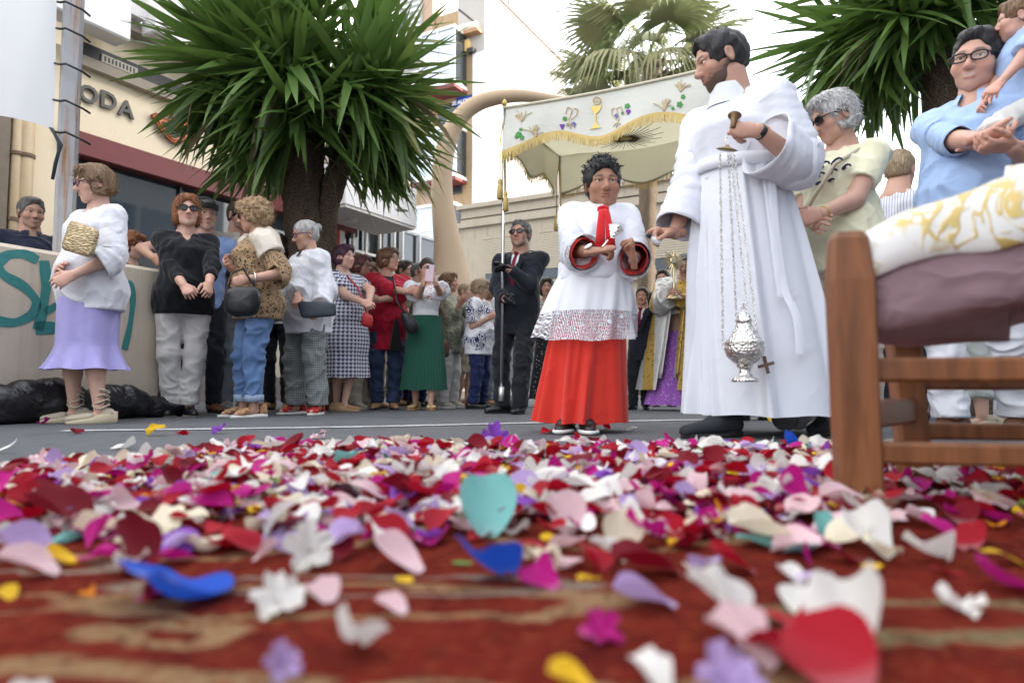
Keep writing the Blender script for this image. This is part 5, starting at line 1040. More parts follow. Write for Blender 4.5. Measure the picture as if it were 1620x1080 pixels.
def ringc(k, zf, dz, p=5.):
    R = []
    for q in th: a, b_ = sq(q, p); s_ = (a+1)/2; R.append(cS+ax*a*k+ay*b_*k+UP*(zf+(.10)*s_+dz+.006*math.sin(q*9)*(k > .9)))
    return R
lo = [ringc(.01, .315, 0), ringc(.3, .315, 0), ringc(.85, .31, 0), ringc(.97, .32, .0), ringc(1.0, .35, 0), ringc(1.0, .43, 0)]; V, F = loft(np.array(lo)); V = folds(V, F, .004, 40, 3); o = link('seat_lining', qmesh('seat_lining', V, F[:, ::-1]), MAUVE); o.parent = ch; o.matrix_parent_inverse = Matrix.Translation(-Vector(ch.location))
up_ = [ringc(1.035, .415, 0), ringc(1.06, .42, .0), ringc(1.06, .445, 0), ringc(1.03, .475, 0, 4.5), ringc(.96, .505, 0, 4), ringc(.85, .53, 0, 3.5), ringc(.65, .55, 0, 3), ringc(.4, .562, 0, 2.5), ringc(.15, .566, 0, 2), ringc(.02, .567, 0, 2)]; V, F = loft(np.array(up_)); V = folds(V, F, .006, 30, 6); o = link('seat_cushion', qmesh('seat_cushion', V, F), BROC); o.parent = ch; o.matrix_parent_inverse = Matrix.Translation(-Vector(ch.location))
# ---------------------------------------------------------------- processional canopy
ZT = 2.50; cFL = pix(798, 161, 5.5)*np.array([1, 1, 0]); cFR = pix(1131, 96, 4.78)*np.array([1, 1, 0]); cFL[2] = cFR[2] = 0; ed = cFR-cFL; LW = np.linalg.norm(ed); ex_ = ed/LW; ey_ = np.array([-ex_[1], ex_[0], 0]); LD = 1.25
def _silk(name, col, tr, bump=.25, sheen=.3):
    t = NT(name); n = t.noise(7, 3, .6, dist=1.2); t.bump(n, bump, .03); t.fin(t.mix(n, sc3(col, .93), sc3(col, 1.05)), .5, 0, .4, sheen); d = t.n('BsdfTranslucent', {'Color': (*sc3(col, .9), 1)}); m = t.n('MixShader', {0: tr, 1: t.b.outputs[0], 2: d.outputs[0]}); t.t.links.new(m.outputs[0], t.out.inputs[0]); return t.mat
VAL = _silk('white_damask', (.71, .71, .65), .2); LIN = _silk('pale_gold_lining', (.56, .52, .36), .6); GOLD = mat('gold_fringe', (.50, .36, .12), .5, .25, var=.25, vs=60); GTH = mat('gold_thread', (.55, .40, .12), .4, .5, var=.2, vs=80); SILV = mat('chrome_pole', (.62, .62, .64), .16, 1., var=.03); WHEAT = mat('wheat_thread', (.55, .42, .24), .6); LEAFG = mat('leaf_thread', (.05, .25, .05), .6); GRAPE = mat('grape_thread', (.12, .02, .30), .5); BLUEF = mat('blue_flower_thread', (.10, .12, .42), .6)
can = tag(empty('processional_canopy', cFL), 'white embroidered processional canopy with gold fringe on silver poles', 'canopy'); ci = -np.array(can.location)
def cpt(a, b): return cFL+ex_*a*LW+ey_*b*LD        # plan position
COR = [(0, 0), (1, 0), (1, 1), (0, 1)]; sides = [((0, 0), (1, 0)), ((1, 0), (1, 1)), ((1, 1), (0, 1)), ((0, 1), (0, 0))]
def drop(u): return .335+.055*math.cos(4*math.pi*u)
for k, (a, b_) in enumerate(sides):
    A, B = cpt(*a), cpt(*b_); dv = B-A; nn = vnorm(np.cross(dv, UP)); nu = 80
    def sp_(u, v, off=0., k=k, A=A, dv=dv, nn=nn):
        z = ZT-v*drop(u)+.012*math.sin(u*math.pi)*0-.02*math.sin(u*math.pi)*(1-v); o = (.012*math.sin(u*23+k)+.018*math.sin(u*9+2*k+v*2))*v+off+.03*v; return A+dv*u+nn*o+UP*z
    R = np.array([[sp_(u, v) for u in np.linspace(0, 1, nu)] for v in np.linspace(0, 1, 12)]); V, F = sheet(R); o = link('valance', qmesh('valance', V+ci, F), VAL if k == 0 else LIN, can)
    R = np.array([[sp_(u, v, .004) for u in np.linspace(0, 1, nu)] for v in (.94, 1.0)]); V, F = sheet(R); link('fringe_band', qmesh('fringe_band', V+ci, F), GOLD, o)
    b = MB(); rg = np.random.default_rng(k); nf = 340 if k in (0, 3) else 160
    for i in range(nf):
        u = (i+rg.uniform())/nf; p = sp_(min(u, 1), 1, .004); L_ = .062*rg.uniform(.85, 1.1); d_ = nn*rg.normal(0, .006)+vnorm(dv)*rg.normal(0, .005); w_ = vnorm(dv)*.0035; b.add([p-w_, p+w_, p+w_*.6+d_-UP*L_, p-w_*.6+d_-UP*L_]+ci, [(0, 1, 2, 3)])
    tag(b.obj('fringe', GOLD, o), kind='stuff')
    b = MB(); b.tube([sp_(u, 0, .006)+ci+UP*.006 for u in np.linspace(0, 1, 30)], .012, 8); b.obj('piping', mat('cream_piping', (.6, .55, .42), .6), o, True)
    if k == 0: front = o; fsp = sp_
# embroidery of the front valance; coordinates are photo pixels laid on the cloth
def fuv(x, y): 
    n = vnorm(np.cross(ex_, UP)); p = onpl(x, y, cFL, n); u = np.dot(p-cFL, ex_)/LW; return np.clip(u, .005, .995), (ZT-p[2])/drop(u)
def flat(name, pts, m, off=.008):
    P = [fsp(*fuv(x, y), off)+ci for x, y in pts]; b = MB(); n = len(P); nn = vnorm(np.cross(ex_, UP))*.003; b.add(P+[p-nn for p in P], [list(range(n))[::-1]]+[(i, (i+1) % n, n+(i+1) % n, n+i) for i in range(n)]); return b.obj(name, m, front)
def circ(x, y, r, n=12, a0=0): return [(x+r*math.cos(a0+q), y+r*math.sin(a0+q)) for q in np.linspace(0, 6.2832, n, endpoint=False)]
def lobed(x, y, r, a=0): return [(x+(r*(.62+.38*abs(math.cos(2.5*q))))*math.cos(q+a), y+(r*(.62+.38*abs(math.cos(2.5*q))))*math.sin(q+a)) for q in np.linspace(0, 6.2832, 20, endpoint=False)]
def thread(pts, r=.0035, m=WHEAT):
    b = MB(); t = np.linspace(0, len(pts)-1, len(pts)*4); q = np.array(pts, float); q = np.stack([np.interp(t, np.arange(len(pts)), q[:, c]) for c in (0, 1)], 1); b.tube([fsp(*fuv(x, y), .008)+ci for x, y in q], r, 5); return b.obj('embroidered_stem', m, front, True)
flat('chalice_embroidery', [(937, 166), (952, 164), (951, 170), (948, 175), (944, 178), (943, 181), (945, 183), (943, 185), (944, 192), (947, 198), (952, 202), (945, 203), (934, 205), (938, 200), (941, 194), (942, 186), (940, 184), (942, 181), (941, 178), (938, 174), (936, 170)], GTH)
thread(circ(945, 157, 6.3, 14)+[(951.3, 157)], .003, GTH); o = None
for x0, pts in ((0, [(941, 155), (941, 160)]), (0, [(944, 155), (944, 160), (944, 157.5), (947, 157.5), (947, 155), (947, 160)]), (0, [(951, 155), (949, 156), (950.5, 158), (949, 160)])): thread(pts, .002, GTH)
for x, y, r in ((824, 215, 5), (829, 220, 4), (821, 219, 3.5), (895, 188, 4.2), (900, 198, 2.8), (994, 168, 5), (987, 180, 3), (1077, 168, 5.5), (1082, 155, 4), (1066, 174, 3), (827, 207, 3)): flat('leaf_embroidery', lobed(x, y, r, x), LEAFG)
for x, y in ((891, 202), (996, 180)):
    for dx, dy in ((-2.6, -3), (0, -3.4), (2.6, -3), (-1.3, -.6), (1.4, -.5), (0, 2.1)): flat('grape_embroidery', circ(x+dx, y+dy, 1.8, 9), GRAPE)
for x, y in ((909, 197), (977, 184)):
    for q in range(5): flat('flower_embroidery', circ(x+2.4*math.cos(q*1.257), y+2.4*math.sin(q*1.257), 1.7, 8), BLUEF)
rg = np.random.default_rng(8)
for cx, cy, n_ in ((828, 188, 9), (850, 212, 11), (1078, 140, 11), (1052, 172, 10)):
    for i in range(n_): a = rg.uniform(-2.9, -.2); L_ = rg.uniform(9, 20); thread([(cx, cy+6), (cx+L_*.5*math.cos(a)+rg.uniform(-2, 2), cy+L_*.5*math.sin(a)*.8), (cx+L_*math.cos(a)*1.1, cy+L_*math.sin(a)*.8)], .003)
for cx, s_ in ((905, -1), (978, 1)):
    thread([(cx, 205), (cx+4*s_, 190), (cx-2*s_, 172), (cx+6*s_, 168), (cx+9*s_, 180)]); thread([(cx-6*s_, 203), (cx, 196), (cx+7*s_, 200)]); thread([(cx, 190), (cx-8*s_, 182), (cx-10*s_, 172), (cx-4*s_, 170)])
# roof cloth with sunburst
def roofz(a, b): return ZT-.015-.20*math.sin(math.pi*a)**.8*math.sin(math.pi*b)**.8-.02*abs(math.sin(a*7))*b*(1-b)
R = np.array([[cpt(a, b)+UP*roofz(a, b)+ci for a in np.linspace(0, 1, 44)] for b in np.linspace(0, 1, 30)]); V, F = sheet(R); rf = link('roof_cloth', qmesh('roof_cloth', V, F), LIN, can)
b = MB(); DARKT = mat('dark_gold_thread', (.10, .08, .035), .6)
for i in range(36):
    q = i*2*math.pi/36; L0, L1 = .03, (.27 if i % 2 else .2); P_ = []
    for t in np.linspace(0, 1, 6): r = L0+(L1-L0)*t; a, b2 = .52+r*math.cos(q)/LW*1.15, .42+r*math.sin(q)/LD*1.1; P_.append(cpt(a, b2)+UP*(roofz(a, b2)-.006)+ci)
    mm = MB(); mm.tube(P_, [.004, .004, .0035, .003, .0025, .002], 5); mm.obj('sunburst_ray', DARKT, rf, True)
MB().lathe([(.002, -.006), (.05, -.006), (.05, .002), (.002, .002)], 24, cpt(.52, .42)+UP*(roofz(.52, .42)-.004)+ci).obj('sunburst_centre', GTH, rf)
# poles, cords and tassels
for k, (a, b_) in enumerate(COR):
    p = cpt(a, b_)+ci; z0 = .12; tp = p+UP*(ZT+.02); bt = p+UP*z0
    if k == 0: bt = pix(793, 634, 5.42)+ci
    if k == 3: bt = bt+np.array([.02, 0, 0])
    po = MB(); po.tube([bt, tp], .0135, 12); po = po.obj('pole', SILV, can, True); bd = vnorm(tp-bt)
    MB().tube([bt, bt+bd*.11], .022, 12).obj('ferrule', mat('pale_ferrule', (.6, .6, .58), .35, .6), po, True); MB().lathe([(.004, 0), (.02, .01), (.024, .03), (.012, .05), (.004, .06)], 12, tp).obj('finial', GTH, po, True)
    for q, dz in ((0, .40), (1, .50)):
        pt = p+UP*(ZT-.30)+np.array([-.035+.045*q, -.03, 0]); e = pt-UP*(dz-.1); MB().tube([p+UP*(ZT-.02), pt, e], .005, 6).obj('cord', GOLD, can, True); MB().lathe([(.004, 0), (.016, -.005), (.02, -.03), (.014, -.045), (.022, -.06), (.027, -.16), (.02, -.165)], 12, e).obj('tassel', GOLD, can, True)
# ---------------------------------------------------------------- thurible
def _silver():
    t = NT('chased_silver'); v = t.vor(95); n = t.noise(60, 3); t.bump(t.m('ADD', v, t.m('MULTIPLY', n, .5)), .8, .006); return t.fin(t.mix(t.ramp(v, [(.0, 0), (.3, 1)]), (.28, .26, .24), (.74, .72, .68)), t.ramp(n, [(.3, .2), (.7, .36)]), 1., .5)
SLV = _silver(); DT = 2.72; tc = pix(1179, 604, DT); thu = tag(empty('thurible', tc), 'ornate silver thurible hanging on chains from the robed man\'s hand', 'thurible')
s_ = DT/FPX
def pr(l): return [(r*s_, z*s_) for r, z in l]
MB().lathe(pr([(1, 0), (20, 0), (21, 3), (19, 6), (13, 8), (10, 12), (8, 18), (9, 22), (13, 24), (12, 27), (20, 32), (27, 40), (30, 48), (31, 54), (29, 58), (31, 60), (2, 60)]), 40).obj('bowl', SLV, thu, True)
MB().lathe(pr([(2, 60), (30, 60), (30, 63), (26, 66), (22, 72), (17, 80), (13, 88), (11, 94), (13, 96), (12.5, 99), (10, 101), (9, 108), (5, 111), (1, 112)]), 40).obj('lid', SLV, thu, True)
b = MB(); q = 117*s_; b.box((0, 0, q), (2*s_, 2*s_, 14*s_)); b.box((0, 0, q+1*s_), (10*s_, 2*s_, 2*s_))
for dx, dz in ((5, 1), (-5, 1), (0, 8)): b.lathe([(.0005, -1.6*s_), (1.6*s_, 0), (.0005, 1.6*s_)], 8, (dx*s_, 0, q+dz*s_))
b.obj('cross_finial', SLV, thu)
for i in range(14): a = i*math.pi/7; MB().lathe([(.0004, -.0035), (.0035, 0), (.0004, .0035)], 8, (math.cos(a)*17*s_, math.sin(a)*17*s_, 79*s_)).obj('vent_boss', mat('pierced_dark', (.02, .02, .02), .5), thu)
disc = pix(1150, 237, DT-.02)-tc; MB().lathe([(.002, -.006), (.032, -.004), (.043, 0), (.03, .006), (.012, .012), (.004, .02)], 24, disc, rotm(.25, .15, 0)).obj('chain_cap', mat('aged_brass', (.22, .16, .08), .4, .8), thu, True)
MB().tube([disc+np.array([.004*math.sin(a)-.0, 0, .035+.02*math.cos(a)]) for a in np.linspace(0, 6.28, 12)], .0025, 6, False).obj('ring', SLV, thu, True)
def chain(a, b, name='chain'):
    m = MB(); n = int(np.linalg.norm(b-a)/.0095); d = vnorm(b-a); u, v, w_ = frame(d)
    for i in range(n):
        c = a+(b-a)*(i+.5)/n; e = u if i % 2 else v; th = np.linspace(0, 6.2832, 9)[:-1]; P_ = [c+d*math.cos(q)*.0075+e*math.sin(q)*.0042 for q in th]; V = []
        o2 = np.cross(d, e)
        for p, q in zip(P_, th): r_ = vnorm(p-c); V += [p+r_*.0014, p+o2*.0014, p-r_*.0014, p-o2*.0014]
        m.add(V, [(j*4+k, j*4+(k+1) % 4, ((j+1) % 8)*4+(k+1) % 4, ((j+1) % 8)*4+k) for j in range(8) for k in range(4)])
    tag(m.obj(name, SLV, thu), kind='stuff')
T = lambda x, y, dd=0: pix(x, y, DT+dd)-tc
chain(T(1139, 243, 0), T(1144, 548, -.02)); chain(T(1152, 244, -.02), T(1165, 500, -.03)); chain(T(1161, 240, .01), T(1200, 540, .05)); chain(T(1156, 243, .02), T(1183, 500, .03))
for x, y in ((1145, 550), (1205, 545)): MB().lathe([(.0005, -.006), (.006, -.003), (.006, .003), (.0005, .006)], 10, T(x, y)).obj('lug', SLV, thu, True)
cup = pix(1161, 192, DT+.06); tag(MB().lathe([(.002, -.04), (.010, -.036), (.012, -.01), (.015, .01), (.022, .024), (.028, .03), (.025, .03), (.016, .018), (.010, .008), (.002, .006)], 24, cup, rotm(-.35, .25, 0)).obj('incense_cup', mat('dark_brass', (.16, .10, .05), .4, .7), None, True), 'small flared brass cup held in the robed man\'s raised hand', 'cup')
# ---------------------------------------------------------------- walker wheels behind the robe
wk = tag(empty('walking_frame', gnd(1275, 3.5)), 'wheeled walking frame half hidden behind the white robe', 'walker'); RUB = mat('grey_rubber', (.16, .16, .17), .7); PLK = mat('black_plastic_hub', (.02, .02, .022), .5)
b0 = np.array(wk.location)
for x, y, dd in ((1242, 661, -.05), (1262, 662, .02), (1318, 661, .05), (1290, 660, .42)):
    c = pix(x, y, 3.42+dd)-b0; r = .063; c[2] = r+.002; R = rotm(0, math.pi/2, 0); R = rotm(0, 0, 1.15) @ R
    wl = MB().lathe([(r-.014, -.012), (r-.003, -.013), (r, -.008), (r, .008), (r-.003, .013), (r-.014, .012)], 28, c, R).obj('wheel', RUB, wk, True); hb = MB().lathe([(.004, -.012), (.014, -.011), (.014, .011), (.004, .012)], 14, c, R).obj('hub', PLK, wl, True)
    for i in range(5): a = i*1.2566; m = MB(); m.bar(c+R @ np.array([math.cos(a)*.01, math.sin(a)*.01, 0]), c+R @ np.array([math.cos(a)*.052, math.sin(a)*.052, 0]), .012, .01); m.obj('spoke', PLK, wl)
for x, dd in ((1252, 0), (1305, .1)):
    p = pix(x, 660, 3.43+dd)-b0; p[2] = .08; MB().tube([p, p+np.array([0, .02, .12]), p+np.array([0, .1, .5]), p+np.array([.0, .2, .86]), p+np.array([0, .1, .9])], .012, 10).obj('frame_tube', mat('grey_tube', (.3, .3, .32), .35, .7), wk, True)
# ---------------------------------------------------------------- cloth patterns
def pat(name, fn, rough=.85, bump=.2, sheen=.1, metal=0.):
    t = NT(name); c = fn(t); t.bump(t.m('ADD', t.noise(14, 3, .55, dist=.6), t.m('MULTIPLY', t.noise(450, 1), .06)), bump, .02); return t.fin(c, rough, metal, .25, sheen)
def _leo(t): v = t.vor(46, t.co((1, 1, .8))); r = t.ramp(v, [(.22, .0), (.30, 1), (.42, 1), (.52, 0)]); return t.mix(t.m('MULTIPLY', r, t.ramp(t.noise(60, 2), [(.4, 0), (.5, 1)])), t.mix(t.noise(12), (.30, .19, .10), (.42, .29, .17)), (.02, .014, .01))
def _hound(t):
    x, y, z = t.xyz(); u = t.m('MULTIPLY', t.m('ARCTAN2', x, t.m('MULTIPLY', y, -1.)), 5.6); v = t.m('MULTIPLY', z, 30.); a = t.m('LESS_THAN', t.m('FRACT', u), .52); b = t.m('LESS_THAN', t.m('FRACT', v), .52); d = t.m('LESS_THAN', t.m('FRACT', t.m('MULTIPLY', t.m('ADD', u, v), 2.)), .5)
    k = t.m('ADD', t.m('MULTIPLY', a, b), t.m('MULTIPLY', t.m('ABSOLUTE', t.m('SUBTRACT', a, b)), t.m('MULTIPLY', d, .9))); return t.mix(t.m('MINIMUM', k, 1.), (.74, .74, .78), (.03, .03, .12))
def _floral(a, b, c2, s1=14, s2=30):
    def f(t): n = t.noise(s1, 3, .6, dist=2.); return t.mix(t.ramp(t.noise(s2, 2, .5, dist=3.), [(.52, 0), (.58, 1)]), t.mix(t.ramp(n, [(.42, 0), (.55, 1)]), a, b), c2)
    return f
def _navyprint(t):
    v = t.vor(17); r = t.ramp(t.m('FRACT', t.m('MULTIPLY', v, 4.)), [(.4, 0), (.5, 1)]); m = t.ramp(t.noise(5, 1), [(.5, 0), (.56, 1)]); return t.mix(t.m('MULTIPLY', r, m), (.78, .78, .82), (.015, .02, .1))
def _stripe(a, b, fr, ax=2, w=.5):
    def f(t): return t.mix(t.m('GREATER_THAN', t.m('FRACT', t.m('MULTIPLY', t.xyz()[ax], fr)), w), a, b)
    return f
def _plaid(t): x, y, z = t.xyz(); k = t.m('ADD', t.m('GREATER_THAN', t.m('FRACT', t.m('MULTIPLY', z, 55.)), .6), t.m('GREATER_THAN', t.m('FRACT', t.m('MULTIPLY', t.m('ADD', x, y), 50.)), .6)); return t.mix(t.m('MULTIPLY', k, .5), (.25, .27, .26), (.10, .11, .12))
def _jean(a, b): return lambda t: t.mix(t.m('MULTIPLY', t.noise(1., 2, .5, t.co((300, 300, 60))), .5), t.mix(t.ramp(t.noise(3.5, 3), [(.35, 0), (.7, 1)]), a, b), sc3(b, 1.4))
LEO = pat('leopard_print', _leo); HOUND = pat('houndstooth', _hound); OLIVEF = pat('olive_floral', _floral((.26, .27, .17), (.42, .40, .30), (.10, .13, .12))); NAVYP = pat('navy_on_white_print', _navyprint); PLAID = pat('grey_plaid', _plaid); SEER = pat('seersucker', _stripe((.66, .62, .56), (.36, .28, .2), 120)); STRIPE = pat('fine_stripe', _stripe((.7, .7, .74), (.3, .32, .45), 60, 0, .75))
JEAN = pat('blue_denim', _jean((.05, .10, .22), (.13, .22, .40))); JEAND = pat('dark_denim', _jean((.014, .024, .055), (.04, .06, .12))); JEANG = pat('faded_denim', _jean((.10, .12, .14), (.2, .22, .25)))
CW = lambda: cloth('white_cotton', (.74, .75, .80)); ALB = cloth('white_alb_cloth', (.74, .76, .83), weave=700, wr=.22, bump=.2, var=.03); SATIN = NT('cream_satin'); SATIN.bump(SATIN.noise(12, 3, dist=1.), .3, .03); SATIN = SATIN.fin((.62, .55, .46), .32, 0, .5)
BLKC = cloth('black_knit', (.008, .009, .013)); SUIT = cloth('navy_black_suit', (.010, .012, .020), wr=.35); BLKT = cloth('black_trouser', (.008, .009, .013), wr=.6); NAVY = cloth('navy_polo', (.012, .016, .04)); NAVYT = cloth('navy_trouser', (.014, .022, .09)); BLUEP = cloth('sky_blue_polo', (.27, .38, .66)); LTBLUE = cloth('light_blue_shirt', (.36, .50, .76)); BEIGES = cloth('beige_shirt', (.58, .53, .45)); REDK = cloth('red_knit', (.42, .008, .03)); GREEN = cloth('green_pleated', (.018, .10, .065), wr=.2); YEL = cloth('pale_yellow_jersey', (.76, .74, .53)); WTR = cloth('white_trouser', (.68, .66, .63)); WTR2 = cloth('white_chino', (.72, .73, .78)); BGT = cloth('beige_trouser', (.50, .44, .36)); KHA = cloth('khaki_short', (.42, .36, .27)); LILAC = cloth('lilac_skirt_cloth', (.42, .38, .72), wr=.3, var=.05); REDC = cloth('red_cassock_cloth', (.62, .035, .022), wr=.35, var=.05); GRNT = cloth('pale_grey_green_trouser', (.55, .60, .56)); GRYT = cloth('grey_trouser', (.11, .12, .13))
BLKL = mat('black_leather', (.012, .012, .014), .32, bump=.15, bs=120); BRNL = mat('brown_leather', (.13, .055, .028), .42, bump=.15, bs=120); TANL = mat('tan_leather', (.42, .24, .12), .5); CORK = mat('cork_sole', (.45, .30, .17), .8); ROPE = mat('rope_sole', (.55, .47, .33), .9, bump=.5, bs=150); BEIC = cloth('beige_canvas', (.50, .43, .34)); REDL = mat('red_leather', (.42, .02, .02), .45); WSOLE = mat('white_sole', (.7, .69, .66), .6); GOLDL = mat('gold_leather', (.5, .38, .18), .4, .4)
GF1 = mat('purple_frame', (.09, .02, .07), .3); GF2 = mat('black_frame', (.012, .012, .014), .3); GF3 = mat('bronze_frame', (.16, .09, .05), .35, .5); STEEL = mat('steel', (.6, .6, .6), .25, 1.)
H_BRN = hairmat('light_brown_hair', (.19, .105, .05), (.38, .25, .14)); H_AUB = hairmat('auburn_hair', (.22, .07, .025), (.42, .17, .07)); H_BLO = hairmat('frosted_blond_hair', (.33, .19, .09), (.62, .44, .26)); H_GRY = hairmat('silver_hair', (.40, .39, .38), (.72, .71, .7)); H_PLM = hairmat('plum_hair', (.03, .006, .018), (.1, .02, .05)); H_DRD = hairmat('dark_red_hair', (.08, .02, .02), (.2, .06, .05)); H_DK = hairmat('dark_brown_hair', (.022, .014, .01), (.07, .045, .03)); H_BLK = hairmat('black_hair', (.008, .007, .008), (.035, .032, .035)); H_SP = hairmat('salt_pepper_hair', (.07, .065, .062), (.24, .235, .23)); H_CHE = hairmat('chestnut_hair', (.12, .055, .025), (.28, .15, .07)); H_WSH = hairmat('sandy_hair', (.3, .2, .11), (.55, .42, .28))
PALE, MID, TAN, OLV = (.64, .41, .32), (.56, .34, .255), (.46, .265, .19), (.37, .20, .13)
GC = 'onlookers lining the street'
def handbag(name, label, cat, pts, d, th, m, strap=None, sm=3):
    """pillow-like bag from a pixel outline at depth d"""
    P = np.array([pix(x, y, d) for x, y in pts]); c = P.mean(0); n = np.array([0, 1, 0]); R = []
    t = np.linspace(0, len(P), len(P)*6, endpoint=False); P = np.stack([np.interp(t, np.arange(len(P)+1), np.append(P[:, k], P[0, k])) for k in range(3)], 1)
    for _ in range(sm): P = .25*np.roll(P, 1, 0)+.5*P+.25*np.roll(P, -1, 0)
    for k, o in ((.02, -1), (.6, -.95), (.88, -.75), (1., -.3), (1., .3), (.88, .75), (.6, .95), (.02, 1)): R.append(c+(P-c)*k+n*th/2*o)
    V, F = loft(np.array(R)); V = folds(V, F, .003 if sm > 1 else .001, 60, 2); rt = tag(empty(name, c), label, cat); o = link('bag_body', qmesh('bag_body', V-c, F), m, rt)
    if strap: b = MB(); b.tube([pix(*q)-c for q in strap], .008, 6); b.obj('strap', m, rt, True)
    return rt
# ---------------------------------------------------------------- crowd, left to right
p = Person('grey-haired man in navy polo leaning behind the graffiti barrier', 5.35, 46, (48, 313), 12, 18, 6, sex='m', g=1.1, skin=MID, group=GC, face={'beard': .12, 'beardcol': (.3, .28, .26), 'browcol': (.1, .08, .07), 'smile': 1}); p.body().hair('crop', H_SP).shoes(BLKL); p.shirt(NAVY, 'polo_shirt', .28, .02); p.collar(NAVY); p.trousers(JEANG)
p = Person('woman in white blouse and lilac skirt holding a gold clutch by the barrier', 4.12, 133, (158, 264), -58, -76, 10, g=1.08, belly=.25, skin=PALE, group=GC, near=True, feet=[(116, None, .05), (156, None, -.06)], fyaw=[-86, -80], face={'jaw': 1.06})
p.legk = .7; p.arm('R', (100, 424, -.16), hand='relax').arm('L', (118, 434, -.26), (190, 425, -.12), hand='relax'); p.body().hair('short_f', H_BRN).glasses(GF1)
SHEER = cloth('sheer_white_blouse', (.75, .75, .80)); p.shirt(SHEER, 'blouse', .34, .028, .43, .045, .006, armr=.012, vneck=.05); [p.bell(k, SHEER, .062, .088, .42, 'sleeve', .3) for k in 'LR']; p.skirt(LILAC, 'skirt', .56, .205, r1=(.165, .165), nf=11, amp=.014, seed=4, bulge=.0, ruffle=.05, pw=.8, n=180); p.shoes(BEIC, 'wedge', ROPE, 1.08)
for k in 'LR':
    ft, fy = p.feet[k]; b = MB()
    for i in range(4): z = .10+i*.03; r = .043-.001*i; b.tube([ft+np.array([r*math.cos(q), r*math.sin(q)+.01, z+.012*math.sin(q*2+i)]) for q in np.linspace(0, 6.2832, 14)], .006, 5, False)
    b.obj('ankle_lace', BEIC, p.root, True)
_g = NT('gold_woven_clutch'); _w = _g.vor(60, _g.co((1, 1, 2.2))); _g.bump(_w, .8, .006); _g = _g.fin(_g.mix(_w, (.20, .14, .07), (.62, .50, .30)), .38, .55)
handbag('clutch_bag', 'gold woven clutch bag tucked under the arm of the lilac-skirted woman', 'bag', [(112, 347), (158, 364), (146, 409), (96, 394)], 3.83, .04, _g, sm=1)
p = Person('ginger woman in glasses peering over the concrete barrier', 5.75, 206, (206, 369), 40, 50, 5, skin=PALE, group=GC); p.body(False).hair('curly', H_AUB).glasses(GF2); p.shirt(BLKC, 'top', .9); p.trousers(JEAND); p.shoes(BLKL)
p = Person('red-haired woman in sunglasses, black v-neck top and white trousers', 5.0, 284, (297, 311), 3, 4, -4, g=1.12, belly=.25, skin=PALE, group=GC, near=True, feet=[(270, None, -.03), (298, None, -.02)], face={'lip': (.4, .1, .1)})
p.arm('R', (291, 452, -.28), (255, 430, .05)).arm('L', (331, 450, -.26), (352, 430, .05)); p.body().hair('bouffant', H_AUB).glasses(GF2, True, (.11, .075)); p.shirt(BLKC, 'v_neck_top', .83, .018, .455, .032, .008, vneck=.10); p.trousers(WTR, hem=.05, width=1.12, fold=.006); p.shoes(BLKL, 'flat', BEIC)
p = Person('man in sky-blue polo and dark cap behind the white trousers', 5.6, 318, (324, 318), 8, 15, 0, sex='m', skin=MID, group=GC); p.arm('R', (243, 408, -.25), (232, 380, 0)); p.body().hair('crop', H_SP); p.shirt(BLUEP, 'polo_shirt', .3, .024); p.collar(BLUEP); p.trousers(cloth('dark_navy_trouser', (.015, .018, .03))); p.shoes(BRNL)
f = Field((-.2, -.32, -.02), (.2, .22, .2), .006); f.ell((0, .02, .03), (.092, .112, .1), .01); f.cut((0, -.15, -1), (0, 0, .035)); f.cone((0, -.07, .035), (0, -.16, .03), .075, .05, .01, 1., .12, (1, 0, 0)); V, F = f.mesh(); link('cap', qmesh('cap', (V*p.hs) @ p.Rh.T+p.hd+p.Rh @ np.array([0, 0, .015])*p.hs, F), cloth('black_cap', (.01, .011, .014)), p.root)
p = Person('man in open beige shirt behind the leopard blouse', 5.95, 372, (377, 318), 30, 35, 6, sex='m', skin=MID, group=GC, face={'beard': .25}); p.body().hair('crop', H_DK); p.shirt(BEIGES, 'shirt', .95, .024, vneck=.06); p.collar(BEIGES); p.trousers(JEANG); p.shoes(mat('grey_suede', (.2, .19, .18), .8), 'sneaker', WSOLE)
p = Person('curly blonde woman in leopard blouse, satin shawl and turned-up jeans', 4.9, 405, (408, 317), -70, -100, 8, g=1.15, belly=.2, skin=MID, group=GC, near=True, feet=[(384, None, .02), (402, None, -.1)], fyaw=[-75, -62])
p.arm('R', (366, 424, -.12)).arm('L', (394, 442, -.30), (452, 440, -.15), hand='curl'); p.body().hair('curly', H_BLO).glasses(GF2, True); p.shirt(LEO, 'blouse', .3, .024, .44, .035, .008); [p.bell(k, LEO, .062, .085, .2, 'sleeve', .3) for k in 'LR']; p.trousers(JEAN, 'jeans', hem=.085, width=1.06, fold=.009); p.shoes(TANL, 'sandal', WSOLE, 1.1)
hip, kn, an = p.limbs()
for k in 'LR': c = an[k]+(kn[k]-an[k])*.17; MB().lathe([(.058, -.03), (.064, -.03), (.064, .02), (.06, .02)], 20, c).obj('turn_up', cloth('denim_inside', (.30, .38, .52)), p.root, True)
f = Field((-.4, -.36, .85), (.4, .36, 1.55), .012); H = p.H; nb = p.sp(.82)+np.array([0, 0, .80*H])
for k in 'LR': f.cone(nb, p.S[k]+np.array([0, 0, .005]), .085, .085, .05); f.cone(p.S[k], p.S[k]*.55+p.E[k]*.45, .088, .10, .04, capb=True)
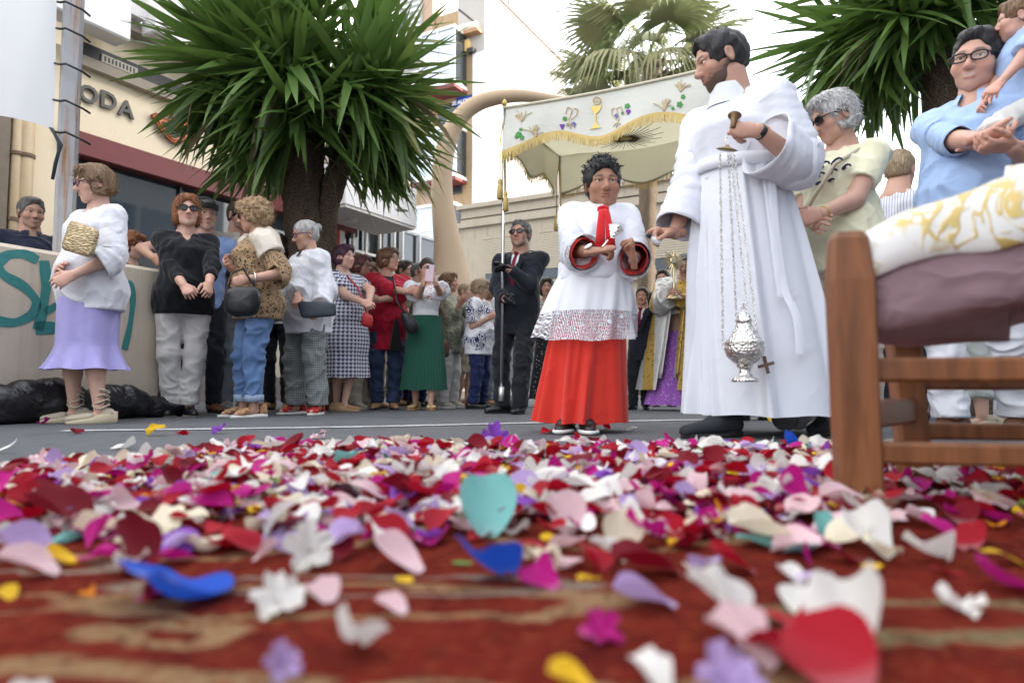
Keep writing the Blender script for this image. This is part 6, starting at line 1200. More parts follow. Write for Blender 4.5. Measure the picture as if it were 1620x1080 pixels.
f.cone(nb+np.array([0, .05, 0]), p.sp(.6)+np.array([0, .07, .66*H]), .12, .16, .06, 1.1, .75, (1, 0, 0), capb=True); f.ell(p.sp(.86)+np.array([0, -.04, .86*H]), .095, .02, op='sub'); V, F = f.mesh(); V = folds(V, F, .014, 26, 5, (1, 1, .7)); link('shawl', qmesh('shawl', V, F), SATIN, p.root)
handbag('handbag', 'black leather handbag held by the woman in the leopard blouse', 'bag', [(357, 455), (408, 452), (413, 470), (406, 498), (372, 503), (355, 492)], 4.52, .12, BLKL, [(362, 455, 4.52), (366, 432, 4.55), (385, 425, 4.6), (402, 452, 4.52)])
MB().tube([p.W['L']+.045*p.H/1.7*(math.cos(q)*np.cross(vnorm(p.W['L']-p.E['L']), UP)+math.sin(q)*UP)+vnorm(p.E['L']-p.W['L'])*.03 for q in np.linspace(0, 6.28, 16)], .007, 6, False).obj('bracelet', STEEL, p.root, True)
p = Person('silver-haired woman with a bun in white blouse and grey plaid trousers', 5.35, 484, (489, 350), -58, -72, 14, g=1.12, belly=.2, skin=MID, group=GC, near=True, feet=[(468, None, .0), (503, None, -.12)], fyaw=[-62, -25])
p.arm('R', (470, 470, -.25)).arm('L', (506, 488, -.28), (527, 450, .05), hand='curl', hdir=(-.4, -.3, -.5)); p.body().hair('bun', H_GRY).glasses(GF1); p.shirt(CW(), 'blouse', .93, .03, .41, .045, .010, armr=.022, vneck=.05); p.collar(CW(), .3, 1.0, .01); p.trousers(PLAID, hem=.045, width=1.3, infl=.016, fold=.008); p.shoes(REDL, 'sandal', WSOLE, 1.05)
handbag('envelope_clutch', 'dark blue envelope clutch in the hand of the silver-haired woman', 'bag', [(470, 476), (531, 479), (532, 500), (477, 504)], 5.0, .025, mat('navy_leather', (.025, .035, .05), .4), sm=1)
p = Person('plum-haired woman in houndstooth dress with a red handbag', 5.95, 548, (541, 388), 38, 52, -2, g=1.2, belly=.35, skin=PALE, group=GC, feet=[(532, None, 0), (545, None, -.1)], fyaw=[40, 62], face={'jaw': 1.1})
p.arm('R', (574, 478, -.3), (515, 465, 0)).arm('L', (584, 476, -.22), (598, 450, .05)); p.body().hair('short_f', H_PLM); p.shirt(HOUND, 'dress_bodice', .34, .022, .5, .015, .006, armr=.012); p.skirt(HOUND, 'dress_skirt', .54, .20, r1=(.205, .175), nf=8, amp=.016, seed=2, bulge=.02, pw=.8); p.shoes(TANL, 'wedge', CORK)
handbag('red_handbag', 'small red handbag carried beside the houndstooth dress', 'bag', [(575, 492), (590, 500), (588, 520), (571, 515)], 5.62, .06, REDL, [(580, 495, 5.62), (566, 455, 5.72), (549, 436, 5.86)])
p = Person('dark-red-haired woman half hidden behind the houndstooth dress', 6.45, 570, (567, 403), 55, 62, 0, skin=TAN, group=GC); p.body().hair('short_f', H_DRD).glasses(GF3); p.shirt(cloth('coral_top', (.45, .25, .22)), 'top', .5); p.trousers(BGT); p.shoes(BEIC, 'sneaker', WSOLE)
p = Person('fair-haired woman glimpsed between plum hair and red cardigan', 6.75, 588, (586, 418), 25, 15, 0, skin=PALE, group=GC); p.body().hair('curly', H_WSH); p.shirt(cloth('pink_print_top', (.55, .32, .33)), 'top', .45); p.trousers(BGT); p.shoes(TANL)
p = Person('woman in red cardigan with folded arms and dark jeans', 6.45, 610, (614, 393), 14, 58, -6, g=1.16, belly=.25, skin=MID, group=GC, feet=[(596, None, -.05), (622, None, -.06)], fyaw=[-15, 10], near=True)
p.arm('R', (646, 462, -.34), (592, 480, -.12), hand='relax', hdir=(.8, -.1, .1)).arm('L', (600, 474, -.30), (655, 480, -.12), hand='relax', hdir=(-.8, .1, 0)); p.body().hair('short_f', H_CHE).glasses(GF3)
p.shirt(cloth('black_vest', (.01, .01, .012)), 'vest', 0., .010, .5); p.trousers(JEAND, 'jeans', width=1.15, fold=.008); o = p.shirt(REDK, 'cardigan', .72, .026, .36, .02, .008, armr=.008, vneck=.16, seed=7); p.shoes(TANL)
_q = p.sp(.45); b = MB(); b.prism([(-.012, .14*p.H), (.012, .14*p.H), (.06, -.08), (-.06, -.08)], _q+np.array([.035, -(p.pry.max()+.062), .44*p.H-.05]), (1, 0, 0), UP, (0, 1, 0), .03); b.obj('cardigan_opening', cloth('black_vest', (.01, .01, .012)), p.root)
handbag('shoulder_bag', 'black leather shoulder bag hanging beside the red cardigan', 'bag', [(633, 494), (645, 492), (663, 512), (661, 525), (648, 529), (637, 516)], 6.05, .08, BLKL, [(640, 494, 6.05), (628, 478, 6.08), (622, 440, 6.2)])
p = Person('balding man glimpsed behind the woman with the phone', 7.3, 660, (661, 415), 60, 65, 0, sex='m', skin=PALE, group=GC); p.body().hair('crop_thin', H_SP).glasses(GF2); p.shirt(cloth('olive_shirt', (.2, .2, .13)), 'shirt', .4); p.trousers(NAVYT); p.shoes(BLKL)
p = Person('young woman in green pleated skirt filming with a pink phone', 6.3, 670, (676, 409), 4, 2, 8, g=.98, skin=MID, group=GC, near=True, feet=[(657, None, -.04), (681, None, -.12)], fyaw=[-30, 5])
p.arm('R', (671, 447, -.40), (655, 500, -.05), hand='curl', hdir=(.15, -.1, 1), palm=(.8, .6, 0)).arm('L', (688, 446, -.40), (708, 492, -.05), hand='curl', hdir=(-.25, -.1, 1), palm=(-.8, .6, 0)); p.body().hair('tight', H_DK); TSH = pat('floral_tee', lambda t: t.mix(t.m('MULTIPLY', t.ramp(t.noise(16, 2, .5, dist=2.), [(.5, 0), (.56, 1)]), t.m('LESS_THAN', t.m('ABSOLUTE', t.m('SUBTRACT', t.xyz()[2], 1.12)), .12)), (.74, .74, .76), t.mix(t.noise(22, 1), (.55, .08, .2), (.3, .4, .25)))); p.shirt(TSH, 't_shirt', .3, .018, .58, .0, .006)
p.skirt(GREEN, 'pleated_skirt', .615, .13, r0=(.148, .13), r1=(.215, .19), pleat=46, amp=.011, n=370, rows=24, pw=1.0); p.shoes(GOLDL, 'sandal', TANL)
f = Field((-.36, -.3, .8), (.36, .3, 1.6), .012); H = p.H; nb = p.sp(.82)+np.array([0, .02, .80*H])
for k in 'LR': f.cone(nb, p.S[k], .06, .07, .04); f.cone(p.S[k], p.S[k]*.4+p.E[k]*.6, .07, .085, .03, capb=True)
f.ell(p.sp(.86)+np.array([0, -.05, .83*H]), (.085, .12, .14), .02, op='sub'); V, F = f.mesh(); V = folds(V, F, .012, 34, 9); link('shawl', qmesh('shawl', V, F), CW(), p.root)
ph = tag(empty('mobile_phone', pix(680, 432, 5.86)), 'pale pink mobile phone raised in front of the young woman\'s face', 'phone'); boxo('case', (0, 0, 0), (.074, .009, .15), mat('pink_phone_case', (.68, .5, .55), .35), ph, rotm(0, .08, .1), .004); boxo('camera_bump', (-.018, -.0065, .052), (.026, .004, .034), mat('phone_camera', (.1, .09, .1), .2), ph, rotm(0, .08, .1), .002)
p = Person('woman in olive floral jacket with a brown shoulder bag', 6.75, 711, (707, 431), 62, 74, -2, g=1.1, belly=.2, skin=TAN, group=GC, feet=[(700, None, -.1), (716, None, .1)], fyaw=[70, 60]); p.arm('R', (727, 482, -.18), (700, 500, -.1)).arm('L', (722, 476, .1)); p.body().hair('short_f', H_CHE); p.shirt(OLIVEF, 'jacket', .92, .028, .40, .015, .010); p.trousers(WTR, width=1.2); p.shoes(cloth('pale_canvas', (.5, .46, .4)), 'sneaker', WSOLE)
handbag('brown_bag', 'brown leather bag at the hip of the olive floral jacket', 'bag', [(692, 537), (711, 538), (711, 565), (692, 566)], 6.42, .08, BRNL, [(694, 538, 6.42), (700, 500, 6.5), (705, 465, 6.65)])
p = Person('fair short-haired man in white t-shirt and khaki shorts', 7.15, 737, (735, 447), 45, 60, -4, sex='m', skin=PALE, group=GC, feet=[(725, None, 0), (738, None, 0)]); p.body().hair('crop_thin', H_WSH); p.shirt(CW(), 't_shirt', .3, .022, .46); p.trousers(KHA, 'shorts', hem=.27, width=1.25); p.shoes(TANL, 'sandal', CORK)
p = Person('blonde woman in white blouse with navy print and navy trousers', 6.6, 757, (757, 441), 72, 84, 6, g=1.16, belly=.25, skin=MID, group=GC, near=True, feet=[(748, None, -.08), (762, None, .1)], fyaw=[78, 75]); p.arm('R', (772, 504, -.22), (742, 508, -.1), hand='curl').arm('L', (778, 502, .05), hand='curl'); p.body().hair('short_f', H_WSH).glasses(GF3); p.shirt(NAVYP, 'blouse', .42, .03, .41, .025, .008, armr=.02); p.trousers(NAVYT, hem=.045, width=1.2, fold=.008); p.shoes(BLKL)
handbag('blue_backpack', 'bright blue backpack on the shoulder of the navy-print blouse', 'backpack', [(740, 478), (748, 474), (752, 500), (748, 530), (738, 520)], 6.75, .10, cloth('bright_blue_nylon', (.02, .10, .45)))
p = Person('man in white trousers standing behind the suited pole bearer', 7.4, 806, (812, 432), 0, 0, 0, sex='m', skin=MID, group=GC); p.body(False).hair('crop', H_SP); p.shirt(CW(), 'shirt', .5); p.trousers(WTR2); p.shoes(BLKL)
p = Person('woman in spotted black dress behind the suited pole bearer', 7.2, 868, (866, 440), -10, 0, 0, skin=TAN, group=GC); p.body().hair('bob', H_DK); DOT = pat('white_dots_on_black', lambda t: t.mix(t.m('LESS_THAN', t.vor(38), .16), (.012, .012, .015), (.7, .7, .7))); p.shirt(pat('teal_print', _floral((.05, .22, .2), (.5, .45, .4), (.4, .1, .08))), 'blouse', .4); p.skirt(DOT, 'skirt', .57, .06, r1=(.2, .18)); p.shoes(cloth('mustard_canvas', (.5, .36, .06)), 'sneaker', WSOLE)
for lab, d, x, top, yw, sex, hs_, hm, sm_, tm in (('woman in dark trousers glimpsed between jeans and plaid trousers', 6.3, 440, (442, 372), -20, 'f', 'bob', H_DK, CW(), BLKT), ('man in grey shirt far behind the silver-haired woman', 6.9, 522, (524, 392), 35, 'm', 'crop', H_SP, cloth('grey_shirt', (.25, .25, .27)), BGT), ('tall dark-haired man behind the red cardigan', 7.6, 636, (637, 412), 50, 'm', 'crop', H_DK, cloth('pale_pink_shirt', (.6, .42, .42)), NAVYT), ('white-haired woman behind the olive floral jacket', 7.6, 694, (692, 437), 60, 'f', 'short_f', H_GRY, cloth('teal_blouse', (.08, .3, .3)), WTR), ('brown-haired woman behind the navy-print blouse', 7.7, 776, (777, 447), 65, 'f', 'bob', H_BRN, cloth('beige_blouse', (.55, .48, .4)), JEANG)):
    p = Person(lab, d, x, top, yw, yw+10, 0, sex=sex, skin=MID, group=GC); p.body().hair(hs_, hm); p.shirt(sm_, 'shirt', .45); p.trousers(tm); p.shoes(TANL)
# ---------------------------------------------------------------- suited pole bearers
def suit(p, gloves=True, tie=(.16, .01, .03), sleeve=.97):
    p.glove = BLKL if gloves else None; p.body(False); p.shirt(cloth('white_dress_shirt', (.74, .74, .76)), 'dress_shirt', 0., .008, .55, fold=.003, neck=-.004); H = p.H
    o = p.shirt(SUIT, 'suit_jacket', sleeve, .022, .40, .014, .006, vneck=.17, neck=.006, seed=5); y0 = lambda z: p.sp(z/H)+np.array([0, np.interp(z, p.pz, p.pcy)-np.interp(z, p.pz, p.pry)-.012, z])
    b = MB(); zs = np.linspace(.815*H, .64*H, 8); L = [y0(z)+np.array([-(.012+.012*i/7), -.004, 0]) for i, z in enumerate(zs)]; R = [y0(z)+np.array([.012+.012*i/7, -.004, 0]) for i, z in enumerate(zs)]; b.add(L+R, [(i, i+1, 9+i, 8+i) for i in range(7)]); b.box(y0(.82*H)+np.array([0, -.006, 0]), (.035, .02, .03), None, 0, .006); b.obj('tie', cloth('wine_tie', tie), p.root)
    for q in (-1, 1):
        b = MB(); b.prism([(q*.060, .05), (q*.075, .048), (q*.098, -.01), (q*.078, -.03), (q*.012, -.20)] if q > 0 else [(q*.060, .05), (q*.012, -.20), (q*.078, -.03), (q*.098, -.01), (q*.075, .048)], y0(.775*H)+np.array([0, -.024, 0]), (1, 0, 0), (0, .10, 1), (0, -1, .1), .006); b.obj('lapel', SUIT, p.root)
    p.trousers(BLKT, 'suit_trousers', hem=.03, width=1.12, fold=.006); p.shoes(BLKL, 'shoe')
p = Person('man in dark suit and black gloves gripping the canopy pole', 5.6, 812, (826, 350), -22, -24, -6, sex='m', g=1.12, belly=.3, skin=TAN, near=True, feet=[(795, None, -.12), (822, None, -.22)], fyaw=[-62, -20], face={'beard': .35, 'beardcol': (.2, .18, .16), 'jaw': 1.05})
p.arm('L', (803, 424, -.26), (858, 455, -.1), hand='fist', hdir=(-.8, -.3, .25), palm=(0, -.2, -1)).arm('R', (800, 474, -.24), (772, 455, .08), hand='fist', hdir=(.3, -.5, -.2), palm=(.6, -.6, 0)); suit(p); p.hair('crop', H_SP).glasses(GF2, True, (.095, .06))
p = Person('suited man with dark red tie standing between boy and priest', 6.3, 1012, (1017, 455), -15, -10, 0, sex='m', skin=TAN); p.arm('R', (1000, 500, -.25)); suit(p, False); p.hair('crop', H_DK)
p = Person('dark-haired bearded man looking out behind the priest', 7.3, 1050, (1048, 427), 5, -10, 0, sex='m', skin=TAN, face={'beard': .5}); suit(p, False); p.hair('crop', H_DK)
p = Person('suited bearer whose shoes show below the white robe', 4.75, 1195, (1195, 290), -20, -20, 0, sex='m', skin=MID, feet=[(1172, None, -.35), (1212, None, -.2)]); suit(p); p.hair('crop', H_DK)
# ---------------------------------------------------------------- priest with monstrance
p = Person('priest in silver and gold cope and purple lace carrying the monstrance', 6.2, 1058, (1086, 402), -8, -10, 18, sex='m', g=1.1, skin=TAN, near=True); p.arm('R', (1060, 468, -.3)).arm('L', (1075, 468, -.3)); p.body(False).hair('crop', H_SP)
def _cope(t):
    x, y, z = t.xyz(); a = t.m('ABSOLUTE', t.m('ADD', x, t.m('MULTIPLY', z, .0))); g = t.m('MULTIPLY', t.m('GREATER_THAN', a, .10), t.m('LESS_THAN', a, .205)); n = t.noise(60, 3); sq = t.ramp(t.vor(26), [(.2, 0), (.35, 1)])
    return t.mix(g, t.mix(n, (.34, .33, .32), (.66, .65, .63)), t.mix(sq, (.20, .11, .02), (.50, .32, .07)))
COPE = pat('silver_gold_brocade', _cope, .42, .4, .2, .45); LACEP = pat('purple_lace', lambda t: t.mix(t.ramp(t.vor(44), [(.18, 1), (.26, 0)]), (.30, .10, .42), (.55, .42, .66)))
p.shirt(COPE, 'cope_shoulders', .93, .05, .6, .02, .01, armr=.03); p.skirt(LACEP, 'lace_alb', .5, .035, r1=(.22, .22), nf=10, amp=.012); H = p.H
th = np.linspace(-math.pi/2+.30, 1.5*math.pi-.30, 90); R = []
for i in range(30):
    t = i/29; z = (.78-.65*t)*H; rx = .185+.07*t+.05*math.sin(min(1, t*3)*1.57); ry = .15+.10*t; R.append([p.sp(z/H)+np.array([(rx+.008*math.sin(q*11+3*t)*t)*math.cos(q), (ry+.008*math.sin(q*9)*t)*math.sin(q), z]) for q in th])
V, F = sheet(np.array(R)); link('cope', qmesh('cope', V, F[:, ::-1]), COPE, p.root)
b = MB()
for q in (-1, 1): P = [p.sp(z)+np.array([q*(.05+.02*(1-z)), -.20-.07*(.8-z), z*H]) for z in np.linspace(.76, .2, 14)]; b.tube(P, .034, 8, flat=.25)
b.obj('stole', COPE, p.root, True)
mo = tag(empty('monstrance', pix(1066, 412, 5.85)), 'gold sunburst monstrance raised by the priest', 'monstrance'); GM = mat('gilt_silver', (.55, .47, .30), .28, 1.); MB().lathe([(.022, -.012), (.034, -.012), (.036, 0), (.034, .012), (.022, .012)], 24, (0, 0, 0), rotm(math.pi/2, 0, 0)).obj('lunette_rim', GM, mo, True); MB().lathe([(.001, -.004), (.024, -.004), (.024, .004), (.001, .004)], 20, (0, 0, 0), rotm(math.pi/2, 0, 0)).obj('host', mat('host_white', (.75, .72, .62), .5), mo)
for i in range(24): a = i*math.pi/12; L_ = .115 if i % 2 else .085; MB().tube([(.034*math.cos(a), 0, .034*math.sin(a)), (L_*math.cos(a), 0, L_*math.sin(a))], [.008, .002], 5).obj('ray', GM, mo)
MB().lathe([(.07, -.34), (.07, -.33), (.03, -.3), (.012, -.26), (.02, -.22), (.01, -.18), (.016, -.12), (.008, -.08), (.012, -.04)], 20).obj('stem', GM, mo, True)
# ---------------------------------------------------------------- altar boy
p = Person('boy in white lace surplice and red cassock holding a silver incense spoon', 3.34, 925, (953, 256), 6, 10, 2, sex='m', g=1.12, belly=.25, skin=OLV, near=True, kid=True, feet=[(896, None, -.08), (929, None, -.12)], fyaw=[-12, 6], hs=1.0, face={'jaw': 1.08, 'neck': 1.0, 'browcol': (.012, .01, .01), 'brow': .95})
p.arm('R', (938, 398, -.30), (900, 425, -.08), hand='pinch', hdir=(.9, -.2, .12), palm=(0, .5, -1)).arm('L', (1002, 412, -.27), (1018, 450, -.05), hand='curl', hdir=(-.15, -.3, .9), palm=(-.9, .1, 0)); p.body().hair('spiky', H_BLK)
p.shirt(REDC, 'cassock_front', .25, .0, .55, fold=.0); [p.bell(k, REDC, .044, .062, .58, 'cassock_sleeve', .3) for k in 'LR']
p.skirt(REDC, 'cassock', .62, .042, r1=(.222, .195), c1=(-.01, 0), nf=10, amp=.03, seed=14, n=240, pw=1.15, fw=.55, hemtilt=(.0, .01))
def _lace(zh, full=False):
    t = NT('lace' if not full else 'lace_cuff'); x, y, z = t.xyz(); v = t.n('CombineXYZ', {0: t.m('ADD', x, t.m('MULTIPLY', y, .6)), 1: 0., 2: z}).outputs[0]; h = t.vor(150, v, rand=.3); big = t.vor(22, v, rand=.6); hole = t.m('MULTIPLY', t.m('LESS_THAN', h, .42), t.m('GREATER_THAN', big, .22)); zone = t.m('LESS_THAN', z, zh) if not full else 1.
    t.bump(t.m('ADD', t.noise(14, 3), t.m('MULTIPLY', h, .3)), .3, .01); t.fin((.74, .75, .80), .85, 0, .25); tr = t.n('BsdfTransparent'); m = t.n('MixShader', {0: t.m('MULTIPLY', hole, zone), 1: t.b.outputs[0], 2: tr.outputs[0]}); t.t.links.new(m.outputs[0], t.out.inputs[0]); return t.mat
p.shirt(ALB, 'surplice', .3, .03, .54, .03, .010, armr=.012, ffreq=30)
H = p.H; o = p.skirt(_lace(.43*H), 'surplice_skirt', .60, .345, r0=None, r1=(.238, .215), nf=14, amp=.032, seed=9, n=260, pw=.6, fw=.6, hemtilt=(0.0, .03))
for k in 'LR': p.bell(k, ALB, .062, .074, .30, 'sleeve', .3, wr=1.5); p.bell(k, _lace(0, True), .068, .080, .60, 'lace_cuff', .25, start=.55)
p.shoes(mat('black_trainer', (.015, .014, .014), .4), 'sneaker', mat('red_trainer_sole', (.35, .03, .03), .6), 1.12)
for k in 'LR':
    ft, fy = p.feet[k]; b = MB(); R = rotm(0, 0, fy); th = np.linspace(0, 6.2832, 26, endpoint=False); sc = .152*p.H*1.12/.26; q = [np.array([math.cos(a)*.0475*sc, -.035*sc+math.sin(a)*.139*sc, .016*sc]) for a in th]; b.tube([R @ x+ft for x in q+[q[0]]], .010, 6, False); b.obj('sole_stripe', WSOLE, p.root, True)
zc = p.sp(.8); b = MB()
for q, dx in ((-1, -.012), (1, .014)): b.tube([zc+np.array([dx*.3, -.12*H, .80*H]), zc+np.array([dx, -.155*H, .77*H]), zc+np.array([dx*1.6, -.17*H, .70*H]), zc+np.array([dx*2., -.175*H, .635*H])], [.012, .014, .02, .024], 8, flat=.3)
b.tube([zc+np.array([.016*math.cos(a)*1.3, -.135*H, .785*H+.01*math.sin(a)]) for a in np.linspace(0, 6.28, 12)], .010, 8, False); b.obj('neck_ribbon', cloth('red_ribbon', (.6, .015, .02)), p.root, True)
cc = p.sp(.83)+np.array([0, -.005*H, .822*H]); th = np.linspace(0, 6.2832, 40, endpoint=False); R = [[cc+np.array([r*math.cos(q), r*1.08*math.sin(q)-.01*(dz > 0), dz-.02*(math.sin(q) < 0)*abs(math.sin(q))]) for q in th] for r, dz in ((.082, -.03), (.072, .0), (.069, .02), (.066, .021), (.064, -.01))]; V, F = loft(np.array(R)); link('collar', qmesh('collar', V, F), ALB, p.root)
def wristband(p, k, m, fr=.9, r=.031, w=.012, face=None):
    E, W = p.E[k], p.W[k]; a = vnorm(W-E); u, v, _ = frame(a); c = E+(W-E)*fr; b = MB(); R = np.stack([u, v, a], 1); b.lathe([(r*.97, -w), (r, -w), (r, w), (r*.97, w)], 20, c, R); o = b.obj('wrist_band', m, p.root, True)
    if face: fd = vnorm(p.Rw @ np.array([0, -1, .2])); fd = vnorm(fd-a*np.dot(fd, a)); u2 = np.cross(a, fd); MB().lathe([(.002, 0), (.019, 0), (.021, .006), (.016, .009), (.002, .009)], 20, c+fd*(r-.002), np.stack([u2, a, fd], 1)).obj('watch_face', face, o, True)
wristband(p, 'R', mat('navy_watch_strap', (.02, .03, .1), .5), .93, .027, .011, mat('watch_white', (.72, .72, .70), .3)); wristband(p, 'L', mat('blue_bracelet', (.03, .04, .13), .6), .9, .027, .012)
sp0 = pix(962, 380, 2.96); spn = tag(empty('incense_spoon', sp0), 'fan-shaped silver incense spoon in the boy\'s hand', 'spoon'); R = []
for i in range(6): r = .012+.062*i/5; R.append([(r*math.sin(a)*1.0+.012, .012*math.cos(a*6)*i/5, r*math.cos(a)) for a in np.linspace(-.1, .95, 18)])
V, F = sheet(np.array(R)); link('shell_bowl', qmesh('shell_bowl', V, F), SLV, spn); MB().tube([(0, 0, .0), (-.03, 0, -.035)], .004, 8).obj('handle', SLV, spn, True)
# ---------------------------------------------------------------- robed man with thurible
p = Person('tall bearded man in white alb swinging the silver thurible', 3.12, 1212, (1146, 55), -36, -70, 16, sex='m', g=1.06, skin=(.50, .30, .22), near=True, feet=[(1140, None, -.13), (1312, None, .06)], fyaw=[-50, -25], hs=1.0, face={'beard': .86, 'beardcol': (.03, .022, .018), 'scalp': (.03, .022, .018), 'browcol': (.01, .008, .007), 'brow': .95, 'jaw': .97})
p.lean[2] = 0
p.arm('R', (1066, 376, .02), (1085, 330, .06), hand='pinch', hdir=(-1, -.05, -.02), palm=(.1, -.3, -1)).arm('L', (1200, 207, -.31), (1312, 250, -.05), hand='grip', hdir=(-1, -.25, -.05), palm=(0, 1, -.35)); p.body(False).hair('crop', H_BLK)
p.shirt(ALB, 'alb', .3, .036, .615, .012, .011, armr=.02, ffreq=27, h=.0078, neck=-.006); p.bell('R', ALB, .088, .105, .86, 'sleeve', .45, wr=1.6); p.bell('L', ALB, .09, .115, .80, 'sleeve', .5, wr=1.6)
p.skirt(ALB, 'alb_skirt', .66, .052, r0=(.175, .15), r1=(.335, .29), c1=(.0, -.02), nf=19, amp=.055, seed=23, n=360, rows=60, pw=.7, fw=.45, hemtilt=(.0, .0))
H = p.H; cx, cy = p.spx(); zz = .655*H; c = p.sp(.655)+np.array([0, np.interp(zz, p.pz, p.pcy), zz]); rx, ry = .201, .176; th = np.linspace(0, 6.2832, 60, endpoint=False); R = [[c+np.array([(rx+o)*math.cos(q), (ry+o)*math.sin(q), dz+.008*math.sin(q*2)]) for q in th] for o, dz in ((-.006, -.03), (.006, -.028), (.008, 0), (.006, .028), (-.006, .03))]; V, F = loft(np.array(R)); link('cincture', qmesh('cincture', V, F), ALB, p.root)
def strip(pts, w, name, m, dd):
    P = [p.loc(x, y, e) for (x, y), e in zip(pts, dd)]; t = np.linspace(0, len(P)-1, 24); P = np.stack([np.interp(t, np.arange(len(P)), np.array(P)[:, k]) for k in range(3)], 1)
    for _ in range(3): P[1:-1] = .25*P[:-2]+.5*P[1:-1]+.25*P[2:]
    s_ = p.Rw @ np.array([1, .15, 0]); V, F = sheet(np.stack([P-s_*w/2, P-s_*w*.2+np.array([0, 0, 0])+p.Rw @ np.array([0, -.004, 0]), P+s_*w/2], 1)); link(name, qmesh(name, V, F), m, p.root)
strip([(1221, 284), (1228, 380), (1240, 460), (1262, 500), (1266, 560)], .036, 'cincture_end', ALB, (-.25, -.295, -.335, -.36, -.372)); strip([(1212, 284), (1222, 360), (1232, 440), (1236, 470)], .034, 'cincture_end', ALB, (-.245, -.29, -.33, -.34))
f = Field((-.2, -.2, -.08), (.2, .2, .1), .006)                        # stand collar
cc = p.sp(.85)+np.array([0, -.006*H, .846*H]); th = np.linspace(0, 6.2832, 40, endpoint=False); R = [[cc+np.array([r*math.cos(q), r*1.08*math.sin(q)-.012*(dz > 0), dz-.008*(math.sin(q) < 0)*abs(math.sin(q))]) for q in th] for r, dz in ((.104, -.07), (.088, -.01), (.078, .03), (.074, .032), (.072, .0))]; V, F = loft(np.array(R)); link('collar', qmesh('collar', V, F), ALB, p.root)
wristband(p, 'L', BLKL, .97, .033, .012)
CRS = mat('brown_embroidery', (.16, .10, .07), .7); b = MB(); c = p.loc(1212, 577, -.372); u = p.Rw @ np.array([1, .2, 0])
for a in (.25, 1.82): b.bar(c-(u*math.cos(a)+UP*math.sin(a))*.036, c+(u*math.cos(a)+UP*math.sin(a))*.036, .013, .004, up=p.Rw @ np.array([0, -1, 0]))
b.obj('cross_embroidery', CRS, p.root); p.shoes(mat('dark_suede', (.018, .02, .026), .8, bump=.2), 'boot', mat('dark_sole', (.02, .02, .02), .8), 1.06)
ib = tag(empty('incense_bottle', pix(1035, 379, 3.1)), 'small black-capped glass bottle in the robed man\'s lowered hand', 'bottle'); MB().lathe([(.002, -.03), (.015, -.03), (.017, -.025), (.017, .005), (.008, .014), (.008, .02)], 16, (0, 0, 0), rotm(0, -.9, 0)).obj('bottle_body', mat('pale_glass', (.6, .62, .63), .15), ib, True); MB().lathe([(.002, .02), (.011, .02), (.011, .04), (.002, .042)], 14, (0, 0, 0), rotm(0, -.9, 0)).obj('cap', PLK, ib, True)
# ---------------------------------------------------------------- people at the right
p = Person('silver-haired woman in pale yellow t-shirt and sunglasses beside the robed man', 3.3, 1345, (1322, 150), -22, -58, 18, g=1.12, belly=.3, skin=MID, near=True, group=GC, face={'jaw': 1.08})
p.arm('L', (1300, 338, -.30), (1408, 325, -.08), hand='relax', hdir=(-1, -.2, -.25)).arm('R', (1288, 350, -.20)); p.body().hair('short_f', H_GRY).glasses(GF2, True); o = p.shirt(YEL, 't_shirt', .32, .022, .46, .025, .009, armr=.006); p.trousers(SEER, hem=.05, width=1.1); p.shoes(cloth('pale_canvas', (.5, .46, .4)), 'flat')
DKP = mat('navy_print', (.02, .025, .07), .7); c = p.sp(.74); zy = lambda z: c+np.array([0, np.interp(z*p.H, p.pz, p.pcy)-np.interp(z*p.H, p.pz, p.pry)-.044, z*p.H])
for row, (z, n_) in enumerate(((.765, 4), (.735, 5), (.712, 4))):
    for i in range(n_):
        q = zy(z)+np.array([-.10+i*.055-row*.01, .004*abs(i-1.5)**2, .01*math.sin(i*2)]); m = MB(); m.tube([q+np.array([.024*math.cos(a)*(1-.25*row), 0, (.014-.005*row)*math.sin(a*1.3)]) for a in np.linspace(0, 4.6, 9)], .008, 6, flat=.6); m.obj('printed_squiggle', DKP, p.root)
b = MB(); b.tube([p.S['L']+np.array([-.03, -.0, .06]), zy(.75)+np.array([.07, -.01, 0]), zy(.66)+np.array([-.03, -.03, 0]), zy(.56)+np.array([-.14, .02, 0])], .009, 6); b.obj('bag_strap', cloth('beige_strap', (.5, .42, .32)), p.root, True); wristband(p, 'L', GTH, .95, .032, .004)
p = Person('sandy-haired person in striped shirt with back turned beyond the yellow t-shirt', 4.5, 1420, (1420, 237), 165, 165, 0, sex='m', skin=MID, group=GC); p.body().hair('crop', H_WSH); p.shirt(STRIPE, 'striped_shirt', .4); p.trousers(cloth('dark_navy_trouser', (.015, .018, .03))); p.shoes(BLKL)
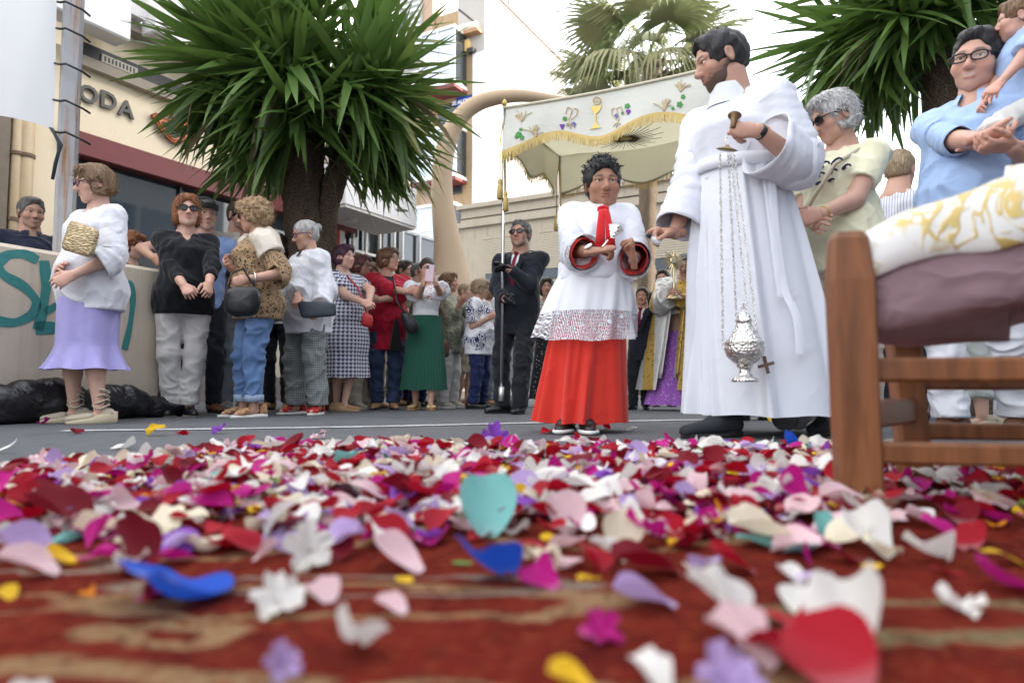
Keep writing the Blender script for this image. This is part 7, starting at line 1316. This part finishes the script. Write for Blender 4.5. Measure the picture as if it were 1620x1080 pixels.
p = Person('person in black trousers hidden behind the chair and man with glasses', 4.6, 1475, (1475, 305), 20, 20, 0, skin=MID, group=GC); p.body(False).hair('bob', H_DK); p.shirt(BLKC, 'top', .5); p.trousers(BLKT); p.shoes(BLKL)
p = Person('smiling man in black glasses and light blue shirt carrying the toddler', 3.0, 1530, (1552, 52), -24, -16, 8, 7, sex='m', g=1.14, belly=.4, skin=(.58, .35, .27), near=True, group=GC, hs=1.04, feet=[(1505, None, 0), (1610, None, .1)], face={'smile': 1, 'jaw': 1.04, 'beard': .12, 'browcol': (.02, .015, .012)})
p.arm('R', (1552, 222, -.36), (1478, 262, -.05), hand='relax', hdir=(1, -.1, .12), palm=(0, .2, 1)).arm('L', (1600, 232, -.38), (1665, 260, -.1), hand='relax', hdir=(-1, -.1, -.05), palm=(0, .3, 1)); p.body().hair('crop', H_BLK).glasses(GF2, False, (.112, .066)); p.shirt(LTBLUE, 'shirt', .3, .026, .47, .014, .010, armr=.012, vneck=.05, ffreq=30); p.collar(LTBLUE, .4, 1.08); [p.bell(k, LTBLUE, .066, .058, .35, 'sleeve', .1, wr=1.6) for k in 'LR']; p.trousers(WTR2, hem=.045, width=1.15, fold=.008); p.shoes(BRNL)
p = Person('woman in pale green trousers and espadrilles behind the carrying man', 3.5, 1575, (1590, 222), -40, -40, 0, skin=PALE, group=GC, near=True, feet=[(1555, None, -.1), (1590, None, 0)], fyaw=[-75, -60]); p.body().hair('bob', H_BRN); p.shirt(CW(), 'blouse', .5); p.trousers(GRNT, hem=.1, width=1.1); p.shoes(BEIC, 'wedge', ROPE)
b_ = pix(1612, 0, 2.86); b_[2] -= .98
p = Person('toddler in blue t-shirt sitting on the arm of the man with glasses', 2.86, 1612, (1612, -4), -60, -84, 0, sex='m', skin=(.58, .34, .26), near=True, kid=True, base=b_, H=.98, hs=.98, cat='child', feet=[(1570, None, -.1, .27), (1590, None, -.15, .27)], face={'jaw': 1.1, 'brow': .4})
p.arm('L', (1568, 150, -.16), (1600, 175, -.1)).arm('R', (1555, 165, .0)); p.body().hair('boy', H_CHE); p.shirt(LTBLUE, 't_shirt', .34, .02, .47, .01, .006, armr=.016); p.trousers(WTR, hem=.36, width=1.1)
